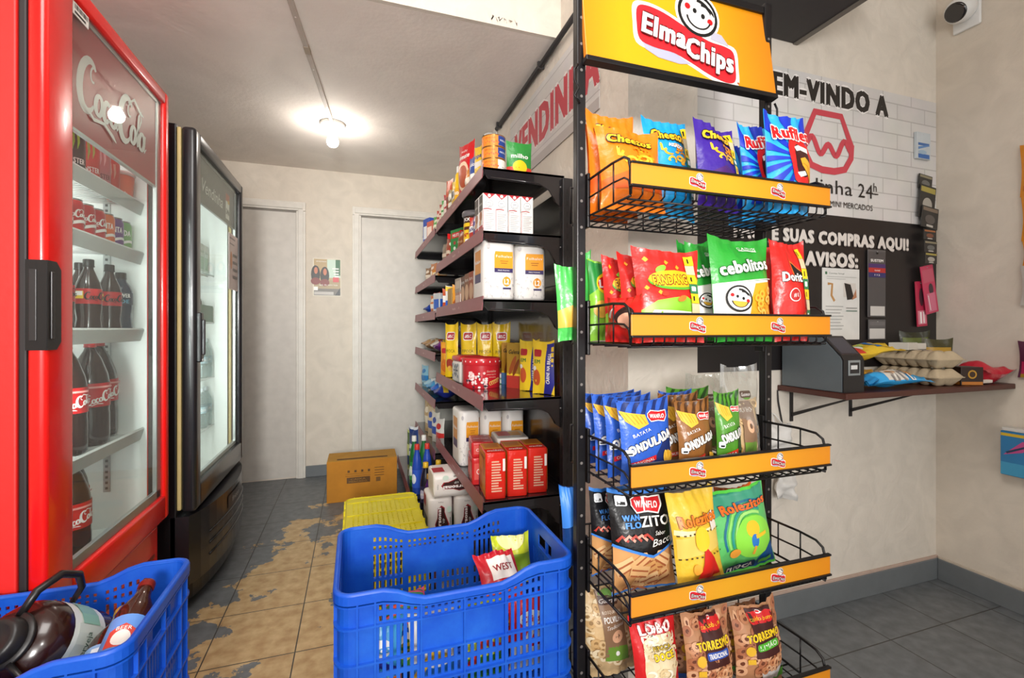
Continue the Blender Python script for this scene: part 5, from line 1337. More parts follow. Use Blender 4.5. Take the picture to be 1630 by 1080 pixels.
def a_lays(w, h):
    return art(POLY([(-.495 * w, .5 * h), (.1 * w, .75 * h), (-.1 * w, .97 * h), (-.495 * w, .97 * h)], ink('2b8f3f')), E(.02 * w, .66 * h, .34 * w, .17 * h, YEL, 22), E(.02 * w, .66 * h, .30 * w, .12 * h, RED, 22), T("Lay's", .02 * w, .66 * h, .12 * h, WHITE, w=.5 * w, bold=.05),
               E(-.2 * w, .28 * h, .22 * w, .13 * h, ink('e8b84a')), R(-.05 * w, .30 * h, .40 * w, .46 * h, ink('e9d9c0')), T('SOUR', .17 * w, .42 * h, .035 * h, ink('35603a'), w=.25 * w), T('CREAM', .17 * w, .35 * h, .035 * h, ink('35603a'), w=.3 * w), R(-.05 * w, .2 * h, .45 * w, .24 * h, ink('58b548')))
def a_fan(strip):
    def f(w, h):
        o = POLY([(-.495 * w, .06 * h), (.495 * w, .05 * h), (.495 * w, .26 * h), (.2 * w, .40 * h), (-.25 * w, .34 * h), (-.495 * w, .2 * h)], ink('86c232'))
        o += POLY([(-.4 * w, .05 * h), (.45 * w, .05 * h), (.3 * w, .20 * h), (-.3 * w, .22 * h)], ink('e8e3dc')) + POLY([(-.3 * w, .05 * h), (.4 * w, .05 * h), (.2 * w, .15 * h), (-.2 * w, .17 * h)], ink('2c62b8'))
        for x, y in ((-.35, .86), (-.05, .84), (.12, .78), (-.38, .5), (-.2, .44), (.3, .86)): o += POLY([(x * w, (y - .03) * h), ((x + .04) * w, y * h), (x * w, (y + .035) * h), ((x - .035) * w, y * h)], ink('f2a52c'))
        o += E(-.15 * w, .75 * h, .09 * w, .04 * h, ink('8cc83c'), 10, .5) + E(-.14 * w, .42 * h, .05 * w, .03 * h, ink('b03018')) + E(.1 * w, .36 * h, .09 * w, .035 * h, ink('e8742c'), 12, .4)
        o += E(.05 * w, .60 * h, .40 * w, .13 * h, ink('5aa52c'), 20) + E(.05 * w, .62 * h, .39 * w, .115 * h, ink('f2b21c'), 20) + T('FANDANGOS', .05 * w, .61 * h, .12 * h, YEL, w=.66 * w, bold=.03, ol=ink('7a2a0c'), olw=.09, rot=.05)
        if strip: o += promo(w, h, .24 * w)
        return o
    return f
def a_ceb(w, h):
    o = POLY([(-.495 * w, .02), (.495 * w, .02), (.495 * w, .54 * h), (-.495 * w, .46 * h)], WHITE) + POLY([(.0, .03 * h), (.495 * w, .03 * h), (.495 * w, .52 * h), (.15 * w, .48 * h), (.05 * w, .30 * h)], ink('e8a724'))
    o += rings(4, .14 * w, .06 * h, .42 * w, .46 * h, 19, .065 * w, ('f0b53a', 'e29a1c', 'f4c55a'), 'c77f14')
    o += shift(smiley(.20 * w, mouth=ink('e8b03a')), -.16 * w, .30 * h, 1, -.12) + S([(-.495 * w, .465 * h), (.0, .505 * h), (.495 * w, .545 * h)], .012 * w, WHITE)
    o += T('cebolitos', .0 * w, .68 * h, .14 * h, WHITE, w=.82 * w, bold=.05, rot=.16, ol=ink('125a22'), olw=.03) + T('CLASSICOS', .1 * w, .88 * h, .035 * h, WHITE, w=.3 * w, bold=.03) + R(-.05 * w, .85 * h, .25 * w, .856 * h, WHITE)
    return o
def a_dor(w, h):
    o = POLY([(-.1 * w, .80 * h), (.40 * w, .56 * h), (-.02 * w, .54 * h)], ink('e8742c')) + POLY([(-.06 * w, .76 * h), (.36 * w, .57 * h), (0, .55 * h)], BLACK)
    o += T('Doritos', .04 * w, .58 * h, .11 * h, WHITE, w=.78 * w, bold=.05, ol=BLACK, olw=.04) + E(-.1 * w, .36 * h, .13 * w, .08 * h, WHITE, 20) + E(-.1 * w, .36 * h, .11 * w, .07 * h, ink('b51c1c'), 20) + T('#1', -.1 * w, .36 * h, .05 * h, WHITE, w=.1 * w)
    o += POLY([(-.05 * w, .03 * h), (.3 * w, .05 * h), (.2 * w, .16 * h)], ink('e2782a')) + promo(w, h, .18 * w)
    return o
def wanflo(cx, cy, s):
    return shift(POLY([(-1.02, .2), (-.6, .52), (.2, .42), (.95, .5), (1.05, 0), (.8, -.5), (.1, -.42), (-.7, -.52), (-1.05, -.1)], WHITE) + POLY([(-.95, .18), (-.56, .44), (.2, .34), (.9, .42), (.97, 0), (.75, -.42), (.1, -.34), (-.66, -.44), (-.97, -.08)], ink('cf1a24')) + T('WANFLO', 0, 0, .36, WHITE, w=1.5, bold=.04), cx, cy, s, -.08)
def chipsfan(cx, cy, s, n, cols):
    o = []
    for k in range(n):
        a = .5 + .28 * k
        o += E(cx + s * .5 * cos(a), cy + s * .5 * sin(a), s * .62, s * .2, ink(cols[k % len(cols)]), 14, a)
        for j in (-1, 0, 1): o += S([(cx + s * .5 * cos(a) + s * .5 * cos(a) * t - j * s * .07 * sin(a), cy + s * .5 * sin(a) + s * .5 * sin(a) * t + j * s * .07 * cos(a)) for t in (-.9, .9)], s * .025, ink('c98a1c'))
    return o
def a_ond(stripe, tag_, tagc):
    def f(w, h):
        o = []
        for k in range(9):
            x = -.7 * w + k * .19 * w
            p = clip([(x, .80 * h), (x + .09 * w, .80 * h), (x + .24 * w, .99 * h), (x + .15 * w, .99 * h)], -.49 * w, 0, .49 * w, h * .995)
            if len(p) > 2: o += POLY(p, ink(stripe))
        o += POLY([(.02 * w, .03 * h), (.495 * w, .02 * h), (.495 * w, .5 * h), (.3 * w, .5 * h)], ink(stripe))
        o += POLY([(-.49 * w, .86 * h), (-.05 * w, .80 * h), (.0 * w, .66 * h), (-.22 * w, .60 * h), (-.42 * w, .72 * h)], ink('eeb93a'))
        for k in range(5): o += S([(-.46 * w + .08 * w * k, .84 * h - .012 * h * k), (-.34 * w + .07 * w * k, .67 * h)], .012 * w, ink('c9882a'))
        o += wanflo(.20 * w, .76 * h, .20 * w)
        o += T('BATATA', -.16 * w, .545 * h, .05 * h, WHITE, w=.36 * w, bold=.03, rot=.28) + T('ONDULADA', .02 * w, .40 * h, .125 * h, WHITE, w=.88 * w, bold=.07, rot=.30, ol=BLACK, olw=.04)
        o += POLY([(-.40 * w, .05 * h), (.10 * w, .13 * h), (.10 * w, .20 * h), (-.40 * w, .12 * h)], ink(tagc)) + T(tag_, -.15 * w, .125 * h, .045 * h, WHITE, w=.42 * w, bold=.03, rot=.16)
        o += chipsfan(.28 * w, .06 * h, .22 * w, 5, ('f0c24a', 'e5ae30'))
        o += RR(-.40 * w, .27 * h, .12 * w, .09 * h, .003, ink('dfe6ef')) + R(-.44 * w, .24 * h, -.36 * w, .265 * h, BLACK)
        return o
    return f
def a_zit(w, h):
    o = POLY([(-.49 * w, .02 * h), (.49 * w, .02 * h), (.49 * w, .46 * h), (.05 * w, .36 * h), (-.49 * w, .48 * h)], ink('d9a066'))
    rr2 = random.Random(6)
    for k in range(16):
        x, y = rr2.uniform(-.42, .38) * w, rr2.uniform(.05, .34) * h; a = rr2.uniform(-.6, .8); s = .14 * w
        q = [(x + s * (u_ * cos(a) - v_ * sin(a)), y + s * (u_ * sin(a) + v_ * cos(a))) for u_, v_ in ((-1, -.6), (1, -.6), (1, .6), (-1, .6))]
        o += POLY(clip(q, -.48 * w, .03 * h, .48 * w, .42 * h), ink(('e2b47c', 'd6a062', 'e8c08c')[k % 3]))
        for j in (-.5, .1): o += S([(min(.47 * w, max(-.47 * w, x + s * (u_ * cos(a) - j * sin(a)))), y + s * (u_ * sin(a) + j * cos(a))) for u_ in (-.9, 0, .9)], .18 * s, ink('a9603a'))
    o += S([(-.49 * w, .49 * h), (.05 * w, .37 * h), (.49 * w, .47 * h)], .035 * w, ink('3f86e0'))
    o += wanflo(.05 * w, .86 * h, .23 * w) + RR(-.33 * w, .90 * h, .18 * w, .09 * h, .004, ink('dfe2e6')) + R(-.39 * w, .865 * h, -.27 * w, .89 * h, BLACK)
    o += T('WAN', -.22 * w, .745 * h, .055 * h, ink('4a92ea'), w=.25 * w, bold=.05) + T('FLO', -.20 * w, .675 * h, .055 * h, ink('4a92ea'), w=.22 * w, bold=.05) + T('ZITOS', .20 * w, .70 * h, .10 * h, WHITE, w=.56 * w, bold=.03)
    for k in range(5): o += S([(-.44 * w + .09 * w * k, .53 * h + .01 * h * k), (-.38 * w + .09 * w * k, .58 * h), (-.30 * w + .09 * w * k, .53 * h)], .035 * w, ink(('b5382a', 'e8a08c')[k % 2]))
    o += T('Sabor', .20 * w, .585 * h, .04 * h, WHITE, w=.18 * w, shear=.35) + T('Bacon', .25 * w, .515 * h, .065 * h, WHITE, w=.44 * w, shear=.35, rot=.12, bold=.005)
    return o
def a_pip(kind):
    def f(w, h):
        if kind == 'y':
            o = S([(-.48 * w, .64 * h), (.0, .60 * h), (.48 * w, .62 * h)], .05 * h, ink('f7e9b0')) + POLY([(-.47 * w, .38 * h), (.47 * w, .42 * h), (.47 * w, .62 * h), (-.47 * w, .58 * h)], ink('e8c862'))
            for k in range(10): o += R((-.46 + .095 * k) * w, .60 * h, (-.42 + .095 * k) * w, .615 * h, ink('4a3a14')) + R((-.46 + .095 * k) * w, .37 * h, (-.42 + .095 * k) * w, .385 * h, ink('4a3a14'))
            o += POLY([(.02 * w, .48 * h), (.20 * w, .34 * h), (.40 * w, .12 * h), (-.25 * w, .09 * h), (-.06 * w, .30 * h)], ink('c9221c')) + POLY([(.22 * w, .60 * h), (.38 * w, .62 * h), (.34 * w, .78 * h), (.2 * w, .76 * h)], ink('e9dcd0'))
            o += E(-.02 * w, .55 * h, .15 * w, .12 * h, ink('f2c52c'), 14) + E(-.18 * w, .27 * h, .08 * w, .05 * h, ink('f0a53a'))
            o += T('Rolezitos', .0, .74 * h, .10 * h, ink('ef7d1c'), w=.78 * w, bold=.05, rot=.03, ol=ink('7a2f0c'), olw=.03)
            o += RR(-.10 * w, .12 * h, .40 * w, .09 * h, .004, ink('c9221c'), .12) + T('PIPOCA', -.10 * w, .12 * h, .06 * h, WHITE, w=.34 * w, bold=.04, rot=.12) + R(.14 * w, .12 * h, .36 * w, .17 * h, ink('e0a52c'))
        else:
            o = POLY([(-.45 * w, .03 * h), (.47 * w, .03 * h), (.47 * w, .30 * h), (.1 * w, .10 * h)], ink('12508c')) + POLY([(-.47 * w, .96 * h), (.47 * w, .96 * h), (.47 * w, .80 * h), (.0, .86 * h), (-.47 * w, .7 * h)], ink('3f9a7c'))
            for k in range(5): o += S(arc(.1 * w, .45 * h, (.56 - .06 * k) * w * .8, (.40 - .045 * k) * h, 60, 200, 12), .03 * w, ink(('1f6f8c', '8ed86a', '2f9a8c', 'a5e07a', '5fc04a')[k]))
            o += E(.1 * w, .42 * h, .32 * w, .25 * h, ink('8fe04a'), 24) + E(.08 * w, .52 * h, .11 * w, .10 * h, ink('f2c52c'), 16) + E(.08 * w, .38 * h, .06 * w, .08 * h, ink('2f7ac9'), 14)
            o += S([(.1 * w, .42 * h), (.3 * w, .44 * h)], .04 * w, ink('f2c52c')) + S([(.08 * w, .32 * h), (.05 * w, .22 * h)], .04 * w, ink('e8a53a'))
            o += E(-.22 * w, .28 * h, .08 * w, .055 * h, ink('e8a03a')) + T('Rolezitos', .05 * w, .80 * h, .10 * h, ink('ef6d1c'), w=.74 * w, bold=.05, rot=.05, ol=ink('123a5c'), olw=.03)
            o += RR(-.12 * w, .09 * h, .42 * w, .09 * h, .004, ink('0f2f52'), .06) + T('PIPOCA', -.12 * w, .09 * h, .06 * h, WHITE, w=.36 * w, bold=.04, rot=.06) + R(.12 * w, .08 * h, .38 * w, .125 * h, ink('58b53a'))
        return o
    return f
def a_polv(w, h):
    o = rings(9, -.45 * w, .04 * h, .45 * w, .95 * h, 90, .085 * w, ('d9b98a', 'e6cda4', 'cfa873', 'ecd9b6'), '9c7a4e')
    o += POLY([(-.26 * w, .93 * h), (.18 * w, .90 * h), (.24 * w, .10 * h), (-.18 * w, .12 * h)], ink('8f6f55')) + POLY([(-.14 * w, .30 * h), (.225 * w, .27 * h), (.24 * w, .10 * h), (-.18 * w, .12 * h)], ink('6f9a3a'))
    o += E(-.02 * w, .90 * h, .17 * w, .05 * h, ink('6aa03a'), 14) + RR(-.05 * w, .82 * h, .36 * w, .10 * h, .006, ink('4a2a1c'), -.06) + T('Gusman', -.05 * w, .82 * h, .05 * h, WHITE, w=.30 * w, shear=.3)
    o += T('ROSQUINHA', -.02 * w, .69 * h, .035 * h, ink('e9dcc8'), w=.34 * w) + T('POLVILHO', 0.0, .61 * h, .065 * h, WHITE, w=.36 * w, bold=.03) + T('Tradicional', .02 * w, .53 * h, .045 * h, WHITE, w=.34 * w, shear=.35, rot=.06)
    o += E(.04 * w, .40 * h, .11 * w, .075 * h, ink('e8b490'), 18) + E(.04 * w, .40 * h, .045 * w, .03 * h, ink('6f5442'), 12) + E(.03 * w, .20 * h, .03 * w, .03 * h, WHITE, 12)
    return o
def a_doce(w, h):
    o = curls(5, -.3 * w, .18 * h, .35 * w, .80 * h, 40, .10 * w, ('f0e2c4', 'e6d2a8', 'f7eeda', 'd9c090'))
    o = E(.02 * w, .45 * h, .36 * w, .36 * h, ink('e8d6b0'), 22) + o + T('LOBO', -.02 * w, .87 * h, .10 * h, ink('f4e6e2'), w=.6 * w, bold=.06, ol=ink('a3141a'), rot=.04)
    o += T('PIPOCA', .03 * w, .68 * h, .05 * h, YEL, w=.32 * w, bold=.05, rot=.12, ol=BLACK) + T('DOCE', .05 * w, .59 * h, .08 * h, YEL, w=.36 * w, bold=.06, rot=.12, ol=BLACK)
    o += R(-.49 * w, .02 * h, .49 * w, .16 * h, ink('b51c20')) + E(.05 * w, .17 * h, .2 * w, .05 * h, ink('c9332c'))
    return o
def a_tor(flav, fc, foot):
    def f(w, h):
        o = rings(12, -.46 * w, .10 * h, .46 * w, .96 * h, 70, .085 * w, ('c98f6a', 'b87a55', 'd9a782', 'a9694a'), '6b3a26')
        o += POLY([(-.18 * w, .97 * h), (.24 * w, .97 * h), (.30 * w, .40 * h), (-.22 * w, .40 * h)], ink('3f1614')) + RR(.03 * w, .85 * h, .46 * w, .14 * h, .01, ink('cf1a1f'))
        o += T('caldobom', .03 * w, .84 * h, .05 * h, YEL, w=.42 * w, bold=.04) + E(.02 * w, .915 * h, .04 * w, .025 * h, WHITE, 10) + E(.02 * w, .918 * h, .028 * w, .016 * h, ink('cf1a1f'), 10)
        o += T('TORRESMO', .02 * w, .645 * h, .09 * h, YEL, w=.70 * w, bold=.05, ol=ink('3f1614')) + RR(.06 * w, .525 * h, .48 * w, .085 * h, .006, ink(fc)) + T(flav, .06 * w, .525 * h, .055 * h, WHITE, w=.40 * w, bold=.04)
        o += POLY([(-.49 * w, .02 * h), (.49 * w, .02 * h), (.49 * w, .16 * h), (.2 * w, .10 * h), (-.49 * w, .12 * h)], ink(foot)) + POLY([(-.14 * w, .22 * h), (.34 * w, .22 * h), (.28 * w, .05 * h), (-.06 * w, .05 * h)], ink('e8e6e4'))
        o += rings(13, -.10 * w, .22 * h, .30 * w, .38 * h, 22, .06 * w, ('d2996f', 'c4835a', 'e0b08a'), '8a5236')
        o += E(-.30 * w, .50 * h, .08 * w, .06 * h, ink('e0b02c'), 14) + R(-.36 * w, .34 * h, -.24 * w, .40 * h, ink('e0b02c'))
        return o
    return f
NB = [0]
def rbag(name, tier, px0, px1, pyt, Y, base, fn, label, group=None, lean=-.13, rz=0.0, t=.055, seal=None, wr=1.0, slump=0, pinch=.08, roll=0.0, free=False):
    X0, X1 = gx(px0, Y), gx(px1, Y)
    if not free: X0, X1 = max(X0, FX0 + .011), min(X1, FX1 - .010)
    Xc = (X0 + X1) / 2; w_ = X1 - X0
    zb = ZFL[tier] + .003
    h_ = (gz(pyt, Xc, Y + .025) - zb) / cos(lean)
    NB[0] += 1; up = (.15, .15, .15, 0, .10)[tier]
    m = bag_mb(w_, h_, t, foil(base) if isinstance(base, str) else base, [([(x, up * h_ + (1 - up) * y) for x, y in v], f, mm) for v, f, mm in fn(w_, h_)] if fn else (), 300 + NB[0], pinch=pinch, sealm=foil(seal) if seal else None, wr=wr, slump=slump)
    o = m.build(name, None, (Xc, Y, zb), (lean, roll, rz))
    M = o.rotation_euler.to_matrix(); o.location.z -= min(0.0, min((M @ v.co).z for v in o.data.vertices))
    return tag(o, label, 'snack bag', group)
N_ = 'snack_bag'
# top basket
GT = 'snack bags in the top basket'
rbag(N_, 0, 957, 1060, 212, 1.02, 'f07c18', a_puff('e85f12'), 'orange bag with yellow lettering at the front of the top basket', GT, rz=0, roll=-.02)
rbag(N_, 0, 938, 1015, 190, 1.085, 'ef7a17', a_puff('e85f12'), 'orange bag standing higher behind the lettered orange one, top basket', GT, lean=-0.08)
rbag(N_, 0, 934, 1000, 214, 1.14, 'ee7514', None, 'plain orange bag back third in the row by the post, top basket', GT, lean=-0.03, t=0.022)
rbag(N_, 0, 916, 927, 226, 1.14, 'ef7818', None, 'orange bag sticking out behind the post beside the top basket', GT, lean=-.02, t=0.03, free=True)
rbag(N_, 0, 1034, 1108, 196, 1.06, '1d9ad6', lambda w, h: a_puff('1580bd', 'ASSADO')(w, h) + promo(w, h, .30 * w), 'sky blue bag with yellow lettering behind the orange bags, top basket', GT, rz=.03)
rbag(N_, 0, 1108, 1180, 205, 0.955, '3a1f8c', lambda w, h: a_puff('4a1f6a')(w, h) + promo(w, h, .26 * w), 'purple slumping bag in the middle of the top basket', GT, rz=.12, roll=0.06)
rbag(N_, 0, 1158, 1200, 236, 1.075, '2aa0e2', lambda w, h: rays(0, .42 * h, w, h, 13, ink('1533b8'), 0, .52), 'narrow blue striped bag back between the purple and ridged chip bags', GT, lean=-.06)
rbag(N_, 0, 1184, 1236, 207, 0.995, '2aa6ea', a_ruf, 'blue rayed bag with red lips half hidden behind its twin, top basket', GT, lean=-.08)
rbag(N_, 0, 1224, 1300, 192, 0.918, '2aa6ea', a_ruf, 'blue rayed bag with red lips fully in view at the basket end, top basket', GT, lean=-0.06, rz=0, pinch=0.01)
# second basket
G2 = 'snack bags in the second basket'
rbag(N_, 1, 888, 935, 430, 1.12, '4fbf57', lambda w, h: POLY([(-.49 * w, .03 * h), (.3 * w, .03 * h), (.1 * w, .4 * h), (-.49 * w, .3 * h)], ink('e0b24a')), 'light green bag jutting out behind the post beside the second basket', G2, lean=-.02, t=0.03, roll=-.05, free=True)
rbag(N_, 1, 912, 940, 408, 1.152, '49b552', None, 'light green bag standing taller at the very back by the post, second basket', G2, lean=.0, t=0.016, free=True)
rbag(N_, 1, 938, 992, 420, 1.128, '8cc83f', a_lays, 'light green and yellow potato chip bag behind the red bags, second basket', G2, lean=-.06, t=0.04)
rbag(N_, 1, 963, 1028, 416, 1.064, 'cf2420', a_fan(False), 'red bag with yellow oval, third back in its row, second basket', G2, lean=-.10)
rbag(N_, 1, 990, 1062, 411, 0.997, 'cf2420', a_fan(False), 'red bag with yellow oval, second in its row, second basket', G2, lean=-.10)
rbag(N_, 1, 1014, 1118, 404, 0.925, 'd12722', a_fan(True), 'red bag with yellow oval and hanging yellow promo strip, second basket', G2, lean=-.10, rz=-.05)
tag(bag_mb(.125, .105, .034, foil('d6261f'), POLY([(-.05, .06), (-.02, .085), (-.03, .055)], ink('e9e2dc')) + E(.02, .06, .028, .022, ink('2a1a18')) + E(.025, .05, .022, .018, ink('d9a58a')), 390).build('snack_bag', None, (.592, .952, ZFL[1] + .006), (-.05, 0, -1.42)), 'short red bag wedged along the side wires at the corner of the second basket', 'snack bag', G2)
rbag(N_, 1, 1085, 1136, 392, 1.065, '2c9a34', a_ceb, 'green onion ring bag furthest back of the three, second basket', G2, lean=-.08)
rbag(N_, 1, 1098, 1158, 395, 1.0, '2c9a34', a_ceb, 'green onion ring bag between the front and back ones, second basket', G2, lean=-.08)
rbag(N_, 1, 1134, 1232, 386, 0.925, '2fa337', a_ceb, 'green onion ring bag at the front with a round smiling emblem, second basket', G2, lean=-.09, rz=.02)
rbag(N_, 1, 1222, 1280, 398, 1.0, 'c9231f', None, 'plain red bag behind the red tortilla chip bag, second basket', G2, lean=-.05)
rbag(N_, 1, 1234, 1300, 392, 0.92, 'd3241f', a_dor, 'red tortilla chip bag with a black triangle at the end of the second basket', G2, lean=-.07, rz=0, pinch=0.01)
# third basket
G3 = 'ridged potato chip bags in the third basket'
BL = a_ond('1c2f6b', 'ORIGINAL', 'd0222a'); BR = a_ond('4a2c14', 'CHURRASCO', 'c9301f'); GN = a_ond('22471a', 'SALSA', 'c9301f')
for k, (a, b, t_, y_) in enumerate(((986, 1076, 640, .950), (963, 1046, 633, 1.01), (944, 1030, 630, 1.07), (928, 1018, 628, 1.128))):
    rbag(N_, 2, a, b, t_, y_, '2f5fc4', BL, ('front', 'second', 'third', 'rearmost')[k] + ' of the four blue ridged chip bags by the post, third basket', G3, t=.038, lean=-.10, rz=.10, wr=.7)
rbag(N_, 2, 1052, 1104, 626, 1.045, '3a63be', BL, 'blue ridged chip bag tucked behind the brown ones, third basket', G3, t=.03, lean=-.06, wr=.7)
rbag(N_, 2, 1080, 1140, 640, 0.93, '8a5a2c', BR, 'front brown ridged chip bag, third basket', G3, t=.038, lean=-.10, rz=.08, wr=.7)
rbag(N_, 2, 1052, 1116, 630, 0.99, '8a5a2c', BR, 'brown ridged chip bag behind the front brown one, third basket', G3, t=.035, lean=-.08, wr=.7)
rbag(N_, 2, 1141, 1184, 627, 0.93, '4f8f2c', GN, 'front dark green ridged chip bag, third basket', G3, t=.038, lean=-.08, rz=.08, wr=.7)
rbag(N_, 2, 1062, 1130, 620, 1.082, '4f8f2c', GN, 'dark green ridged chip bag at the back of the third basket', G3, t=.035, lean=-.04, wr=.7)
def clearbag(px0, px1, pyt, Y, tier, label, lean, rz, name='cracknel_bag'):
    X0, X1 = gx(px0, Y), gx(px1, Y); Xc = (X0 + X1) / 2; w_ = X1 - X0; zb = ZFL[tier] + .003; h_ = (gz(pyt, Xc, Y + .02) - zb)
    t = thing(name, label, 'snack bag', (Xc, Y, zb + .006), (lean, 0, rz))
    hf = h_ * .64
    m = bag_mb(w_ * .94, hf, .05, foil('d8b98c'), rings(9, -.4 * w_, .03 * hf, .4 * w_, .95 * hf, 60, .075 * w_, ('d9b98a', 'e6cda4', 'cfa873', 'ecd9b6'), '9c7a4e') + POLY([(-.16 * w_, .99 * hf), (.24 * w_, .99 * hf), (.28 * w_, .12 * hf), (-.12 * w_, .12 * hf)], ink('8f6f55')) + POLY([(-.13 * w_, .36 * hf), (.26 * w_, .36 * hf), (.28 * w_, .12 * hf), (-.12 * w_, .12 * hf)], ink('6f9a3a')) + E(.06 * w_, .6 * hf, .10 * w_, .10 * hf, ink('e8b490')) + E(.06 * w_, .6 * hf, .04 * w_, .04 * hf, ink('6f5442')) + T('POLVILHO', .05 * w_, .85 * hf, .07 * hf, WHITE, w=.32 * w_, bold=.03), 401, seal=.05)
    m.build('filled_body', t)
    m = bag_mb(w_, h_, .056, M_FILM, (), 402, pinch=.04, wr=1.6); m.build('clear_film', t)
    m = MB(); m2 = bag_mb(w_, h_, .058, M_FILM, (), 402, pinch=.04, wr=1.6)
    m.pr(E(.02 * w_, .70 * h_, .12 * w_, .035 * h_, ink('5d8f3a')) + RR(.0, .72 * h_, .3 * w_, .07 * h_, .005, ink('5a4a40')) + T('Gusman', 0, .72 * h_, .035 * h_, WHITE, w=.24 * w_, shear=.3), m2.fn, m2.us, m2.vs_, eps=.0003); m.build('printed_label', t)
    return t
M_FILM = glass_mat('clear_film', 'f4f4f0', 1.4, 0.10, 0.12, 0.10)
clearbag(1146, 1212, 588, .99, 2, 'clear bag of ring cracknels with a brown label at the end of the third basket', -.05, .1)
clearbag(1090, 1150, 600, 1.122, 2, 'clear bag of ring cracknels standing further back in the third basket', -.02, 0)
# fourth basket
G4 = 'snack bags in the fourth basket'
rbag(N_, 3, 974, 1074, 782, 0.985, '121114', a_zit, 'black bacon snack bag with blue trim at the front of the fourth basket', G4, t=.06, lean=-.10, seal='3f86e0', rz=-.03, wr=.55)
rbag(N_, 3, 940, 1010, 776, 1.085, '15151a', a_zit, 'black and blue bag behind the front bacon snack bag, fourth basket', G4, t=.05, lean=-.06, seal='3f86e0')
rbag(N_, 3, 897, 936, 772, 1.14, '1a3f7a', lambda w, h: POLY([(-.49 * w, .5 * h), (.49 * w, .6 * h), (.49 * w, .99 * h), (-.49 * w, .99 * h)], ink('3f86e0')), 'blue-topped bag jutting out behind the post beside the fourth basket', G4, t=0.035, lean=-.0, roll=-.06, free=True)
rbag(N_, 3, 1077, 1156, 786, 0.925, 'e3bb3a', a_pip('y'), 'yellow popcorn bag with a red ribbon, fourth basket', G4, lean=-.12, roll=-.06, rz=.05, pinch=.10)
rbag(N_, 3, 1128, 1170, 786, 1.045, '3fa08c', a_pip('g'), 'green popcorn bag mostly hidden behind its twin, fourth basket', G4, lean=-.08)
rbag(N_, 3, 1140, 1212, 774, 1.1, 'd9641c', a_pip('y'), 'orange-topped popcorn bag at the back of the fourth basket', G4, lean=-.04, t=.04)
rbag(N_, 3, 1134, 1238, 784, 0.965, '5fc06a', a_pip('g'), 'green popcorn bag fully in view at the end of the fourth basket', G4, lean=-.14, roll=-.07, seal='59d048', rz=.05)
# bottom basket
G5 = 'snack bags in the bottom basket'
rbag(N_, 4, 932, 1016, 930, 1.1, 'd9b98a', a_polv, 'clear bag of ring cracknels with a brown and green label in the bottom basket', G5, lean=-.10, roll=-.03)
rbag(N_, 4, 1014, 1088, 982, 0.95, 'cf2226', a_doce, 'red sweet popcorn bag in the bottom basket', G5, lean=-.12, roll=-.03)
TR_, LI = a_tor('TRADICIONAL', '2a4fa8', '1f5fc4'), a_tor('LIMÃO', '4fae2c', '5fbf2c')
rbag(N_, 4, 1072, 1134, 970, 1.015, 'b88460', TR_, 'brown pork rind bag with a blue foot standing behind its twin', G5, lean=-.10)
rbag(N_, 4, 1094, 1172, 974, 0.93, 'b88460', TR_, 'brown pork rind bag with a blue nameplate in the bottom basket', G5, lean=-.12, rz=.04)
rbag(N_, 4, 1148, 1208, 962, 1.0, 'b88460', LI, 'brown pork rind bag with a green foot standing behind its twin', G5, lean=-.10)
rbag(N_, 4, 1172, 1250, 964, 0.93, 'b88460', LI, 'brown pork rind bag with a green nameplate in the bottom basket', G5, lean=-.12, rz=.05)

# ================================================================ plastic crates, carton
def crate_mat(name, a, b):
    m, nt, bs = node_mat(name); N = nt.nodes; L = nt.links
    tc = N.new('ShaderNodeTexCoord'); n1 = N.new('ShaderNodeTexNoise'); n1.inputs['Scale'].default_value = 9; n1.inputs['Detail'].default_value = 8; n1.inputs['Roughness'].default_value = .7
    r = N.new('ShaderNodeValToRGB'); r.color_ramp.elements[0].position = .42; r.color_ramp.elements[1].position = .85
    r.color_ramp.elements[0].color = lin(a); r.color_ramp.elements[1].color = lin(b)
    L.new(tc.outputs['Object'], n1.inputs['Vector']); L.new(n1.outputs['Fac'], r.inputs['Fac']); L.new(r.outputs['Color'], bs.inputs['Base Color'])
    bs.inputs['Roughness'].default_value = .42
    bp = N.new('ShaderNodeBump'); bp.inputs['Strength'].default_value = .06; L.new(n1.outputs['Fac'], bp.inputs['Height']); L.new(bp.outputs['Normal'], bs.inputs['Normal'])
    return m
M_CB = crate_mat('crate_blue', '0a4cbc', '2168cc'); M_CY = crate_mat('crate_yellow', 'd9c808', 'e8dc3c')
CL_, CW_, CH_ = .556, .350, .312
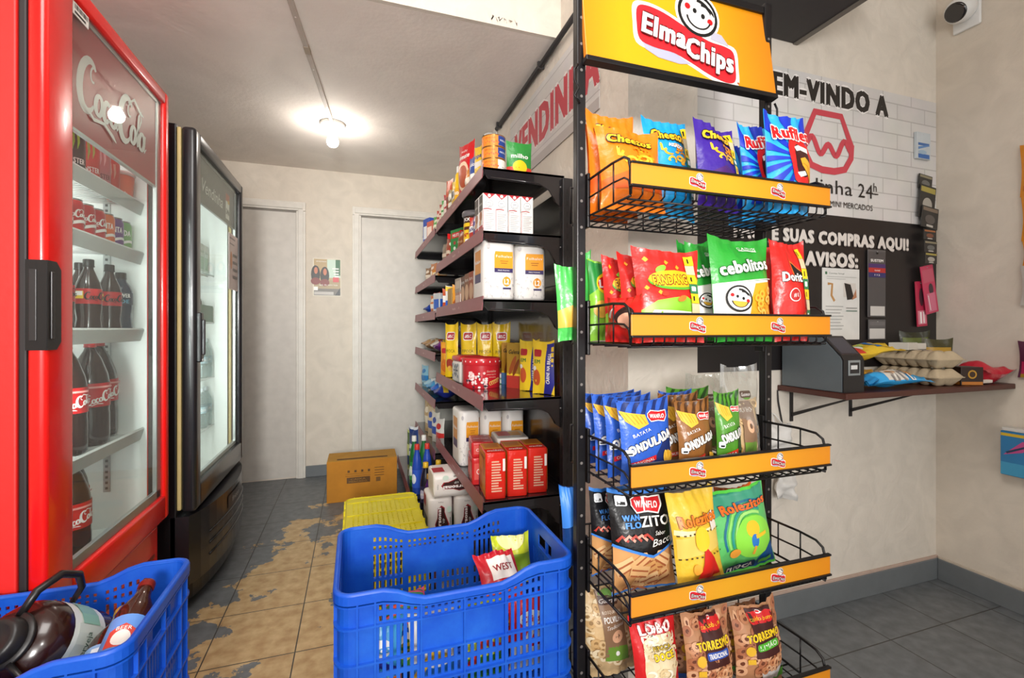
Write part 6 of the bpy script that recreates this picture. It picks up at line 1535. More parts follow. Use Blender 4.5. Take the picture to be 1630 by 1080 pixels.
def crate_parts(m):
    L, W, H, r, th = CL_, CW_, CH_, .034, .0035
    wall, rim, bot = MB(), MB(), MB()
    def side(n):    # straight run length
        return (L if n % 2 == 0 else W) - 2 * r
    def plan(n, t, off):     # side n, distance t along it (or beyond: corner angle), outward offset
        dirs = ((1, 0), (0, 1), (-1, 0), (0, -1)); nor = ((0, -1), (1, 0), (0, 1), (-1, 0))
        half = (L, W) if n % 2 == 0 else (W, L)
        d, q = dirs[n], nor[n]; s = side(n)
        if t <= s:
            a = -half[0] / 2 + r + t; o = half[1] / 2 + off
            return (d[0] * a + q[0] * o, d[1] * a + q[1] * o)
        ang = (t - s)              # radians round the corner
        a = half[0] / 2 - r + (r + off) * sin(ang); o = half[1] / 2 - r + (r + off) * cos(ang)
        return (d[0] * a + q[0] * o, d[1] * a + q[1] * o)
    def sm(x): x = min(1, max(0, x)); return x * x * (3 - 2 * x)
    def dip(n, t):
        s = side(n)
        if n % 2 or t > s: return 0.0
        return .034 * sm((t - .06) / .10) * sm((s - .06 - t) / .10)
    def zz(n, t, z): return z - dip(n, t) * max(0, min(1, (z - (H - .085)) / .085))
    ROWS_S = ((H - .047, H - .034), (H - .072, H - .059), (.128, .150), (.095, .117), (.030, .052), (.062, .084))
    TALL = (.158, .228)
    zl = sorted({0.0, H, *[q for rw in ROWS_S for q in rw], *TALL})
    loop = []
    for n in range(4):
        s = side(n); ts = [0.0]; hol = []
        ng = 4 if n % 2 == 0 else 2
        a0, a1 = .045, s - .045; gw = (a1 - a0) / ng
        for g in range(ng):
            for k in range(6):
                c = a0 + gw * g + .012 + k * (gw - .024) / 5
                if n % 2 and g == 0 and False: continue
                hol.append((c - .0035, c + .0035, g)); ts += [c - .0035, c + .0035]
        ts += [s * .33, s * .67] if n % 2 else []
        ts = sorted(set(ts)) + [s] + [s + pi / 2 * k / 5 for k in range(1, 5)]
        loop.append((n, ts, hol, ng, s))
    pts = []                       # (side, t)
    for n, ts, hol, ng, s in loop: pts += [(n, t) for t in ts]
    P = len(pts)
    def hole(k, j):
        n, t = pts[k]; n2, t2 = pts[(k + 1) % P]
        if n2 != n: return False
        _, ts, hol, ng, s = loop[n]
        zc = (zl[j] + zl[j + 1]) / 2; tc = (t + t2) / 2
        if t2 > s + 1e-6: return False
        if n % 2 and s * .33 < tc < s * .67 and H - .075 < zc < H - .03: return True     # hand hole
        for a, b, g in hol:
            if a - 1e-6 < tc < b + 1e-6:
                if TALL[0] < zc < TALL[1]: return g in (0, ng - 1) if ng == 4 else True
                if n % 2 and zc > H - .08: return False
                return any(r0 < zc < r1 for r0, r1 in ROWS_S)
        return False
    J = len(zl)
    vs = []
    for k, (n, t) in enumerate(pts):
        for off in (0, -th):
            x, y = plan(n, t, off)
            for z_ in zl: vs.append((x, y, zz(n, t, z_)))
    def vi(k, o, j): return (k % P) * 2 * J + o * J + j
    H_ = [[hole(k, j) for j in range(J - 1)] for k in range(P)]
    fs = []
    for k in range(P):
        for j in range(J - 1):
            if H_[k][j]: continue
            fs.append((vi(k, 0, j), vi(k + 1, 0, j), vi(k + 1, 0, j + 1), vi(k, 0, j + 1)))
            fs.append((vi(k, 1, j + 1), vi(k + 1, 1, j + 1), vi(k + 1, 1, j), vi(k, 1, j)))
            if H_[(k - 1) % P][j]: fs.append((vi(k, 0, j), vi(k, 0, j + 1), vi(k, 1, j + 1), vi(k, 1, j)))
            if H_[(k + 1) % P][j]: fs.append((vi(k + 1, 0, j + 1), vi(k + 1, 0, j), vi(k + 1, 1, j), vi(k + 1, 1, j + 1)))
            if j == 0 or H_[k][j - 1]: fs.append((vi(k, 0, j), vi(k, 1, j), vi(k + 1, 1, j), vi(k + 1, 0, j)))
            if j == J - 2 or H_[k][j + 1]: fs.append((vi(k, 0, j + 1), vi(k + 1, 0, j + 1), vi(k + 1, 1, j + 1), vi(k, 1, j + 1)))
    wall.add(vs, fs, m)
    fine = []
    for n in range(4):
        s = side(n); fine += [(n, s * q / 16) for q in range(17)] + [(n, s + pi / 2 * k / 6) for k in range(1, 6)]
    def band(mbx, za, zb, o0, o1):
        vs = []; fs = []; F = len(fine)
        for n, t in fine:
            for o, z_ in ((o0, za), (o1, za), (o1, zb), (o0, zb)):
                x, y = plan(n, t, o); vs.append((x, y, zz(n, t, z_)))
        for k in range(F):
            a, b = 4 * k, 4 * ((k + 1) % F)
            for q in range(4): fs.append((a + q, b + q, b + (q + 1) % 4, a + (q + 1) % 4))
        mbx.add(vs, [f[::-1] for f in fs], m)
    for za in (H - .078, H - .158, .086, .022): band(wall, za, za + .0045, -.001, .008)
    band(wall, H - .030, H - .026, -.001, .008)
    for n, ts, hol, ng, s in loop:
        a0, a1 = .045, s - .045; gw = (a1 - a0) / ng
        for t in [.006] + [a0 + gw * g - .002 for g in range(ng + 1)] + [s - .008]:
            x0, y0 = plan(n, t, -.001); x1, y1 = plan(n, t + .004, .0075); d_ = zz(n, t, H - .004)
            wall.box(min(x0, x1), min(y0, y1), .0, max(x0, x1), max(y0, y1), d_ - .001, m)
    # rolled rim
    tubep = []
    for n, t in fine:
        x, y = plan(n, t, .0025); tubep.append((x, y, zz(n, t, H - .004)))
    rim.tube(tubep, .0068, m, 8, closed=True)
    band(rim, H - .022, H - .003, .0055, .009)
    # floor grid
    xs = sorted([-L / 2 + .004] + [q for k in range(22) for q in (-.232 + .0212 * k, -.232 + .0212 * k + .012)] + [L / 2 - .004])
    ys = sorted([-W / 2 + .004] + [q for k in range(13) for q in (-.140 + .0222 * k, -.140 + .0222 * k + .007)] + [W / 2 - .004])
    vs = []; fs = []; zt, zb = .012, .004
    for x in xs:
        for y in ys: vs += [(x, y, zt), (x, y, zb)]
    ny = len(ys); idx = lambda i, j, q: (i * ny + j) * 2 + q
    hl = [[(i % 2 == 1) and (j % 2 == 1) and not (i // 2) % 8 == 5 for j in range(ny - 1)] for i in range(len(xs) - 1)]
    for i in range(len(xs) - 1):
        for j in range(ny - 1):
            if hl[i][j]:
                fs += [(idx(i, j, 0), idx(i, j, 1), idx(i + 1, j, 1), idx(i + 1, j, 0)), (idx(i + 1, j, 0), idx(i + 1, j, 1), idx(i + 1, j + 1, 1), idx(i + 1, j + 1, 0)), (idx(i + 1, j + 1, 0), idx(i + 1, j + 1, 1), idx(i, j + 1, 1), idx(i, j + 1, 0)), (idx(i, j + 1, 0), idx(i, j + 1, 1), idx(i, j, 1), idx(i, j, 0))]
                continue
            fs.append((idx(i, j, 0), idx(i + 1, j, 0), idx(i + 1, j + 1, 0), idx(i, j + 1, 0)))
            fs.append((idx(i, j + 1, 1), idx(i + 1, j + 1, 1), idx(i + 1, j, 1), idx(i, j, 1)))
    bot.add(vs, fs, m)
    for x in (-.13, 0.04, .21): bot.box(x - .002, -W / 2 + .01, -.000, x + .002, W / 2 - .01, .0045, m)
    for y in (-.06, .06): bot.box(-L / 2 + .01, y - .002, .0, L / 2 - .01, y + .002, .0045, m)
    return wall, rim, bot
def crate(m, loc, rot, label, group=None):
    c = thing('plastic_crate', label, 'crate', loc, rot, group)
    w_, r_, b_ = crate_parts(m); w_.build('crate_wall', c); r_.build('crate_rim', c); b_.build('crate_floor', c)
    return c
XC, YC = .2385, 1.0635 + CW_ / 2
GC = 'stacked blue crates'
cr = crate(M_CB, (XC, YC, 0), (0, 0, 0), 'lower blue crate of the stack in front of the shelving', GC)
dup(cr, (XC, YC, CH_ + .0035), (0, 0, 0), 'upper blue crate of the stack in front of the shelving, holding snack bags')
XD, YD = -.397 - CL_ / 2 + .002, 1.012 + CW_ / 2
dup(cr, (XD, YD, 0), (0, 0, 0), 'lower blue crate of the stack in front of the red fridge')
dup(cr, (XD, YD, CH_ + .0035), (0, 0, 0), 'upper blue crate by the red fridge, holding a jug and bottles')
yc = crate(M_CY, (.125, 2.305, CH_), (pi, 0, pi / 2), 'yellow crate standing upside down behind the blue stack')

# bags in the crate before the shelving
zc = CH_ + .0035 + .0135
fx = [('3f9fd8', 'e8742c', 'light blue and orange snack bag standing in the blue crate, first along its front'), ('e6e4e0', '2c7ac9', 'white and blue snack bag standing in the blue crate, second along its front'), ('cfd84a', '3f8a2c', 'yellow-green snack bag standing in the blue crate, third along its front'), ('cf2430', 'e9e2dc', 'red snack bag with a white foot standing at the end of the blue crate')]
for k, (a, b, lab) in enumerate(fx):
    w_, h_ = .115, .185
    it = R(-w_ * .49, .0, w_ * .49, h_ * .35, ink(b)) + S([(-w_ * .4, h_ * .2), (0, h_ * .55), (w_ * .4, h_ * .4)], .02, ink(('2a2f8c', 'e0b02c', 'd8382b', 'e9e2dc')[k])) + E(0, h_ * .7, w_ * .3, h_ * .1, WHITE) + T(('Kids', 'Crek', 'Milho', 'Chips')[k], 0, h_ * .7, .016, ink(a), w=w_ * .45, bold=.04)
    tag(rest(bag_mb(w_, h_, .04, foil(a), it, 500 + k).build('snack_bag', None, (XC - .19 + .125 * k, YC - .122, zc), (-.08, 0, 0)), zc), lab, 'snack bag', 'snack bags in the blue crate')
tag(bag_mb(.125, .155, .05, foil('b81c2a'), R(-.03, .08, .05, .14, ink('e9e2dc')) + T('WEST', .01, .11, .018, ink('8f1a22'), w=.06, bold=.03) + R(-.07, .02, .07, .06, ink('d85a3a')), 511, wr=2.2).build('snack_bag', None, (.385, 1.17, zc + .120), (-.75, .0, .12)), 'crumpled red snack bag lying on top in the blue crate', 'snack bag', 'snack bags in the blue crate')
tag(bag_mb(.12, .13, .045, foil('c3cf2a'), R(-.06, .02, .06, .08, ink('7a9a22')) + E(0, .12, .04, .03, ink('e9e2a0')), 512, wr=2.2).build('snack_bag', None, (.438, 1.295, zc + .125), (-.3, .0, -.05)), 'crumpled yellow-green snack bag lying behind the red one in the blue crate', 'snack bag', 'snack bags in the blue crate')
for k, (x, y, z_, a, b, lab) in enumerate(((.42, 1.275, .085, 'e0b53a', 'c9301f', 'yellow bag under the crumpled ones in the blue crate'), (.40, 1.275, .036, 'd9342c', 'e9e2dc', 'red bag lying flat on the floor of the blue crate'), (.12, 1.265, .036, '3f8f3a', 'e8d23a', 'green striped bag lying flat in the blue crate'), (.12, 1.255, .150, 'd84a3a', '3a7a3a', 'striped red and green bag high in the blue crate near its front'), (.14, 1.27, .100, 'e9e2dc', '2c62b8', 'white and blue bag under the striped red and green one'))):
    it = []
    for q in range(6): it += R(-.055, .02 + .022 * q, .055, .03 + .022 * q, ink(b))
    tag(bag_mb(.12, .155, .045, foil(a), it, 520 + k).build('snack_bag', None, (x, y + .055, zc + z_), (-pi / 2 + .02, 0, pi)), lab, 'snack bag', 'snack bags in the blue crate')

# jug and bottles in the crate by the fridge
jg = thing('drink_jug', 'dark brown jug with a round black cap and white label, in the blue crate', 'jug', (-.612, 1.205, .555), (.90, 0, -.30))
M_BR = mat('2a1310', .22, 0, .1, 18, .05, coat=.3)
mb = MB(); mb.lathe([(.055, -.13), (.074, -.118), (.077, -.10), (.077, .03), (.074, .05), (.064, .066), (.044, .074), (.034, .078), (.034, .092)], M_BR, 32); mb.build('jug_body', jg)
mb = MB(); mb.lathe([(.0778, -.07), (.0778, .022)], mat('e4e9e4', .45), 32, caps=False); mb.pr(R(-.10, -.05, -.04, -.0, ink('8fc0a8')) + R(.03, -.06, .10, .01, ink('cfd9d2')) + T('cerveja', .06, -.02, .016, ink('3a5a4a'), w=.05) + R(.10, -.05, .16, .0, ink('8fc0a8')), m_cyl(.0782, .8), cyl_cuts(.0782), eps=.0004); mb.build('label_band', jg)
mb = MB(); mb.lathe([(.040, .084), (.041, .092), (.038, .108), (.030, .113), (.026, .110), (0, .108)], mat('1b191a', .4, 0, .05, 60), 28); mb.lathe([(.048, .078), (.050, .082), (.048, .086), (.036, .087)], mat('161415', .4), 28); mb.build('cap', jg)
mb = MB(); mb.tube([(.0, .040, .082), (.01, .085, .085), (.02, .120, .060), (.02, .128, .015), (.012, .110, -.02), (0, .082, -.03)], [.007, .008, .008, .008, .007, .006], mat('161415', .35), 8)
mb.tube([(0.03, -.035, .084), (.06, -.06, .07), (.085, -.05, .03)], .006, mat('161415', .35), 8); mb.build('handle', jg)
M_LB = mat('6f9fd8', .4); bb0 = None
for k, (x, y, z_, rz, lab) in enumerate(((-.489, 1.075, .165, .03, 'brown beer bottle with a pale blue label lying beside the jug'), (-.4435, 1.065, .222, .02, 'brown beer bottle with a pale blue label and red badge lying by the crate corner'))):
    t = thing('beer_bottle', lab, 'bottle', (x, y, CH_ + z_), (-1.15, 0, rz), 'brown bottles in the blue crate')
    mb = MB(); mb.lathe([(.024, -.01), (.0335, 0), (.035, .01), (.035, .13), (.031, .15), (.018, .178), (.0135, .20), (.0135, .212)], mat('3a1a10', .12, 0, 0, 20, .03, coat=.4), 24); mb.build('bottle_body', t)
    mb = MB(); mb.lathe([(.0355, .022), (.0355, .118)], mat('8fb4e2' if k == 0 else '5f8fd6', .4), 24, caps=False)
    it = [] if k == 0 else POLY([(-.024, .05), (.024, .05), (.024, .085), (0, .098), (-.024, .085)], ink('c9473a')) + E(0, .068, .016, .016, ink('e9e4dc'), 16) + T('BEER', 0, .088, .008, WHITE, w=.026, bold=.03) + T('puro', 0, .035, .008, NAVY, w=.03)
    if k == 0: it = R(-.02, .03, -.004, .11, ink('dfe8f4')) + R(.01, .03, .014, .11, ink('dfe8f4'))
    mb.pr(it, m_cyl(.0358, .15), cyl_cuts(.0358), eps=.0003); mb.build('label_band', t)
    mb = MB(); mb.lathe([(.016, .203), (.0165, .214), (.014, .220), (0, .220)], mat('8c2a22' if k else 'c9a23a', .35, .5), 18); mb.build('bottle_cap', t)

# carton by the back wall
bx = thing('cardboard_box', 'closed brown cardboard box standing on the floor by the back doors', 'box', (.045, 3.545, 0), (0, 0, -.01))
M_CARD = mat('b8781a', .75, 0, .12, 30, .07)
mb = MB(); w_, d_, h_ = .47, .23, .285
mb.box(-w_ / 2, -d_ / 2, 0, w_ / 2, d_ / 2, h_ - .002, M_CARD, .004)
DK = ink('5f3f1c')
it = R(-.105, .125, .05, .165, DK) + T('CAIXA', -.03, .152, .010, ink('a8782c'), w=.10, bold=.03) + T('MERCADO', -.03, .136, .010, ink('a8782c'), w=.12, bold=.03)
it = [(v, f, m) for v, f, m in it]
for k in range(4): it += R(-.10 + .045 * k, .20, -.085 + .045 * k, .216, DK) + R(.08, .22 - .018 * k, .145, .224 - .018 * k, DK)
it += R(-.115, .175, .055, .177, DK) + R(-.115, .19, .055, .1915, DK) + R(.09, .125, .12, .155, ink('7a5426'))
mb.pr(it, m_front(-d_ / 2), eps=.0003); mb.build('box_body', bx)
for s in (-1, 1):
    mb = MB(); mb.box(-w_ / 2 + .002, .001 if s > 0 else -d_ / 2 + .001, h_ - .002, w_ / 2 - .002, d_ / 2 - .001 if s > 0 else -.001, h_ + .002, mat('b58228', .75, 0, .12, 30, .07), .001); mb.build('flap', bx)
mb = MB(); mb.box(-.17, -d_ / 2 + .02, h_ + .0021, .17, -d_ / 2 + .05, h_ + .0026, mat('5a3a14', .8)); mb.build('hand_slot', bx)

# ================================================================ sign wall and counter
def bricks():
    m, nt, b = node_mat('white_brick_print'); N = nt.nodes; L = nt.links
    tc = N.new('ShaderNodeTexCoord'); mp = N.new('ShaderNodeMapping'); mp.inputs['Rotation'].default_value = (pi / 2, 0, 0)
    br = N.new('ShaderNodeTexBrick'); br.inputs['Scale'].default_value = 1.0
    br.inputs['Color1'].default_value = lin('dcd5cf'); br.inputs['Color2'].default_value = lin('d5cdc7'); br.inputs['Mortar'].default_value = lin('bab0aa')
    br.inputs['Mortar Size'].default_value = .0035; br.inputs['Brick Width'].default_value = .19; br.inputs['Row Height'].default_value = .07; br.inputs['Mortar Smooth'].default_value = .6
    n = N.new('ShaderNodeTexNoise'); n.inputs['Scale'].default_value = 9; n.inputs['Detail'].default_value = 5
    L.new(tc.outputs['Object'], mp.inputs[0]); L.new(mp.outputs[0], br.inputs[0]); L.new(tc.outputs['Object'], n.inputs[0])
    mx = N.new('ShaderNodeMix'); mx.data_type = 'RGBA'; mx.blend_type = 'MULTIPLY'; mx.inputs[0].default_value = .25
    L.new(br.outputs[0], mx.inputs[6]); L.new(n.outputs['Color'], mx.inputs[7])
    hs = N.new('ShaderNodeHueSaturation'); hs.inputs['Saturation'].default_value = .35; hs.inputs['Value'].default_value = 1.08
    L.new(mx.outputs[2], hs.inputs['Color']); L.new(hs.outputs[0], b.inputs['Base Color']); b.inputs['Roughness'].default_value = .45
    return m
M_BRK = bricks(); M_SB = mat('1b1718', .4, 0, 0, 10, .03)
PINK = ink('c74250')
SX0 = 1.16
sg = MB(); ys = YS - .004
def sp(px, py): return (gx(px, ys), gz(py, gx(px, ys), ys))
zt_, zm_, zb_ = 2.288, 1.694, 1.030
sg.box(SX0, ys, zm_, XR - .006, YS - .0005, zt_, M_BRK); sg.box(SX0, ys - .0006, zb_, XR - .006, YS - .0005, zm_, M_SB)
zA, zB = gz(184, gx(1403, ys), ys), gz(152, gx(1403, ys), ys)
xa, xb = gx(1211, ys), gx(1412, ys)
it = T('BEM-VINDO A', (xa + xb) / 2, (zA + zB) / 2, (zB - zA), ink('1c1817'), w=xb - xa, bold=.07, ol=ink('efecea'), olw=.03)
# emblem: striped awning outline over a smile
cx = gx(1318, ys); hw = (gx(1358, ys) - gx(1282, ys)) / 2
def ep(fx_, py): return (cx + fx_ * hw, gz(py, cx, ys))
zt2, zmid, zlow = gz(182, cx, ys), gz(232, cx, ys), gz(272, cx, ys)
it += S([(cx - hw, zmid + .01), (cx - .55 * hw, zt2), (cx + .55 * hw, zt2), (cx + hw, zmid + .01)], .030, PINK) + S([(cx - hw, zmid + .02), (cx - hw * 1.0, zmid - .01)], .030, PINK)
it += S([(cx - hw + 2 * hw * q / 36, zmid - .006 - .026 * cos(2 * pi * 3 * q / 36) + .016 * cos(2 * pi * q / 36)) for q in range(37)], .026, PINK)
it += S([(cx - hw, zmid + .02), (cx - .97 * hw, zmid - .04), (cx - .7 * hw, zlow + .015), (cx - .25 * hw, zlow), (cx + .25 * hw, zlow), (cx + .7 * hw, zlow + .015), (cx + .97 * hw, zmid - .04), (cx + hw, zmid + .02)], .030, PINK)
x0, x1 = gx(1231, ys), gx(1356, ys); zz1 = (gz(312, gx(1330, ys), ys) + gz(284, gx(1330, ys), ys)) / 2
it += T('Vendinha', (x0 + x1) / 2, zz1, .062, ink('1c1817'), w=x1 - x0, bold=.02) + T('24', gx(1377, ys), zz1, .064, ink('1c1817'), w=gx(1389, ys) - gx(1366, ys), bold=.025) + T('h', gx(1392, ys), zz1 + .022, .04, ink('1c1817'), bold=.02) + R(gx(1387, ys), zz1 - .012, gx(1397, ys), zz1 - .007, ink('1c1817'))
x0, x1 = gx(1228, ys), gx(1388, ys); it += T('MINI MERCADOS', (gx(1320, ys) + x1) / 2, gz(328, gx(1355, ys), ys), .026, ink('1c1817'), w=(x1 - gx(1320, ys)), bold=.008)
def caps(s, pa, pb, pya, pyb, pref):
    xa, xb = gx(pa, ys), gx(pb, ys); xm = gx(pref, ys)
    za, zb2 = gz(pyb, xm, ys), gz(pya, xm, ys)
    return T(s, (xa + xb) / 2, (za + zb2) / 2, zb2 - za, ink('dcd6d0'), w=xb - xa, bold=.065, ol=ink('8d8682'), olw=.015)
it += caps('PAGUE SUAS COMPRAS AQUI!', 1168, 1444, 378, 396, 1410)
it += caps('AVISOS:', 1282, 1363, 404, 425, 1340)
sg.pr(it, m_front(ys - .0007), eps=.00025)
tag(sg.build('wall_sign'), 'big welcome sign on the wall, white brick print above and black below', 'sign')

# side wall banner
vb = MB(); xv = XV - .004
vb.box(xv, 1.557, 2.03, XV - .0005, 2.62, 2.41, M_BRK)
it = R(-2.62, 2.03, -1.557, 2.075, ink('b9b3b1')) + T('VENDINHA', -2.045, 2.222, .175, PINK, w=.965, bold=.065, ol=ink('e9e4e2'), olw=.02)
vb.pr(it, m_left(xv), eps=.0004)
tag(vb.build('wall_banner'), 'long brick-print banner with big red capitals on the side wall above the shelving', 'banner')

# ---- brown wall shelf with bracket
WX0, WX1, WY0, WZ = 1.655, XR - .004, 1.195, .968
sh = thing('wall_shelf', 'dark brown wall shelf in the corner below the welcome sign', 'shelf', (2.15, YS, WZ))
mb = MB(); mb.box(WX0 - 2.15, WY0 - YS, -.022, WX1 - 2.15, -.0005, 0, mat('4a231a', .4, 0, .05, 12, .1), .003); mb.build('board', sh)
for bxp in (1.73, 2.075):
    mb = MB(); x = bxp - 2.15
    mb.box(x - .008, -.006, -.155, x + .008, -.0005, -.022, mat('1d1a1b', .4), .001); mb.box(x - .008, WY0 - YS + .03, -.027, x + .008, -.001, -.022, mat('1d1a1b', .4), .001)
    mb.prism([(-.004, -.135), (-.004, -.120), (WY0 - YS + .05, -.027), (WY0 - YS + .035, -.027)], 'x', x - .003, x + .003, mat('1d1a1b', .4)); mb.build('bracket', sh)
# payment kiosk
ks = thing('payment_kiosk', 'grey and black self-service payment kiosk with a sloped screen on the wall shelf', 'kiosk', (1.72, 1.34, WZ))
kx0, kx1 = -.052, .052
prof = [(-.125, 0), (.13, 0), (.13, .205), (-.045, .205), (-.118, .132), (-.125, .118)]
mb = MB(); mb.prism(prof, 'x', kx0, kx1, mat('1a191b', .4, 0, .03, 60)); mb.build('housing', ks)
mb = MB(); q = [(-.120, .002), (.128, .002), (.128, .200), (-.044, .200), (-.113, .130), (-.120, .116)]; mb.prism(q, 'x', kx0 - .003, kx0, mat('5d666b', .5, 0, .05, 90)); mb.build('side_panel', ks)
mb = MB()
def slope(a, b, e): # a along x, b along slope
    dy, dz = (.073, .073); l = sqrt(dy * dy + dz * dz)
    return (a, -.118 + dy / l * b - dz / l * e, .132 + dz / l * b + dy / l * e)
mb.pr(R(-.046, .008, .046, .098, mat('2d2c33', .12, 0, 0, 10, 0)) + R(-.040, .014, .040, .092, mat('3a3a44', .1, 0, 0, 10, 0)), slope, eps=.0006); mb.build('screen', ks)
mb = MB(); mb.box(-.030, -.1275, .062, .030, -.1245, .118, mat('8f9698', .4, .3), .002); mb.box(-.023, -.1285, .070, .023, -.127, .110, mat('232224', .4), .001); mb.box(-.02, -.1295, .085, .012, -.128, .1, mat('cfd0cf', .4), .0005); mb.build('receipt_slot', ks)
# cable
mb = MB(); mb.tube([(1.70, 1.47, .955), (1.652, 1.478, .945), (1.655, 1.478, .90), (1.675, 1.479, .82), (1.685, 1.479, .74), (1.68, 1.479, .66), (1.672, 1.479, .60)], .0032, mat('1c1a1b', .5), 7)
tag(mb.build('power_cable'), 'thin black power cable hanging from the wall shelf', 'cable')
# bags lying on the shelf
GB = 'snack bags lying on the wall shelf'
def lay(px, py, Y, w_, h_, t_, base, it, lab, rot, seed):
    X = gx(px, Y); tag(bag_mb(w_, h_, t_, foil(base), it, seed, wr=1.8).build('snack_bag', None, (X, Y, gz(py, X, Y)), rot), lab, 'snack bag', GB)
def lay(X, Y, z_, w_, h_, t_, base, it, lab, rot, seed):
    tag(bag_mb(w_, h_, t_, foil(base), it, seed, wr=1.8).build('snack_bag', None, (X, Y, z_), rot), lab, 'snack bag', GB)
lay(1.80, 1.262, WZ + .036, .115, .335, .058, '2f9fdc', R(-.055, .10, .055, .21, ink('d8d2c8')) + curls(7, -.05, .10, .06, .24, 16, .02, ('c9842a', '8f8a88', 'e9e4dc')) + POLY([(-.055, .0), (.055, .0), (.05, .06)], ink('1580bd')), 'sky blue snack bag lying at the front of the wall shelf', (-pi / 2, 0, -pi / 2), 601)
lay(1.80, 1.392, WZ + .042, .11, .28, .06, 'e0a82c', curls(8, -.05, .04, .05, .22, 14, .02, ('c97a1c', 'f0d28a', '8a8078')), 'golden snack bag lying under the red and green one on the wall shelf', (-pi / 2, 0, -pi / 2 - .04), 602)
lay(1.79, 1.37, WZ + .118, .16, .31, .06, 'd8b42c', R(-.075, .0, .075, .12, ink('c9301f')) + E(-.02, .16, .05, .03, ink('7ac23a')) + E(.02, .13, .03, .02, ink('e9e4dc')) + E(.03, .07, .03, .03, ink('e0742c')) + R(-.06, .20, .06, .23, ink('2f6fb0')) + T('MILHO', 0, .17, .02, YEL, w=.08, bold=.04), 'red, green and yellow snack bag on top of the pile on the wall shelf', (-pi / 2 + .12, 0, -pi / 2 - .03), 603)
# egg cartons
def eggtray(loc, rz, label, first=None):
    t = thing('egg_carton', label, 'egg carton', loc, (0, 0, rz), 'grey-beige egg cartons')
    M_EGG = mat('b9a88c', .85, 0, .3, 80, .06)
    for s, nm in ((0, 'carton_base'), (1, 'carton_lid')):
        mb = MB(); nx, ny = 48, 18; w_, d_ = .255, .15; vs = []; fs = []
        for j in range(ny + 1):
            for i in range(nx + 1):
                x = -w_ / 2 + w_ * i / nx; y = -d_ / 2 + d_ * j / ny
                e = min(1, min(i, nx - i) / 3.0, min(j, ny - j) / 2.5)
                cup = (abs(sin(pi * (i / nx) * 6)) ** .6) * (.55 + .45 * abs(sin(pi * (j / ny) * 2)) ** .6)
                z_ = .034 * (e ** .6) * (.55 + .45 * cup)
                vs.append((x * (1 - .06 * (z_ / .034)), y * (1 - .10 * z_ / .034), .034 - z_ if s == 0 else .036 + z_))
        for j in range(ny):
            for i in range(nx):
                q = (j * (nx + 1) + i, j * (nx + 1) + i + 1, (j + 1) * (nx + 1) + i + 1, (j + 1) * (nx + 1) + i)
                fs.append(q if s else q[::-1])
        mb.add(vs, fs, M_EGG, True)
        mb.box(-w_ / 2 - .003, -d_ / 2 - .003, .0335 if s == 0 else .0353, w_ / 2 + .003, d_ / 2 + .003, .0350 if s == 0 else .0368, M_EGG)
        if s: mb.pr(R(-.05, -.025, .05, .025, ink('d9d0c2')), m_top(.0702), eps=.0005)
        mb.build(nm, t)
    return t
eggtray((2.265, 1.34, WZ + .0005), 1.54, 'lower egg carton of the two stacked on the wall shelf')
eggtray((2.27, 1.34, WZ + .0725), 1.50, 'upper egg carton of the two stacked on the wall shelf')
def wbox(loc, rz, w_, d_, h_, lab):
    t = thing('small_carton', lab, 'box', loc, (0, 0, rz), 'small white boxes on the egg cartons')
    mb = MB(); mb.box(-w_ / 2, -d_ / 2, 0, w_ / 2, d_ / 2, h_ - .001, mat('c9c4ba', .6), .001); mb.build('box_body', t)
    mb = MB(); mb.box(-w_ / 2 + .001, -d_ / 2 + .001, h_ - .001, w_ / 2 - .001, d_ / 2 - .001, h_, mat('d6d2ca', .6)); mb.pr(R(-.02, -.01, .02, .0, ink('8f8a84')), m_top(h_), eps=.0003); mb.build('lid_flap', t)
wbox((2.235, 1.37, WZ + .1435), .2, .09, .07, .030, 'small white box on the egg cartons nearest the kiosk')
wbox((2.325, 1.39, WZ + .1435), -.1, .08, .06, .026, 'small white box on the egg cartons towards the corner')
# dark packets beyond the eggs
def pkt(x, y, z_, w_, h_, t_, base, it, lab, rot, seed): tag(bag_mb(w_, h_, t_, foil(base), it, seed, nu=8, nv=10).build('coffee_packet', None, (x, y, z_), rot), lab, 'packet', 'dark packets on the wall shelf')
pkt(2.405, 1.335, WZ + .001, .12, .185, .05, '3d3a1c', R(-.055, .02, .055, .09, ink('d9d4c8')) + E(0, .055, .03, .025, ink('3f6a2c')) + R(-.05, .13, .05, .15, ink('a8842a')), 'dark olive packet with a pale window standing on the wall shelf', (-.05, 0, -.5), 611)
pkt(2.415, 1.432, WZ + .001, .12, .215, .045, '2a2a14', R(-.05, .15, .05, .19, ink('5f6a2a')), 'dark olive packet standing taller behind, on the wall shelf', (-.02, 0, -.6), 612)
tb = MB(); tb.box(-.045, -.035, 0, .045, .035, .075, mat('2a1710', .45), .002); tb.pr(R(-.042, .002, .042, .015, ink('b5702a')) + E(0, .045, .018, .018, ink('b5862a'), 16) + E(0, .045, .012, .012, ink('3a2412'), 14), m_front(-.035)); tb.pr(R(-.03, .002, .03, .015, ink('b5702a')) + E(0, .045, .016, .016, ink('b5862a')), m_left(-.045))
tag(tb.build('tea_box', None, (2.405, 1.245, WZ + .0005), (0, 0, -.35)), 'small dark brown box with a gold emblem on the wall shelf', 'box')
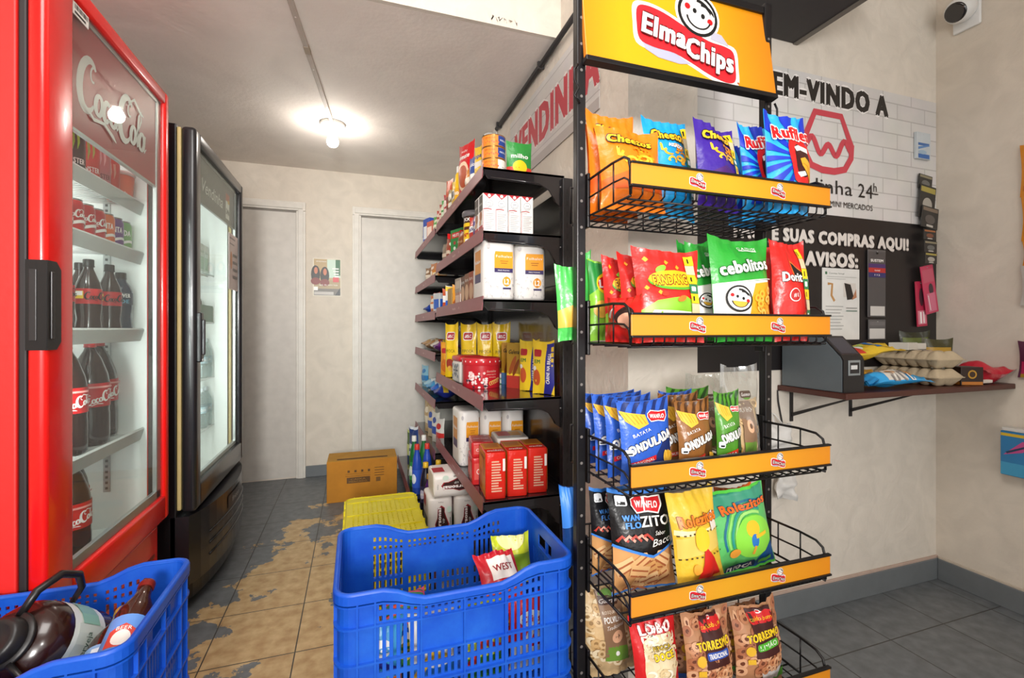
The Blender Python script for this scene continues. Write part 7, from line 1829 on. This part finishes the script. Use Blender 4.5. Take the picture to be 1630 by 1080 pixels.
# striped red pack at the corner end
pk = thing('wafer_pack', 'crumpled red and pink striped wafer pack lying at the corner end of the wall shelf', 'pack', (2.553, 1.268, WZ + .001), (0, 0, -pi / 2))
m = bag_mb(.15, .185, .085, foil('c02436'), R(-.074, .105, .074, .184, ink('b8747c')) + R(-.05, .0, -.03, .105, ink('ead6d4')) + R(.01, .0, .035, .105, ink('ead6d4')) + R(-.02, .12, .0, .18, ink('d9a0a8')) + R(.04, .11, .055, .18, ink('d9a0a8')), 620, wr=2.6)
m.v = [(x, z_ - .0925, y + .042) for x, y, z_ in m.v]; m.f = [f[::-1] for f in m.f]
m.build('wrapper', pk)
m = MB(); m.box(-.055, -.09, .004, .055, -.02, .02, mat('d9cfc4', .5), .004); m.build('inner_tray', pk)

# ---- notice, hang cards on the sign
ns = MB(); x0, x1 = gx(1308, ys), gx(1367, ys); xm = (x0 + x1) / 2; z1_, z0_ = gz(428, xm, ys), gz(541, xm, ys); yn = ys - .0025
ns.box(x0, yn, z0_, x1, ys - .0008, z1_, mat('d9d9d6', .5))
w_, h_ = x1 - x0, z1_ - z0_
def nf(a, b): return (x0 + a * w_, z0_ + b * h_)
it = T('Convites Virtual', xm - .12 * w_, z0_ + .93 * h_, .008, ink('4a5a52'), w=.4 * w_) + RR(x0 + .1 * w_, z0_ + .93 * h_, .012, .012, .002, ink('3a6a4a'))
it += S([nf(.14, .78), nf(.26, .78), nf(.24, .62), nf(.32, .54)], .012, ink('b98a52')) + R(*nf(.56, .60), *nf(.90, .80), ink('cfcac4')) + POLY([nf(.58, .80), nf(.75, .78), nf(.85, .58), nf(.66, .56)], ink('23201f')) + POLY([nf(.78, .56), nf(.92, .60), nf(.9, .72)], ink('b07a5a'))
for k in range(8): it += R(*nf(.08, .46 - .045 * k), *nf(.55 - .04 * (k % 3), .472 - .045 * k), ink('a9aaa8'))
it += R(*nf(.62, .44), *nf(.92, .452), ink('8a8b89')) + R(*nf(.62, .40), *nf(.92, .412), ink('4a6a5a')) + R(*nf(.10, .88), *nf(.9, .885), ink('a9aaa8')) + R(*nf(.10, .85), *nf(.6, .855), ink('a9aaa8'))
ns.pr(it, m_front(yn), eps=.0002)
tag(ns.build('notice_sheet'), 'white instruction sheet taped on the black part of the welcome sign', 'notice')
def hang(px0, px1, py0, py1, Y, name, label, cat, draw, group=None, tilt=0.0, m='5a5859', th=.004):
    X0, X1 = gx(px0, Y), gx(px1, Y); xm = (X0 + X1) / 2; za, zb = gz(py1, xm, Y), gz(py0, xm, Y)
    t = thing(name, label, cat, (xm, Y, zb), (0, tilt, 0), group); w_, h_ = X1 - X0, zb - za
    b = MB(); b.box(-w_ / 2, -th / 2, -h_, w_ / 2, th / 2, 0, mat(m, .35) if isinstance(m, str) else m, .0012)
    b.pr(draw(w_, h_), m_front(-th / 2), eps=.0003); b.build('card', t)
    if group != 'black blister packs on the strip':
        n = MB(); n.tube([(0, -.006, -.010), (0, YS - Y - .005, -.008)], .0018, mat('9a9a98', .3, .8), 6)
        n.build('hook', t)
    return t
hang(1381, 1409, 398, 505, ys - .008, 'hang_card', 'long grey blister card with purple and red bands hanging on the sign', 'hang card', lambda w, h: R(-w * .48, -h * .99, w * .48, -.01, ink('4f4c4d')) + T('SUSTEM', 0, -.16 * h, .012, WHITE, w=w * .7, bold=.03) + R(-w * .48, -.27 * h, w * .48, -.21 * h, ink('4a2f6a')) + R(-w * .48, -.34 * h, w * .48, -.27 * h, ink('b5302c')) + R(-w * .48, -.41 * h, w * .48, -.34 * h, ink('33306a')) + T('total', 0, -.305 * h, .008, WHITE, w=w * .3) + T('112', 0, -.375 * h, .008, WHITE, w=w * .3) + R(-w * .40, -.98 * h, w * .42, -.84 * h, ink('c9c6c2')) + E(0, -.05 * h, .006, .006, BLACK))
hang(1382, 1409, 509, 541, ys - .008, 'hang_card', 'short grey blister card hanging below the long one on the sign', 'hang card', lambda w, h: R(-w * .45, -h * .95, w * .45, -h * .45, ink('c9c6c2')) + R(-w * .45, -h * .3, w * .45, -h * .1, ink('6a6869')))
blk = lambda k: (lambda w, h: R(-w * .45, -h * .22, w * .45, -h * .06, ink(('8a8268', 'a89a4a', '7a6a5a', 'a5663a')[k % 4])) + E(0, -h * .6, w * .3, h * .22, ink(('6a6a66', 'a9a49a', '5a5450', '7a4a34')[k % 4]), 16) + R(-w * .2, -h * .95, w * .2, -h * .85, ink('b9b4ac')))
for k, (a, b, c, d, tl) in enumerate(((1463, 1484, 279, 302, .1), (1465, 1490, 296, 348, .12), (1468, 1494, 330, 364, .12), (1470, 1489, 366, 382, .03), (1471, 1491, 384, 402, .03), (1472, 1491, 403, 420, .03))):
    hang(a, b, c, d, ys - .010 - .006 * k, 'blister_pack', f'{ORD[k]} black blister pack from the top of the hanging strip by the wall corner', 'blister pack', blk(k), 'black blister packs on the strip', tl, '2b2927')
hang(1456, 1472, 448, 520, ys - .012, 'razor_pack', 'pink card pack hanging behind its neighbour at the wall corner', 'pack', lambda w, h: R(-w * .4, -h * .95, w * .4, -h * .65, ink('d98a9c')) + R(-w * .2, -h * .93, -w * .05, -h * .68, WHITE) + R(w * .1, -h * .93, w * .2, -h * .68, WHITE) + E(0, -h * .35, w * .2, h * .2, ink('4a2a34')), 'pink packs', -.08, 'b52a4a')
hang(1464, 1484, 423, 500, ys - .024, 'razor_pack', 'pink card pack hanging in front, tilted, at the wall corner', 'pack', lambda w, h: R(-w * .42, -h * .35, w * .42, -h * .08, ink('c2566c')) + E(w * .1, -h * .5, w * .18, h * .12, ink('3a2a34')) + R(-w * .3, -h * .96, w * .35, -h * .58, ink('d0708a')) + S([(-w * .2, -h * .62), (-w * .15, -h * .93)], .004, WHITE), 'pink packs', -.20, 'c23a5c')
hang(1457, 1479, 212, 254, ys - .008, 'sachet', 'small clear and blue sachet hanging high on the brick print near the corner', 'sachet', lambda w, h: R(-w * .4, -h * .5, w * .4, -h * .4, ink('3f6aa8')) + POLY([(-w * .4, -h * .66), (w * .35, -h * .5), (w * .4, -h * .44), (-w * .4, -h * .56)], ink('5f8ac0')) + R(-w * .4, -h * .98, w * .4, -h * .82, ink('3a6ab0')) + E(-w * .1, -h * .75, w * .3, h * .08, ink('9fb8cc')), None, 0, 'c3cbd0', .012)

# ---- right wall: hanging goods, security camera
def rhang(py0, py1, y0, y1, name, label, cat, base, draw, th=.02, group=None):
    yc = (y0 + y1) / 2; w_ = abs(y1 - y0); x = XR - th / 2 - .001
    za, zb = gz(py1, XR, y1), gz(py0, XR, y1); h_ = zb - za
    m = bag_mb(w_, h_, th, foil(base), draw(w_, h_), hash(name) % 7 + 640, nu=6, nv=8, wr=.5)
    return tag(m.build(name, None, (x - .006, yc, za), (0, 0, pi / 2 * -1)), label, cat, group)
for k, (a, b) in enumerate(((236, 314), (316, 384), (386, 424))):
    rhang(a, b, 1.02, 1.178 - .004 * k, 'hanging_sachet', ('upper', 'middle', 'lower')[k] + ' orange sachet of the strip hanging on the side wall', 'sachet', 'd98a1c', lambda w, h: R(-w * .45, h * .1, w * .45, h * .2, ink('c9761a')), group='orange sachets on the wall')
rhang(426, 486, 1.02, 1.176, 'hanging_bag', 'pale clear bag hanging under the orange sachets on the side wall', 'bag', 'c9c4bd', lambda w, h: R(-w * .4, h * .2, w * .4, h * .4, ink('b5b0aa')))
rhang(545, 600, 1.02, 1.184, 'hanging_pack', 'pink and dark pack hanging on the side wall above the blue box', 'pack', '5a2a44', lambda w, h: R(-w * .45, h * .1, w * .45, h * .45, ink('b52a5c')) + R(-w * .45, h * .0, w * .45, h * .1, ink('a8842a')))
hb_ = thing('hanging_box', 'blue box with a yellow edge and pink motif hung on the side wall', 'box', (XR - .0305, 1.13, .70))
mb = MB(); mb.box(-.028, -.09, -.115, .028, .09, .07, mat('2a7ab0', .4), .003); mb.pr(R(-.088, .05, .088, .062, ink('d9b42a')) + POLY([(-.08, -.03), (-.02, -.01), (.03, .03), (-.02, .035)], ink('c24a8a')) + R(-.088, -.112, .088, -.06, ink('3f9ac4')) + S([(-.07, -.02), (.0, .02), (.06, .0)], .008, ink('1a3a5a')), lambda a, b, e: (-.028 - e, -a, b)); mb.build('box_body', hb_)
mb = MB(); mb.box(-.026, -.088, .07, .026, .088, .085, mat('d9d6d0', .4), .004); mb.build('lid', hb_)
mb = MB(); mb.tube([(0, 0, .085), (.0, 0, .10), (.024, 0, .108), (.030, 0, .108)], .0025, mat('9a9a98', .3, .8), 6); mb.build('hook', hb_)

def seccam(loc, rz, tilt, label, s=1.0):
    t = thing('security_camera', label, 'security camera', loc, (0, 0, rz))
    M_W = mat('e4e4e2', .35, 0, 0, 20, .02)
    mb = MB(); mb.box(-.045 * s, -.012 * s, -.075 * s, .045 * s, 0, .075 * s, M_W, .02 * s, 3, smooth=True); mb.build('mount_plate', t)
    A_ = Matrix.Translation((0, -.045 * s, -.005 * s)) @ Matrix.Rotation(tilt, 4, 'X')
    mb = MB(); mb.lathe([(0, -.048 * s), (.03 * s, -.042 * s), (.045 * s, -.022 * s), (.048 * s, 0), (.045 * s, .02 * s), (.038 * s, .034 * s), (.030 * s, .038 * s)], M_W, 24, M=A_ @ Matrix.Rotation(pi / 2, 4, 'X')); mb.tube([(0, -.01 * s, 0), (0, -.03 * s, -.004 * s)], .02 * s, M_W, 12); mb.build('camera_head', t)
    mb = MB(); mb.lathe([(.036 * s, .036 * s), (.034 * s, .0405 * s), (.026 * s, .0415 * s), (.022 * s, .040 * s), (.0, .043 * s)], mat('120d0f', .08, 0, 0, 10, 0, coat=1), 24, M=A_ @ Matrix.Rotation(pi / 2, 4, 'X')); mb.build('lens', t)
    return t
seccam((XR - .0005, 1.36, 2.655), -pi / 2 , .5, 'white round security camera high on the side wall near the ceiling', 1.15)
seccam((.868, 2.93, 2.44), -pi / 2 , .3, 'small white security camera on the side wall behind the stacked tins', .95)

# overhead dark cabinet on the sign wall
ob = thing('overhead_cabinet', 'dark overhead cabinet above the welcome sign, seen from below', 'cabinet', (1.44, 1.20, 2.40))
mb = MB(); mb.box(-.28, -.285, 0, .323, .283, .30, mat('2b282a', .55, 0, .03, 30), .003); mb.build('cabinet_body', ob)
mb = MB(); mb.box(.300, -.287, -.004, .3245, .2825, .003, mat('6d6860', .5), .001); mb.build('edge_strip', ob)  # paler grey strip along the lower edge of the cabinet

# white plastic bags hanging behind the rack and the rack's neighbours
M_PB = mat('d9d7d3', .45, 0, .4, 25, .03)
for k, (px, py, Yq, w_, h_, lab) in enumerate(((1256, 722, 1.40, .13, .11, 'upper crumpled white plastic bag hanging on the wall behind the rack'), (1254, 796, 1.43, .10, .10, 'lower crumpled white plastic bag hanging on the wall behind the rack'))):
    X = gx(px, Yq)
    t = thing('plastic_bag', lab, 'plastic bag', (X, YS - .004, gz(py, X, Yq)), (0, 0, 0), 'white plastic bags on the wall')
    bag_mb(w_, h_, .05, M_PB, (), 660 + k, wr=3.0, nu=10, nv=12).build('bag_body', t, (0, -.036, 0), (0, .1, 0))
    mb = MB(); mb.tube([(-.02, -.03, h_ * .98), (-.008, -.008, h_ + .03), (0, -.001, h_ + .034), (.008, -.008, h_ + .03), (.02, -.03, h_ * .98)], .003, M_PB, 6); mb.build('bag_handle', t)
mb = MB(); mb.add([(1.62, 1.10, .0012), (1.65, 1.085, .0012), (1.66, 1.10, .003), (1.63, 1.125, .0025)], [(0, 1, 2, 3)], mat('e0dedb', .6)); mb.add([(1.62, 1.10, .0005), (1.65, 1.085, .0005), (1.66, 1.10, .0022), (1.63, 1.125, .0018)], [(3, 2, 1, 0)], mat('e0dedb', .6))
tag(mb.build('paper_scrap'), 'small scrap of white paper on the grey floor beside the rack', 'paper scrap')
